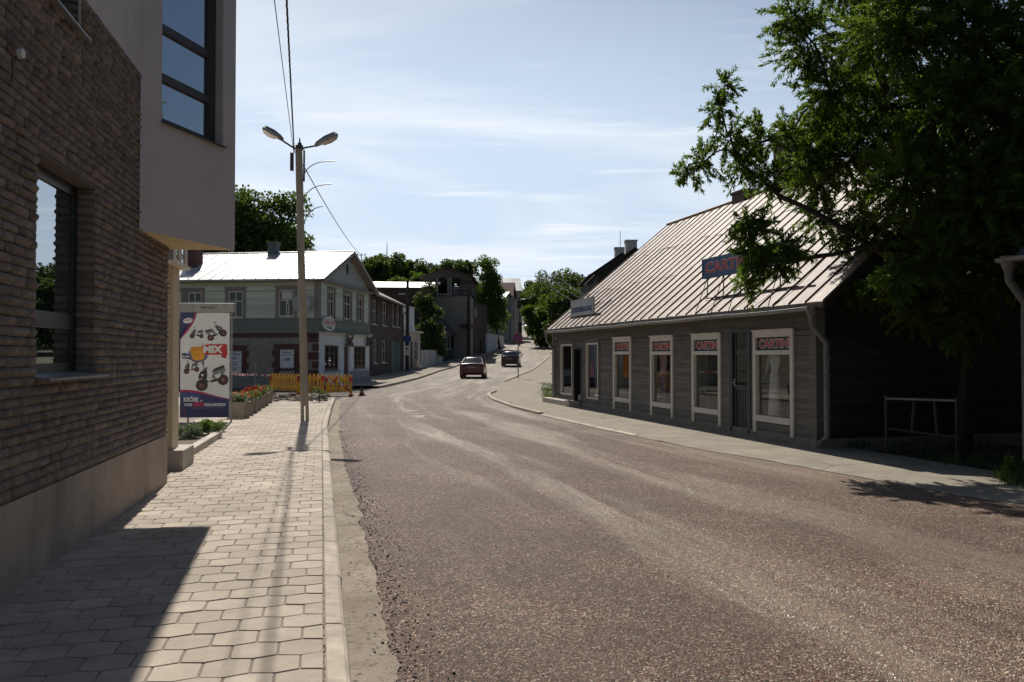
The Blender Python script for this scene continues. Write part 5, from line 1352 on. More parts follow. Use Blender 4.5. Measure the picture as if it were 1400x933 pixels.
# picket fence
a, rz, L = facade_frame(575.5, 504, 605, 496)
pf = thing('picket_fence', 'weathered white picket fence below the dark bushy tree', 'fence', a, rz)
m = MB(); n = int(L / .16); rr = random.Random(5)
for i in range(n): x = L * i / n; h = 1.55 + rr.uniform(-.06, .06) + .12 * abs(math.sin(i * .55)); m.prism([(x, -.02, -.2), (x + .125, -.02, -.2), (x + .125, -.02, h - .1), (x + .062, -.02, h), (x, -.02, h - .1)], (0, .025, 0), 0, rr.random())
for z in (.4, 1.15): m.box(0, L, .006, .05, z, z + .09)
m.build('pickets', mat('peeling white paint', (.46, .46, .47), .8, var=.15, dirt=((.25, .25, .25), 1.5), tint=.2), pf)
# low dark house with a steep roof
a, rz, L = facade_frame(606, 495.5, 624, 490.5); a = a + Vector((-.2, .5, 0))
LMx = frame(a, rz); lpk = lambda px, py: pick(LMx, px, py, 1, 0)
L = 6.6; ze = lpk(607, 452).z
o = (lpk(608.5, 470).x, lpk(620.5, 470).x, lpk(614, 478).z, lpk(614, 457.5).z)
house('low_house', 'low dark house with a steep dark roof and one white framed window', a, rz, L, 5.4, ze, ze + 3.2, 'x', M['timber_dark'], M['dark_roof'], [o], .35, M['white'], glass=M['dark_glass'], vs=(.33, .66), hs=())
# tall grey house with open gable
d_ = 91; a = at(582, 480, d_); a = Vector((a.x, d_, T(d_) - .2)); Wd = at(664, 400, d_).x - at(580, 400, d_).x
gx = thing('grey_house', 'tall grey house with an open timber gable over a limestone storey', 'house', a, 0)
z = lambda py: at(600, py, d_).z - a.z
pxx = lambda px: at(px, 400, d_).x - a.x
m = MB(); m.box(pxx(583), pxx(644), 0, 10, -2, z(405)); m.build('stone_storey', M['limestone'], gx)
xl, xr2 = pxx(578), pxx(645); xm = (xl + xr2) / 2
op1, op2 = (pxx(598), pxx(613), z(404), z(380.5)), (pxx(616.5), pxx(629), z(392), z(380.5))
m = MB(); zg = z(379)
boards(m, xl, xr2, z(405) + .002, zg, [op1, op2], -.06, .25, .02, 0, None, 51); boards(m, xl, xr2, zg, z(368.5), [], -.06, .25, .02, 0, lambda q: (xl + (xm - xl) * (q - zg) / (z(367) - zg), xr2 - (xr2 - xm) * (q - zg) / (z(367) - zg)), 52)
m.build('timber_gable', mat('dark grey boards', (.085, .074, .065), .85, tint=.3, var=.2), gx)
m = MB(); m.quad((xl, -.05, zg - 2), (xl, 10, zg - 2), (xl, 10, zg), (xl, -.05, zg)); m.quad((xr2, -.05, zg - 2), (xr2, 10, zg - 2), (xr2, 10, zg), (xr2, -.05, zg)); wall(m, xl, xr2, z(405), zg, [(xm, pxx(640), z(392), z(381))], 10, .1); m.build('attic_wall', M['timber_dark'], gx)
m = MB()
for s, e in ((xl - .4, xm), (xr2 + .4, xm)):
    zz = zg - .15
    m.hexa([(s, -.4, zz), (e, -.4, z(367)), (e, 10, z(367)), (s, 10, zz), (s, -.4, zz + .1), (e, -.4, z(367) + .1), (e, 10, z(367) + .1), (s, 10, zz + .1)])
m.build('roof', mat('reddish roof edge', (.09, .06, .05), .8), gx)
for x in (op1[0], op1[1], op2[0]): m = MB(); m.box(x - .11, x + .11, -.16, -.07, z(405.5), z(380)); m.build('gable_post', mat('pale grey post', (.22, .23, .23), .8) if x == op1[0] else M['grey_trim'], gx)
m = MB(); m.box(op1[0], op1[1], -.15, -.05, z(404), z(401.5)); m.build('balcony_rail', M['grey_trim'], gx)
m = MB(); m.box(op2[0] + .1, op2[1] - .1, 9, 9.4, z(392) - .2, z(386)); m.build('bright_backdrop', M['bright_tin'], gx)  # added panel standing in for the bright background seen through the opening
# dark brick street front beside it
a, rz, L = facade_frame(641, 489.5, 666, 482.5); a = a + Vector((-.35, 0, 0))
DM = frame(a, rz); dpk = lambda px, py: pick(DM, px, py, 1, 0)
L = dpk(666, 470).x
op = [(L * .16, L * .28, 0.3, 2.6), (L * .62, L * .72, .6, 2.4)]
dh, SF = house('brick_workshop', 'dark red brick street building under the tall grey house', a, rz, L, 7, dpk(645, 410).z * .97, dpk(645, 404).z, 'x', M['brown_brick'], M['dark_roof'], op, .1, M['dark_frame'])
p = dpk(650, 428); m = MB(); m.lathe([(.62, -.03), (.62, .02)], 18, (p.x, 0, p.z), axis='y', sx=1.6); m.build('round_niche', M['grey_trim'], dh)
p = dpk(632, 447); m = MB(); m.box(p.x - 1.2, p.x + 1.0, -1.2, .0, p.z - .2, p.z + .25); m.build('porch_roof', M['red_brick'], dh)
# pale plastered wall behind the street tree
a, b = gnd(667, 482, .1), gnd(689, 473, .1); v = b - a
pw = thing('plaster_wall', 'long pale plastered yard wall behind the street tree', 'wall', a, math.atan2(v.y, v.x)); m = MB(); m.box(0, v.xy.length, 0, .3, -1, 2.5); m.build('panel', M['shop_white'], pw); m = MB(); m.box(-.05, v.xy.length + .05, -.06, .36, 2.5, 2.58); m.build('coping', M['grey_trim'], pw)
# two far houses up the hill
d_ = 132; a = at(688, 470, d_); zz = T(d_)
house('gabled_house', 'far grey gabled house up the hill left of the street', (a.x, d_, zz), R(80), 9, 5.5, at(700, 408, d_).z - zz, at(700, 397, d_).z - zz, 'y', mat('far grey render', (.30, .28, .28), .9), M['bright_tin'], [(1.5, 2.4, 4.6, 6.4), (4, 4.9, 4.6, 6.4), (6.5, 7.4, 4.6, 6.4)], .3)
a = gnd(692.5, 470.5, .1); a = at(691, 470, 136); d_ = 136
fh, _ = house('red_gable_house', 'pale far house with a small dark red gable at the top of the street', (at(699, 470, 136).x, 138, T(138)), R(84), 6, 4.5, at(700, 404, 138).z - T(138), at(703, 385, 138).z - T(138), 'y', mat('far pale render', (.36, .33, .32), .9), mat('dark red roof edge', (.12, .035, .03), .8), [(1.2, 2.0, 3.8, 5.6), (3.2, 4.0, 3.8, 5.6)], .35)
d_ = 150; house('tin_roof_house', 'far house with a gleaming white roof at the top of the street', (at(690, 460, d_).x, d_, T(d_)), R(6), at(714, 460, d_).x - at(690, 460, d_).x, 8, at(700, 397.5, d_).z - T(d_), at(700, 381, d_ + 4).z - T(d_), 'x', mat('far cream render', (.36, .33, .30), .9), M['bright_tin'], [(2.5, 3.3, 1, 3), (2.4, 3.2, 5.5, 7.2)], .1)
# houses with chimneys behind the boarded shop: dark gables one behind the other
for (pxl, pxa, ya, ye, d_, cx0, cx1, ctop, l) in ((812, 868, 340, 374, 62, 855.5, 871, 328, 'dark roofed house with a tall pale chimney just behind the boarded shop'), (800, 850, 347, 378, 72, 841, 855, 338, 'dark roofed house with a short pale chimney, the farther one behind the boarded shop')):
    a = at(pxl, 480, d_); zz = T(d_); hw = at(pxa, 400, d_).x - a.x
    bk, _ = house('dark_roof_house', l, (a.x + .3, d_, zz), 0, 2 * hw - .6, 8, at(pxa, ye, d_).z - zz, at(pxa, ya, d_).z - zz, 'y', M['timber_dark'], M['dark_roof'], [(2.0, 3.0, .9, 2.3)], .3)
    p, q = at(cx0, ctop, d_ + 2.5), at(cx1, ctop, d_ + 2.5); o = Vector((a.x + .3, d_, zz)); p -= o; q -= o
    m = MB(); m.box(p.x, q.x, p.y, p.y + .8, p.z - 2.6, p.z - .12); m.box(p.x - .05, q.x + .05, p.y - .05, p.y + .85, p.z - .12, p.z); m.build('chimney', mat('pale chimney', (.46, .45, .45), .9), bk)
p = at(848, 338, 74.9); m = MB(); m.tube([(0, 0, -1.2), (0, 0, 1.5)], .025, 5)
for z_, w_ in ((.3, .25), (.55, .2)): m.tube([(-w_, 0, z_), (w_, 0, z_)], .015, 4)
tag(m.build('antenna', M['dark_metal'], None, loc=p), 'thin roof antenna on the pale chimney behind the boarded shop', 'antenna')
# neighbouring building at the right edge
NO = pick(frame((6.95, 10.75, 0), HRZ), 1397, 500, 1, 0); NM0 = frame((6.95, 10.75, 0), HRZ); nb_o = NM0 @ Vector((NO.x + .22, 0, 0))
nb = thing('neighbour_house', 'dark boarded house at the right edge behind a grey downpipe', 'house', nb_o, HRZ)
m = MB(); boards(m, 0, 8, .05, 3.3, [], 0, .16, .02, 0, None, 61); m.M = Matrix.Translation((0, 7, 0)) @ Matrix.Rotation(R(-90), 4, 'Z'); boards(m, 0, 7, .05, 3.3, [], 0, .16, .02, 0, None, 62); m.M = I4; m.quad((8, 0, 0), (8, 7, 0), (8, 7, 3.3), (8, 0, 3.3)); m.quad((0, 7, 0), (8, 7, 0), (8, 7, 3.3), (0, 7, 3.3)); m.build('wall', M['timber_dark'], nb)
m = MB(); gable_slabs(m, 8, 7, 3.1, 6.2, .06, .32, 'x'); m.build('roof', M['dark_roof'], nb)
m = MB(); half_gutter(m, -.2, 8.2, -.40, 2.9, .06, .0); m.build('gutter', M['metal_dull'], nb)
downpipe(nb, -.08, -.36, 2.93, -.02, .02, .05)
# ------------------------------------------------------------------ road works: yellow plastic barriers, tape, post, cone
def barrier(label, p0, p1, h=.86, lean=0):
    v = p1 - p0; L = v.xy.length; r_ = thing('plastic_barrier', label, 'barrier', p0, math.atan2(v.y, v.x), 'yellow road work barriers')
    m = MB(); n = max(4, int(L / .175))
    for i in range(n):
        x = .08 + (L - .16 - .09) * i / (n - 1); m.prism([(x, -.02, .14), (x + .09, -.02, .14), (x + .09, -.02, h - .05), (x + .045, -.02, h), (x, -.02, h - .04)], (0, .04, 0), 0)
    m.box(0, L, -.03, .03, .2, .32); m.box(0, L, -.03, .03, h - .28, h - .14); m.box(0, .07, -.035, .035, .06, h - .05); m.box(L - .07, L, -.035, .035, .06, h - .05)
    m.build('panel', M['yellow'], r_, bevel=.006, seg=1)
    for x in (.04, L - .04):
        m = MB(); m.hexa([(x - .045, -.24, 0), (x + .045, -.24, 0), (x + .045, .24, 0), (x - .045, .24, 0), (x - .035, -.08, .07), (x + .035, -.08, .07), (x + .035, .08, .07), (x - .035, .08, .07)]); m.build('foot', M['bright_red'], r_)
        m = MB(); m.box(x - .05, x + .05, -.045, .045, h - .3, h - .1); m.build('connector', M['bright_red'], r_)
    return r_
B0, B1, B2 = gnd(370, 538.5, 0), gnd(409, 540, 0), gnd(443, 540.5, 0)
B1b = B1 + Vector((.02, 0, 0)); B3, B4 = gnd(446, 541.5, 0), gnd(481, 542, 0)
barrier('yellow plastic barrier left of the lamp post', B0, B1)
barrier('yellow plastic barrier right behind the lamp post', B1b, B2)
barrier('yellow plastic barrier at the kerb, draped with red and white tape', B3, B4)
def stripes():
    t = NT('red and white tape'); o = t.coord('Object'); s = t.node('ShaderNodeSeparateXYZ'); t.l.new(o, s.inputs[0])
    f = t.math('GREATER_THAN', t.math('FRACT', t.math('MULTIPLY', s.outputs[0], 2.2)), .5)
    return t.fin(t.mix(f, (.72, .70, .68, 1), (.5, .03, .03, 1)), .5)
M['tape'] = stripes()
def tape(label, pts, w=.07):
    o = Vector(pts[0]); m = MB(); n = len(pts); vs = []
    for i, p in enumerate(pts): q = Vector(p) - o; tw = .3 * math.sin(i * 1.3); vs += [(q.x, q.y - tw * w, q.z - w / 2), (q.x, q.y + tw * w, q.z + w / 2)]
    m.add(vs, [(2 * i, 2 * i + 2, 2 * i + 3, 2 * i + 1) for i in range(n - 1)])
    return tag(m.build('barrier_tape', M['tape'], None, loc=o), label, 'tape')
def sag(a, b, s, n=10): return [a.lerp(b, i / n) - Vector((0, 0, 4 * s * (i / n) * (1 - i / n))) for i in range(n + 1)]
pp = gnd(348.5, 534.5, .05)
ta, tb, tc_ = at(313, 510.5, 19.0), Vector((pp.x, pp.y, at(348, 512, pp.y).z)), Vector((B0.x, B0.y - .05, .80))
tape('red and white tape stretched from the banner stand to the thin post', sag(ta, tb, .03)); tape('red and white tape stretched from the thin post to the yellow barrier', sag(tb, tc_, .03))
v = (B4 - B3); up = lambda k, z: B3 + v * k + Vector((0, -.09, z))
tape('red and white tape festooned over the barrier at the kerb', sag(up(.05, .78), up(.42, .74), .22) + sag(up(.42, .74), up(.8, .28), .02)[1:] + sag(up(.8, .28), up(.97, .5), .1)[1:], .08)
r_ = thing('tap_post', 'thin grey post with a tilted cap behind the planters', 'post', pp)
m = MB(); m.tube([(0, 0, -.1), (0, 0, 1.15)], .035, 8); m.build('post', M['metal_dull'], r_)
m = MB(); m.hexa([(-.1, -.06, 1.15), (.08, -.06, 1.17), (.08, .06, 1.17), (-.1, .06, 1.15), (-.08, -.05, 1.2), (.16, -.05, 1.34), (.16, .05, 1.34), (-.08, .05, 1.2)]); m.build('cap', M['metal_dull'], r_)
p = gnd(494.5, 541.5, 0); r_ = thing('traffic_cone', 'small dark dirty traffic cone on the road at the kerb corner', 'traffic cone', p)
m = MB(); m.box(-.16, .16, -.16, .16, 0, .03); m.build('base', M['rubber'], r_, bevel=.01)
m = MB(); m.lathe([(.12, .03), (.06, .2), (.03, .32), (.02, .33)], 14); c_ = m.build('cone', mat('dirty cone', (.14, .04, .03), .8, var=.4), r_)
m = MB(); m.lathe([(.088, .13), (.066, .2)], 14); m.build('band', M['grey_trim'], r_)
# rubble beside the dug-up pavement
m = MB(); rr = random.Random(17)
for i in range(260):
    px = rr.uniform(372, 446); p = gnd(px, rr.uniform(541, 549), .13); s = rr.uniform(.03, .10) * (1.8 if rr.random() < .1 else 1); a = rr.uniform(0, 6)
    vs = []
    for z, k in ((0, 1), (s * rr.uniform(.5, .9), .6)):
        for q in range(5): vs.append((p.x + math.cos(a + q * 1.257) * s * k * rr.uniform(.7, 1.3), p.y + math.sin(a + q * 1.257) * s * k * rr.uniform(.7, 1.3), .125 + z))
    m.add(vs, [(5, 6, 7, 8, 9)] + [(q, (q + 1) % 5, 5 + (q + 1) % 5, 5 + q) for q in range(5)], 0, rr.random())
tag(m.build('rubble', mat('rubble', (.24, .20, .155), .95, tint=.5, var=.3)), kind='stuff')
p = gnd(436, 549.5, .13); rng = np.random.default_rng(5); r_ = thing('sapling', 'small wilted sapling in the bare earth at the kerb', 'sapling', p)
m = MB(); m.tube([(0, 0, -.1), (.02, 0, .2), (0, 0, .42)], [.02, .016, .008], 6); m.build('stem', M['bark'], r_)
V, Q = leaf_cloud(rng.normal(size=(9, 3)) * np.array([.12, .12, .07]) + np.array([0, 0, .36]), 14, .1, .08, .04, rng); link('foliage', np_mesh('foliage', V, Q, M['leaf_c'], tint=rng.random(len(Q))), r_)

# ------------------------------------------------------------------ road signs and poles further up
def round_sign(label, base, h, rad, face, ring, plates=(), pm_=None, slash=False):
    r_ = thing('road_sign', label, 'road sign', base)
    if pm_ is None: m = MB(); m.tube([(0, 0, -.2), (0, 0, h + rad)], .035, 8); m.build('post', M['metal_dull'], r_)
    m = MB(); m.lathe([(rad, -.02), (rad, .0)], 24, (0, -.05, h), 0, axis='y'); d = m.build('disc', ring, r_)
    m = MB(); m.disc(0, h, rad * .8, rad * .8, -.075, 0, 24); m.build('face', face, d)
    if slash: m = MB(); s = rad * .62; m.quad((-s, -.079, h + s - .05), (-s + .06, -.079, h + s + .02), (s, -.079, h - s + .05), (s - .06, -.079, h - s - .02)); m.build('bar', M['red'], d)
    for z0, w_, hh in plates:
        m = MB(); m.box(-w_ / 2, w_ / 2, -.06, -.04, z0, z0 + hh, 0)
        if hh > .3: m.poly([(-.1, -.065, z0 + hh * .35), (.1, -.065, z0 + hh * .35), (.1, -.065, z0 + hh * .5), (0, -.065, z0 + hh * .72), (-.1, -.065, z0 + hh * .5)], 1)
        m.build('plate', [M['paper'], M['black']], r_)
    return r_
b = gnd(708.5, 516, .09); round_sign('blue no parking sign with a red rim on the right pavement', b, at(710, 462, b.y).z - b.z, .30, M['blue'], M['red'], slash=True)
b = gnd(557, 507.5, .1); zz = at(557, 463.5, b.y).z - b.z
wp = thing('utility_pole', 'dark wooden utility pole with a small lamp in front of the white shop', 'utility pole', b); ht = at(557, 384, b.y).z - b.z
m = MB(); m.tube([(0, 0, -.3), (0, 0, ht)], [.15, .11], 10); m.build('pole', M['dark_pole'], wp)
p = at(549, 402, b.y) - b; m = MB(); m.tube([(0, 0, p.z - .1), (p.x * .5, -.1, p.z)], .02, 6); m.build('lamp_arm', M['dark_metal'], wp)
m = MB(); m.hexa([(p.x - .22, -.2, p.z - .06), (p.x + .28, -.2, p.z - .06), (p.x + .28, 0, p.z - .06), (p.x - .22, 0, p.z - .06), (p.x - .18, -.16, p.z + .06), (p.x + .25, -.16, p.z + .06), (p.x + .25, -.04, p.z + .06), (p.x - .18, -.04, p.z + .06)]); m.build('lamp_head', M['metal'], wp)
round_sign('round blue sign with white plates below on the dark wooden pole', b + Vector((0, -.15, 0)), zz, .33, M['blue'], M['blue'], [(zz - 1.05, .38, .48), (zz - 1.35, .38, .26)], pm_=1)
b = gnd(640.5, 492.5, .1); wp = thing('utility_pole', 'dark wooden utility pole at the kerb behind the red car', 'utility pole', b); m = MB(); m.tube([(0, 0, -.3), (0, 0, at(640, 400, b.y).z - b.z)], [.2, .15], 10); m.build('pole', M['dark_pole'], wp)
d_ = 100; b = Vector((at(590, 480, d_).x - 0, d_ + 12, T(d_ + 12))); wp = thing('street_lamp', 'lamp post behind the tall grey house showing only its head over the roof', 'street lamp', b); p = at(588, 366, d_ + 12) - b; m = MB(); m.tube([(0, 0, -.2), (0, 0, p.z - .2), (p.x * .5, 0, p.z)], .07, 8); m.build('post', M['metal_dull'], wp)
m = MB(); m.hexa([(p.x - .5, -.2, p.z - .25), (p.x + .4, -.2, p.z + .1), (p.x + .4, .2, p.z + .1), (p.x - .5, .2, p.z - .25), (p.x - .4, -.15, p.z + .05), (p.x + .4, -.15, p.z + .4), (p.x + .4, .15, p.z + .4), (p.x - .4, .15, p.z + .05)]); m.build('lamp_head', M['metal_dull'], wp)
for i, (px, d_, top, l) in enumerate([(721.5, 150, 411, 'grey lamp post on the far left pavement up the hill'), (726, 165, 418, 'thin grey lamp post just right of the far lamp post'), (710.5, 120, 411, 'tall thin dark lamp post above the no parking sign')]):
    b = Vector((at(px, 470, d_).x, d_, T(d_) + .1)); h = at(px, top, d_).z - b.z; wp = thing('street_lamp', l, 'street lamp', b)
    m = MB(); m.tube([(0, 0, -.2), (0, 0, h)], [.11, .07], 8); m.build('post', M['metal_dull'] if i < 2 else M['dark_metal'], wp)
    m = MB(); m.tube([(0, 0, h), (.3, -.3, h + .15), (1.0, -.6, h + .2)], .04, 6); m.hexa([(.8, -.75, h + .15), (1.6, -.75, h + .2), (1.6, -.5, h + .2), (.8, -.5, h + .15), (.85, -.7, h + .3), (1.55, -.7, h + .34), (1.55, -.55, h + .34), (.85, -.55, h + .3)]); m.build('lamp_head', M['metal'], wp)
# service cable from the lamp post to the brick house
rb = BMx @ Vector((1.0, 4.4, ze if False else 0)); ins = at(494, 349, 52.5)
cable('overhead_cable', 'single thin cable sloping from the lamp post down to the brick house roof', PL @ Vector((lx + .1, 0, zt_ if False else pick(PL, 414, 226, 1, 0).z)), ins, .25, .012)
m = MB(); m.tube([(0, 0, -2.2), (0, 0, .1)], .03, 6); m.tube([(-.3, 0, 0), (.3, 0, 0)], .02, 5)
for s in (-.25, .25): m.lathe([(.03, 0), (.04, .06), (.02, .1)], 8, (s, 0, 0))
tag(m.build('cable_mast', M['dark_metal'], None, loc=ins), 'small cable mast with insulators on the brown brick house', 'mast')
p = at(529, 352, 170); m = MB(); m.tube([(0, 0, -14), (0, 0, 0), (0, 0, 3.2)], [.2, .12, .05], 6); tag(m.build('radio_mast', M['metal_dull'], None, loc=p), 'thin radio mast rising over the trees on the hill', 'mast')

# ------------------------------------------------------------------ cars
def car_paint(name, c):
    t = NT(name); t.b.inputs['Coat Weight'].default_value = .5; t.b.inputs['Coat Roughness'].default_value = .04
    return t.fin(c4(c), .3, None, .0)
M['car_glass'] = dark_glass('car glass', (.02, .022, .024), .8, .02)
M['tail_red'] = mat('tail light red', (.12, .005, .005), .2)
M['tyre'] = mat('tyre', (.02, .02, .02), .8)
M['rim'] = mat('alloy rim', (.45, .45, .46), .3, .8)
def car(name, label, base, rz, paint, L=4.4, W=1.74, Hh=1.42, hatch=False, group=None, detail=True):
    r_ = thing(name, label, 'car', base, rz, group); hw = W / 2; b = L / 2
    tz = .98 if not hatch else 1.0
    secs = [(-b, .80, .34, .62, .80), (-b + .05, .92, .26, .68, tz - .03), (-b + .5, .985, .22, .72, tz), (-b + .95, 1, .2, .74, tz + .005), (-.3, 1, .19, .74, .95), (.7, 1, .19, .73, .94), (1.15, .985, .2, .72, .93), (b - .45, .94, .22, .68, .82), (b - .06, .82, .27, .6, .70), (b, .7, .36, .52, .6)]
    m = MB(); vs = []
    for y, k, zb, zm, zt in secs:
        h = hw * k
        for x, z in ((-h * .86, zb), (-h * .97, zb + .12), (-h, (zb + zm) / 2 + .05), (-h * .985, zm), (-h * .93, zt - .03), (-h * .82, zt), (0, zt + .035), (h * .82, zt), (h * .93, zt - .03), (h * .985, zm), (h, (zb + zm) / 2 + .05), (h * .97, zb + .12), (h * .86, zb)): vs.append((x, y, z))
    n = 13; fs = [(i * n + j, i * n + (j + 1) % n, (i + 1) * n + (j + 1) % n, (i + 1) * n + j) for i in range(len(secs) - 1) for j in range(n)]
    m.add(vs, fs, 0, .5, True); m.add(vs, [tuple(range(n))[::-1], tuple(range(len(vs) - n, len(vs)))]); body = m.build('body', paint, r_)
    # cabin: lower ring and roof ring
    yb0, yb1, yr0, yr1 = (-b + .72, 1.1, -b + 1.32, .25) if not hatch else (-b + .14, 1.1, -b + .6, .25)
    wb, wr = hw * .84, hw * .64
    ring = lambda y0, y1, w_, z, c: [(-w_, y0 + c, z), (-w_ * .6, y0, z + .005), (w_ * .6, y0, z + .005), (w_, y0 + c, z), (w_, y1 - c, z), (w_ * .6, y1, z + .005), (-w_ * .6, y1, z + .005), (-w_, y1 - c, z)]
    lo, hi = ring(yb0, yb1, wb, tz - .03, .12), ring(yr0, yr1, wr, Hh - .05, .12)
    m = MB(); m.add(lo + hi, [(i, (i + 1) % 8, 8 + (i + 1) % 8, 8 + i) for i in range(8)], 0, .5, True); m.build('windows', M['car_glass'], r_)
    m = MB(); hi2 = [(x * 1.02, y, z + .002) for x, y, z in hi]; top = [(x * .86, y * .92 + (yr0 + yr1) / 2 * .08, Hh) for x, y, z in hi]; m.add(hi2 + top, [(i, (i + 1) % 8, 8 + (i + 1) % 8, 8 + i) for i in range(8)] + [tuple(range(8, 16))], 0, .5, True)
    m.build('roof', paint, r_)
    for i in (0, 3, 4, 7):
        a_, c_ = Vector(lo[i]), Vector(hi2[i]); m = MB(); m.tube([tuple(a_ * 1.0), tuple(a_.lerp(c_, .5) + Vector((.012 * (1 if a_.x > 0 else -1), 0, .01))), tuple(c_)], [.06, .045, .045], 6); m.build('pillar', paint, r_)
    for s in (-1, 1):
        m = MB(); m.box(s * wb - .02, s * wb * .93 + .02, -.05, .05, .94, Hh - .1) if False else None
        for y in (-b + .82, b - .86):
            m = MB(); m.lathe([(.2, -.1), (.29, -.1), (.315, -.06), (.315, .06), (.29, .1), (.2, .1)], 20, (s * (hw - .12), y, .315), axis='x'); wv = m.build('wheel', M['tyre'], r_)
            m = MB(); m.lathe([(.2, -.03), (.19, .03), (.05, .06), (.001, .06)] if s > 0 else [(.2, .03), (.19, -.03), (.05, -.06), (.001, -.06)], 14, (s * (hw - .06), y, .315), axis='x'); m.build('rim', M['rim'], wv)
        m = MB(); m.hexa([(s * hw * .62, -b - .012, .63), (s * hw * .93, -b + .05, .63), (s * hw * .93, -b + .2, .63), (s * hw * .62, -b + .1, .63), (s * hw * .64, -b + .002, .86), (s * hw * .92, -b + .05, .86), (s * hw * .92, -b + .2, .86), (s * hw * .64, -b + .1, .86)]); m.build('tail_light', M['tail_red'], r_)
        m = MB(); m.ell((s * (hw + .1), .62, 1.0), .10, .06, .075, 8); m.tube([(s * (hw - .08), .62, .94), (s * (hw + .06), .62, .98)], .025, 5); m.build('mirror', paint, r_)
        m = MB(); m.hexa([(s * hw * .45, b - .0, .5), (s * hw * .78, b - .12, .5), (s * hw * .78, b - .2, .52), (s * hw * .45, b - .1, .52), (s * hw * .45, b - .04, .66), (s * hw * .76, b - .14, .66), (s * hw * .76, b - .24, .68), (s * hw * .45, b - .14, .68)]); m.build('headlight', M['white'], r_)
    m = MB(); m.hexa([(-hw * .9, -b - .05, .34), (hw * .9, -b - .05, .34), (hw * .97, -b + .25, .34), (-hw * .97, -b + .25, .34), (-hw * .9, -b - .06, .56), (hw * .9, -b - .06, .56), (hw * .97, -b + .25, .56), (-hw * .97, -b + .25, .56)]); m.build('bumper', paint, r_, bevel=.03)
    m = MB(); m.box(-.26, .26, -b - .03, -b + .05, .68, .79); m.build('number_plate', M['grey_trim'], r_)
    return r_
c1 = gnd(642.5, 518, 0); car('car', 'dark red saloon car with sunlit rear window, the nearer of two driving away', c1 + Vector((.15, 2.0, T(c1.y + 2) - c1.z + .0)), R(-1.5), car_paint('dark red paint', (.085, .006, .012)), 4.1, 1.66, 1.38, group='cars driving away')
c2 = gnd(696, 502.2, 0); car('car', 'dark maroon hatchback with pale roof glare, the farther of two driving away', c2 + Vector((.2, 2.0, T(c2.y + 2) - c2.z)), R(-4), car_paint('dark maroon paint', (.018, .004, .007)), 4.1, 1.72, 1.42, True, group='cars driving away')
c3 = gnd(723.5, 449.5, 0); car('parked_car', 'silver car on the street at the top of the hill', Vector((c3.x, c3.y, T(c3.y))), R(165), car_paint('silver paint', (.42, .44, .46)), 4.3, 1.75, 1.45, True)
# van near the top
c4_ = at(719.5, 445, 236); v_ = thing('van', 'pale grey blue van at the very top of the street', 'van', (c4_.x, 236, T(236)), R(8))
m = MB(); m.box(-1.1, 1.1, -2.4, 2.2, .35, 2.5); m.hexa([(-1.1, 2.2, .35), (1.1, 2.2, .35), (1.0, 3.1, .35), (-1.0, 3.1, .35), (-1.1, 2.2, 2.4), (1.1, 2.2, 2.4), (1.0, 2.9, 1.2), (-1.0, 2.9, 1.2)]); m.build('body', mat('pale blue grey paint', (.38, .42, .46), .4), v_, bevel=.06)
m = MB(); m.quad((-.9, -2.41, 1.45), (.9, -2.41, 1.45), (.9, -2.41, 2.2), (-.9, -2.41, 2.2)); m.build('rear_window', M['car_glass'], v_)
for x in (-.95, .95):
    for y in (-1.5, 1.7): m = MB(); m.lathe([(.2, -.12), (.36, -.1), (.36, .1), (.2, .12)], 14, (x, y, .36), axis='x'); m.build('wheel', M['tyre'], v_)

# ------------------------------------------------------------------ hurdle of steel pipe on the verge at the right
h0, h1 = at(1211, 545, 13.0), at(1307.5, 548, 12.2); v = h1 - h0; L = v.xy.length
r_ = thing('pipe_railing', 'low steel pipe railing leaning pipes in the shade before the boarded gable', 'railing', (h0.x, h0.y, 0), math.atan2(v.y, v.x))
zt = h0.z
m = MB(); m.tube([(0, 0, zt), (L, 0, h1.z)], .024, 8); m.build('rail', M['metal_dull'], r_)
m = MB(); m.tube([(0.02, 0, .42), (L, 0, .36)], .02, 8); m.build('rail', M['rust_metal'], r_)
for x0, x1_, a, b in ((0, .0, -.1, zt + .05), (L, L, -.1, h1.z + .05), (L * .38, L * .42, .4, zt - .0), (L * .74, L * .70, .38, zt)): m = MB(); m.tube([(x0, 0, a), (x1_, 0, b)], .022, 8); m.build('post', M['rust_metal'], r_)
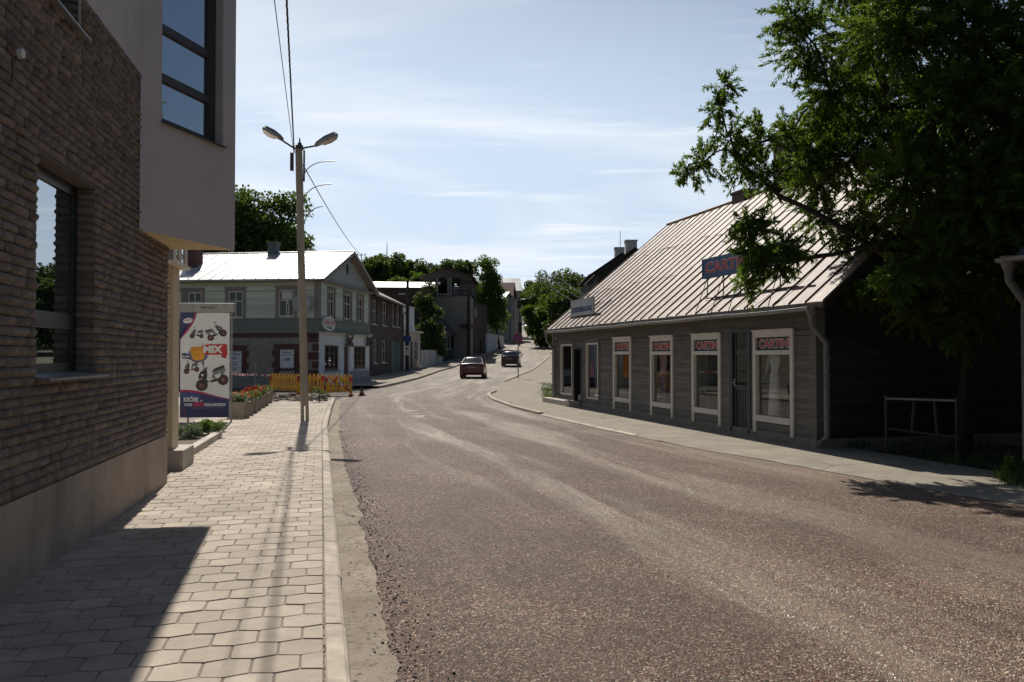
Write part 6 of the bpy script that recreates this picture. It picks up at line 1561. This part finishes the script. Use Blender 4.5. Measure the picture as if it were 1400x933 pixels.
# ------------------------------------------------------------------ trees
def crown_mesh(rng, rx, ry, rz, zc, n, ln, wd, lm, clusters=60, cr=.28, lobes=None, flatten=.0):
    """leaf clumps spread through an uneven crown volume"""
    P = []
    lob = lobes or [(0, 0, 0, 1)]
    for lx_, ly_, lz_, ls in lob:
        k = int(clusters * ls ** 2 / sum(l[3] ** 2 for l in lob)) + 1
        d = rng.normal(size=(k, 3)); d /= np.linalg.norm(d, axis=1)[:, None]
        r = (.35 + .65 * rng.random((k, 1)) ** .5) * (1 + .22 * rng.normal(size=(k, 1)) * .7)
        q = d * r * ls; q[:, 2] *= .95
        P.append((q + np.array([lx_, ly_, lz_])) * np.array([rx, ry, rz]) + np.array([0, 0, zc]))
    P = np.concatenate(P); V, Q = [], []
    sizes = 1.2 * cr * (rx * ry * rz) ** (1 / 3) * (.55 + .8 * rng.random(len(P)))
    w_ = sizes ** 2; cnt = np.maximum(6, (1.7 * n * w_ / w_.sum()).astype(int)); off = 0; tint = []
    for c, s, k in zip(P, sizes, cnt):
        o = rng.normal(size=(k, 3)); o /= np.linalg.norm(o, axis=1)[:, None]
        C = c + o * (rng.random((k, 1)) ** .5) * s * np.array([1.1, 1.1, 1.0])
        ax = o + rng.normal(size=(k, 3)) * .8; ax /= np.linalg.norm(ax, axis=1)[:, None]
        v, q = leaf_quads(C, ax, ln * .8, wd * .8, rng, .25); V.append(v); Q.append(q + off); off += len(v)
        tint.append(np.clip(rng.normal(rng.random() * .6 + .2, .2, k), 0, 1))
    return P, np_mesh('crown', np.concatenate(V), np.concatenate(Q), lm, tint=np.concatenate(tint))
def tree(name, label, base, h, rx, ry, zlow, seed, lm, n=7000, ln=.34, wd=.22, clusters=60, trunk=.22, lobes=None, group=None, cr=.28, lean=(0, 0)):
    rng = np.random.default_rng(seed); root = thing(name, label, 'tree', base, 0, group)
    rz = (h - zlow) / 2; zc = zlow + rz
    P, me = crown_mesh(rng, rx, ry, rz, 0, n, ln, wd, lm, clusters, cr, lobes)
    c = link('crown', me, root, loc=(lean[0], lean[1], zc))
    m = MB(); tp = Vector((lean[0] * .7, lean[1] * .7, zlow + rz * .7)); mid = tp * .5 + Vector((.1 * trunk, 0, 0))
    m.tube([(0, 0, -.5), (0, 0, .3), tuple(mid), tuple(tp), (lean[0], lean[1], h - rz * .5)], [trunk * 1.35, trunk, trunk * .8, trunk * .5, trunk * .12], 8)
    idx = rng.choice(len(P), min(22, len(P)), replace=False)
    for i in idx:
        q = Vector(P[i]) + Vector((lean[0], lean[1], zc)); s = Vector((0, 0, 0)).lerp(tp, .55 + .45 * float(rng.random())); md = s.lerp(q, .5) + Vector((0, 0, .12 * (q - s).length))
        m.tube([tuple(s), tuple(md), tuple(q)], [trunk * .34, trunk * .2, trunk * .05], 5, caps=False)
    m.build('trunk', M['bark'], root)
    return root
def tree_px(name, label, px, d, top, wpx, seed, lm, low=.25, zoff=0, **kw):
    b = Vector((at(px, 480, d).x, d, T(d) + zoff)); h = at(px, top, d).z - b.z; r = wpx / 2 * d / F_PX
    return tree(name, label, b, h, r, r * .95, h * low, seed, lm, **kw)
# big maple behind the green house
tree_px('broadleaf_tree', 'large dark broadleaf tree rising behind the bright roof of the green house', 345, 64, 264, 165, 101, M['leaf_a'], .30, n=17000, ln=.42, wd=.30, clusters=120, trunk=.4, cr=.20, lobes=[(-.45, 0, .1, .75), (.2, .1, .22, .72), (.62, 0, -.25, .55), (-.1, 0, -.3, .7)])
tree_px('broadleaf_tree', 'dark broadleaf tree at the left behind the cream column', 262, 70, 300, 80, 102, M['leaf_a'], .2, n=6000, ln=.42, wd=.3, clusters=50, trunk=.3)
# trees on the hill to the left
HT = [(502, 150, 352, 44, 'leftmost small tree on the far hill beside the green house gable'), (522, 158, 347, 40, 'round dark tree on the far hill left of the radio mast'), (548, 150, 348, 58, 'broad tree on the far hill just right of the radio mast'), (572, 140, 372, 40, 'low yellow green tree on the far hill left of the tall grey house'), (604, 165, 355, 42, 'tree on the far hill above the peak of the tall grey house'), (630, 168, 354, 44, 'loose tree on the far hill between grey house peak and street tree'), (510, 120, 378, 40, 'yellow green tree below the hilltop trees behind the brick house'), (540, 118, 372, 46, 'pale green tree below the radio mast behind the brick house')]
for i, (px, d, top, w_, l) in enumerate(HT): tree_px('hill_tree', l, px, d, top, w_ * 1.15, 120 + i, [M['leaf_a'], M['leaf_c'], M['leaf_a'], M['leaf_b'], M['leaf_a'], M['leaf_c'], M['leaf_b'], M['leaf_b']][i], .3, n=4200, ln=.6, wd=.45, clusters=42, trunk=.3, group='trees on the far hill', lobes=[(-.35, 0, 0, .72), (.4, 0, .05, .66), (0, .2, .3, .6)], cr=.24, zoff=6 if i < 6 and i != 3 else 0)
# bushy tree over the picket fence
tree_px('bushy_tree', 'dense dark bushy tree behind the white picket fence', 587, 79, 388, 36, 140, M['leaf_c'], .03, n=8000, ln=.26, wd=.18, clusters=90, trunk=.16, cr=.2, lobes=[(-.25, 0, .5, .62), (.15, 0, 0, .8), (.5, 0, -.55, .7), (-.1, 0, -.5, .75)])
b = gnd(595, 497, .1); tree('bushy_tree', 'olive bush leaning over the right end of the picket fence', Vector((b.x - 1.0, b.y + 3.2, b.z)), 4.9, 1.2, 1.2, .3, 141, M['leaf_a'], n=3000, ln=.22, wd=.15, clusters=40, trunk=.08)
# street tree
b = gnd(683, 476.5, .1); tree('street_tree', 'tall bright green street tree at the kerb beyond the maroon hatchback', b, at(665, 350, b.y).z - b.z, 3.1, 2.7, 2.3, 150, M['leaf_b'], n=10000, ln=.36, wd=.24, clusters=95, trunk=.17, cr=.19, lean=(-1.7, 0), lobes=[(-.1, 0, .55, .55), (.3, 0, .3, .5), (-.55, 0, .0, .55), (.45, 0, -.35, .6), (-.05, 0, -.1, .7), (.25, 0, -.6, .45)])
# trees up the hill on the right
RT = [(742, 150, 372, 60, 'tallest leafy tree on the right of the street up the hill'), (770, 135, 366, 70, 'wide tree on the right hillside behind the far end of the shop'), (805, 120, 366, 70, 'dark tree beside the dark roofed house behind the shop'), (725, 190, 382, 34, 'slim far tree where the street meets the sky'), (748, 118, 405, 56, 'lower tree overhanging the right side of the uphill street'), (785, 105, 392, 74, 'low dense tree just behind the white sign board'), (716, 262, 405, 40, 'farthest tree closing off the top of the street'), (835, 112, 372, 60, 'tree hidden mostly behind the tin roof and dark roofed house')]
for i, (px, d, top, w_, l) in enumerate(RT): tree_px('roadside_tree', l, px, d, top, w_ * 1.1, 170 + i, [M['leaf_b'], M['leaf_a'], M['leaf_c'], M['leaf_a'], M['leaf_b'], M['leaf_a'], M['leaf_a'], M['leaf_a']][i], .10, n=6500, ln=.5, wd=.36, clusters=70, trunk=.25, group='trees on the right hillside', lobes=[(-.35, 0, .1, .7), (.4, 0, .0, .7), (0, .2, .45, .5), (0, 0, -.45, .75)], cr=.2)

# the big willow-leaved tree at the right, drawn limb by limb
def near_tree():
    rng = np.random.default_rng(9); rr = random.Random(9)
    TB = Vector((7.35, 12.9, 0))
    root = thing('willow_tree', 'large dark narrow leaved tree overhanging the boarded shop from the right', 'tree', TB)
    blobs = [(1085, 25, 12, .55), (1105, 60, 12, .7), (1135, 125, 12, .68), (1165, -40, 12.4, .9), (1230, 40, 12, 1.05), (1330, 30, 12, 1.15), (1430, 60, 12, 1.2), (1205, 140, 12.4, .9), (1290, 150, 12, 1.05), (1395, 170, 11.6, 1.15), (1160, 215, 12.4, .75), (1240, 250, 12.2, .95), (1340, 270, 11.8, 1.05), (1440, 280, 11.6, 1.1), (1115, 250, 12, .5), (1200, 305, 12.3, .55), (1275, 345, 12.3, .75), (1370, 370, 12.0, .75), (1450, 400, 12.2, .8), (1320, 440, 12.6, .6), (1250, 420, 12.6, .5), (1180, 60, 13.6, .9), (1240, -40, 13.8, 1.1), (1140, 170, 13.4, .6),
             (1080, 185, 11.5, .42), (1040, 195, 11.5, .42), (1000, 190, 11.4, .38), (985, 150, 11.3, .26), (990, 118, 11.2, .17), (962, 222, 11.3, .28), (1050, 245, 11.5, .36), (942, 238, 11.3, .13), (1012, 232, 11.4, .3), (1090, 225, 11.7, .42), (1120, 190, 12, .5),
             (1030, 330, 10.6, .30), (1024, 352, 10.5, .2), (1068, 345, 10.6, .20), (1018, 390, 10.5, .13), (1018, 300, 10.5, .16), (1030, 312, 10.5, .18), (1060, 360, 10.6, .2), (1075, 335, 10.6, .14), (1045, 358, 10.6, .24), (1085, 345, 10.7, .12),
             (1190, 395, 12, .26), (1222, 382, 12, .34), (1168, 398, 12, .16), (1120, 300, 12, .28), (1160, 322, 12.2, .34),
             (1150, -150, 12.5, 1.2), (1285, -120, 12.5, 1.4), (1410, -110, 12.3, 1.5), (1350, -300, 13, 1.6), (1230, -280, 13, 1.3), (1520, 0, 13, 1.6), (1540, 200, 13, 1.4), (1500, -230, 13, 1.5), (1480, 330, 13.5, 1.0), (1330, 120, 14, 1.2), (1400, 280, 14, 1.1), (1260, 200, 13.6, 1.0)]
    def push(px, py, d, r):
        k = 1.9 if (py > 285 and px < 1095) else (2.4 if px < 1125 and py > 100 else (1.4 if px < 1215 else 0))
        return px, py, d + k, r * (d + k) / d
    blobs = [push(*b) for b in blobs]
    B = [(at(px, py, d), r) for px, py, d, r in blobs]
    # skeleton: a list of nodes (pos, parent); limbs grow to the nearest existing node
    nodes = []; par = []; 
    def chain(pts, p=-1):
        for q in pts: nodes.append(Vector(q)); par.append(p); p = len(nodes) - 1
        return p
    c = chain([TB + Vector((0, 0, -.3)), TB + Vector((-.03, 0, 1.0)), TB + Vector((.02, -.02, 2.1)), TB + Vector((.0, .0, 3.0))])
    up_ = chain([at(1320, 250, 13), at(1310, 120, 13), at(1315, -20, 13), at(1330, -160, 13)], c)
    l1 = chain([at(1290, 400, 12.8), at(1215, 352, 13.1), at(1140, 305, 13.6), at(1065, 268, 13.9), at(1010, 222, 13.9)], 3)
    l2 = chain([at(1195, 332, 13.0), at(1140, 348, 12.8), at(1095, 355, 12.6), at(1060, 352, 12.5)], len(nodes) - 5 + 1)
    chain([at(1390, 260, 12.4), at(1440, 120, 12.4)], 3); chain([at(1240, 200, 12.6), at(1190, 80, 12.4), at(1160, -60, 12.4)], len(nodes) - 16 if False else 4)
    order = sorted(B, key=lambda t: min((t[0] - n).length for n in nodes))
    for pos, r in order:
        j = min(range(2, len(nodes)), key=lambda i: (nodes[i] - pos).length + (.3 if nodes[i].z > pos.z + .5 else 0))
        s = nodes[j]; mid = s.lerp(pos, .5) + Vector((rr.gauss(0, .08), rr.gauss(0, .08), .1 * (pos - s).length))
        nodes.append(mid); par.append(j); nodes.append(pos); par.append(len(nodes) - 2)
    # radii by pipe rule
    w_ = [0.0] * len(nodes)
    kids = [0] * len(nodes)
    for i in range(len(nodes) - 1, -1, -1):
        if w_[i] == 0: w_[i] = .00022
        if par[i] >= 0: w_[par[i]] += w_[i]
    rad = [min(.24, math.sqrt(x)) for x in w_]
    m = MB()
    for i, p in enumerate(par):
        if p >= 0:
            a, b = nodes[p] - TB, nodes[i] - TB; md = a.lerp(b, .5) + Vector((rr.gauss(0, .02), rr.gauss(0, .02), rr.gauss(0, .02)))
            ra = rad[i] * 1.12 if p > 3 else rad[p]
            m.tube([tuple(a), tuple(md), tuple(b)], [min(rad[p], ra), (rad[i] * 1.05), rad[i]], 8 if rad[i] > .05 else 5, caps=False)
    m.build('trunk', M['bark'], root)
    # twigs and leaves
    V, Q, tint = [], [], []; off = 0; tw = MB()
    for pos, r in B:
        nt_ = int(14 + (170 if pos.x > 5.2 else 100) * r ** 2)
        for k in range(nt_):
            d = Vector((rr.gauss(0, 1), rr.gauss(0, 1), rr.gauss(0, 1))).normalized()
            s = pos + d * r * rr.uniform(0, .55); g = (d + Vector((0, 0, rr.uniform(-.45, .5))) + Vector((rr.gauss(0, .3), rr.gauss(0, .3), 0))).normalized()
            L = rr.uniform(.28, .55) * (.5 + .6 * min(1, r)); e = s + g * L + Vector((0, 0, -.12 * L)); md = s + g * L * .5 + Vector((0, 0, .04 * L))
            if rr.random() < .5: tw.tube([tuple(pos.lerp(s, .6) - TB), tuple(s - TB), tuple(md - TB), tuple(e - TB)], [.006, .005, .0035, .0015], 3, caps=False)
            nl = int(24 + 26 * L / .4)
            t = rng.random(nl) ** .8; sA, mA, eA = np.array(s - TB), np.array(md - TB), np.array(e - TB)
            C = (1 - t[:, None]) ** 2 * sA + 2 * t[:, None] * (1 - t[:, None]) * mA + t[:, None] ** 2 * eA
            gg = np.array(g); ax = gg * 1.0 + rng.normal(size=(nl, 3)) * .6 + np.array([0, 0, -.3]); ax /= np.linalg.norm(ax, axis=1)[:, None]
            C = C + ax * .045 + rng.normal(size=(nl, 3)) * .012
            v, q = leaf_quads(C, ax, .095, .025, rng, .5); V.append(v); Q.append(q + off); off += len(v); tint.append(np.clip(rng.normal(rr.random(), .25, nl), 0, 1))
    link('crown', np_mesh('crown', np.concatenate(V), np.concatenate(Q), M['leaf_near'], tint=np.concatenate(tint)), root)
    tw.build('twigs', M['bark'], root)
    return off // 4
near_tree()

# grass on the verge in the shade at the right and a few sunlit tufts
def tufts(name, pts, n, h, seed):
    rng = np.random.default_rng(seed); P = np.repeat(np.array(pts), n, 0); N = len(P); P = P + rng.normal(size=(N, 3)) * np.array([.09, .09, 0])
    l = rng.normal(size=(N, 3)) * np.array([.35, .35, 0]) + np.array([0, 0, 1.]); hh = h * (.4 + .8 * rng.random((N, 1))); s = rng.normal(size=(N, 3)) * np.array([1, 1, 0]); s /= np.linalg.norm(s, axis=1)[:, None]
    w_ = .006 + .004 * rng.random((N, 1)); tip = P + l * hh
    V = np.stack([P - s * w_, P + s * w_, tip + s * w_ * .2, tip - s * w_ * .2], 1).reshape(-1, 3)
    return tag(link(name, np_mesh(name, V, np.arange(N * 4).reshape(-1, 4), M['grass'], tint=rng.random(N))), kind='stuff')
rr = random.Random(77); pts = []
for i in range(200):
    u = rr.uniform(HL + .05, HL + 4.5); yv = rr.uniform(.5, 5); p = HM @ Vector((u, yv, -.02))
    if p.x < 8.2 and p.y > 11.6 - (p.x - 5.9) * .3: pts.append((p.x, p.y, 0.02))
for i in range(22): p = gnd(rr.uniform(1378, 1398), rr.uniform(640, 662), .05); pts.append((p.x, p.y, .04))
for i in range(90): p = gnd(rr.uniform(733, 752), rr.uniform(524, 545), .05); pts.append((p.x + .3, p.y, .04))
for i in range(160): a = rr.random(); p = HM @ Vector((-.6 - a * 3, rr.uniform(1.0, 6), 0)); pts.append((p.x, p.y, .0))
tufts('grass', pts, 14, .14, 3)
p = gnd(1388, 655, .05); shrub('weed', 'sunlit leafy weed at the foot of the grey downpipe', 'weed', (p.x, p.y + .1, .04), .16, .34, 260, .06, .03, M['leaf_b'], 66)
# ------------------------------------------------------------------ sun, sky, camera
SUN_EL, SUN_AZ = 46.0, -15.4          # azimuth from +Y towards +X
sd = bpy.data.lights.new('sun', 'SUN'); sd.energy = 5.0; sd.angle = R(.53); sd.color = (1, .945, .86)
so = bpy.data.objects.new('sun', sd); COL.objects.link(so); so.location = (-20, 60, 60)
to = Vector((math.sin(R(SUN_AZ)) * math.cos(R(SUN_EL)), math.cos(R(SUN_AZ)) * math.cos(R(SUN_EL)), math.sin(R(SUN_EL))))
so.rotation_euler = (-to).to_track_quat('-Z', 'Y').to_euler()
w = bpy.data.worlds.new('World'); S.world = w; w.use_nodes = True
nt = w.node_tree; bg = nt.nodes['Background']
sk = nt.nodes.new('ShaderNodeTexSky'); sk.sky_type = 'NISHITA'; sk.sun_disc = False
sk.sun_elevation = R(SUN_EL); sk.sun_rotation = R(SUN_AZ); sk.air_density = 1.0; sk.dust_density = .9; sk.ozone_density = 1.5
# thin cirrus: noise laid out on a flat layer high overhead
tc = nt.nodes.new('ShaderNodeTexCoord'); sx = nt.nodes.new('ShaderNodeSeparateXYZ'); nt.links.new(tc.outputs['Generated'], sx.inputs[0])
def wm(op, a, b=0.0):
    o = nt.nodes.new('ShaderNodeMath'); o.operation = op
    for i, v in enumerate((a, b)):
        if isinstance(v, (int, float)): o.inputs[i].default_value = v
        else: nt.links.new(v, o.inputs[i])
    return o.outputs[0]
zz = wm('ADD', wm('MAXIMUM', sx.outputs[2], 0.0), .12)
cb = nt.nodes.new('ShaderNodeCombineXYZ'); nt.links.new(wm('DIVIDE', sx.outputs[0], zz), cb.inputs[0]); nt.links.new(wm('DIVIDE', sx.outputs[1], zz), cb.inputs[1])
def wn(scale, sc, rot, detail, rough, dist):
    m = nt.nodes.new('ShaderNodeMapping'); nt.links.new(cb.outputs[0], m.inputs['Vector']); m.inputs['Scale'].default_value = sc; m.inputs['Rotation'].default_value = (0, 0, rot); m.inputs['Location'].default_value = (3.1, 1.7, 0)
    n = nt.nodes.new('ShaderNodeTexNoise'); nt.links.new(m.outputs['Vector'], n.inputs['Vector'])
    n.inputs['Scale'].default_value = scale; n.inputs['Detail'].default_value = detail; n.inputs['Roughness'].default_value = rough; n.inputs['Distortion'].default_value = dist
    return n.outputs['Fac']
def wr(f, a, b):
    r = nt.nodes.new('ShaderNodeMapRange'); r.interpolation_type = 'SMOOTHSTEP'; nt.links.new(f, r.inputs['Value']); r.inputs['From Min'].default_value = a; r.inputs['From Max'].default_value = b
    return r.outputs[0]
c1 = wr(wn(.9, (.55, 1.3, 1), R(25), 7, .55, .8), .38, .70)
c2 = wr(wn(2.6, (.35, 1.5, 1), R(38), 6, .6, .6), .52, .80)
toward = wm('ADD', wm('MULTIPLY', sx.outputs[0], -.264), wm('MULTIPLY', sx.outputs[1], .965))
ahead = wm('MULTIPLY', wr(toward, .45, 1.0), wm('SUBTRACT', 1.0, wr(sx.outputs[2], .26, .62)))   # the cirrus bank lies ahead, low under the sun
def wmix(f, a, col):
    mx = nt.nodes.new('ShaderNodeMix'); mx.data_type = 'RGBA'
    nt.links.new(f, mx.inputs[0]); nt.links.new(a, mx.inputs[6]); mx.inputs[7].default_value = col
    return mx.outputs[2]
veil = wmix(wm('MULTIPLY', ahead, .82), sk.outputs[0], (12.0, 14.4, 17.6, 1))
cl = wm('MINIMUM', wm('MULTIPLY', wm('ADD', wm('MULTIPLY', c1, .6), wm('MULTIPLY', c2, .8)), ahead), .95)
cloudy = wmix(cl, veil, (17, 17.3, 17.8, 1))
nt.links.new(cloudy, bg.inputs['Color'])
bg.inputs['Strength'].default_value = .055
cam = bpy.data.cameras.new('camera'); co = bpy.data.objects.new('camera', cam); COL.objects.link(co)
co.location = (0, 0, CAM_H); co.rotation_euler = (R(90) + PITCH, 0, 0)
cam.sensor_width = 36; cam.lens = 36 * F_PX / 1400; cam.clip_start = .05; cam.clip_end = 5000
S.camera = co
S.view_settings.view_transform = 'Standard'; S.view_settings.look = 'None'; S.view_settings.exposure = .12; S.view_settings.gamma = 1
S.cycles.use_denoising = True
S.cycles.max_bounces = 8; S.cycles.transparent_max_bounces = 12
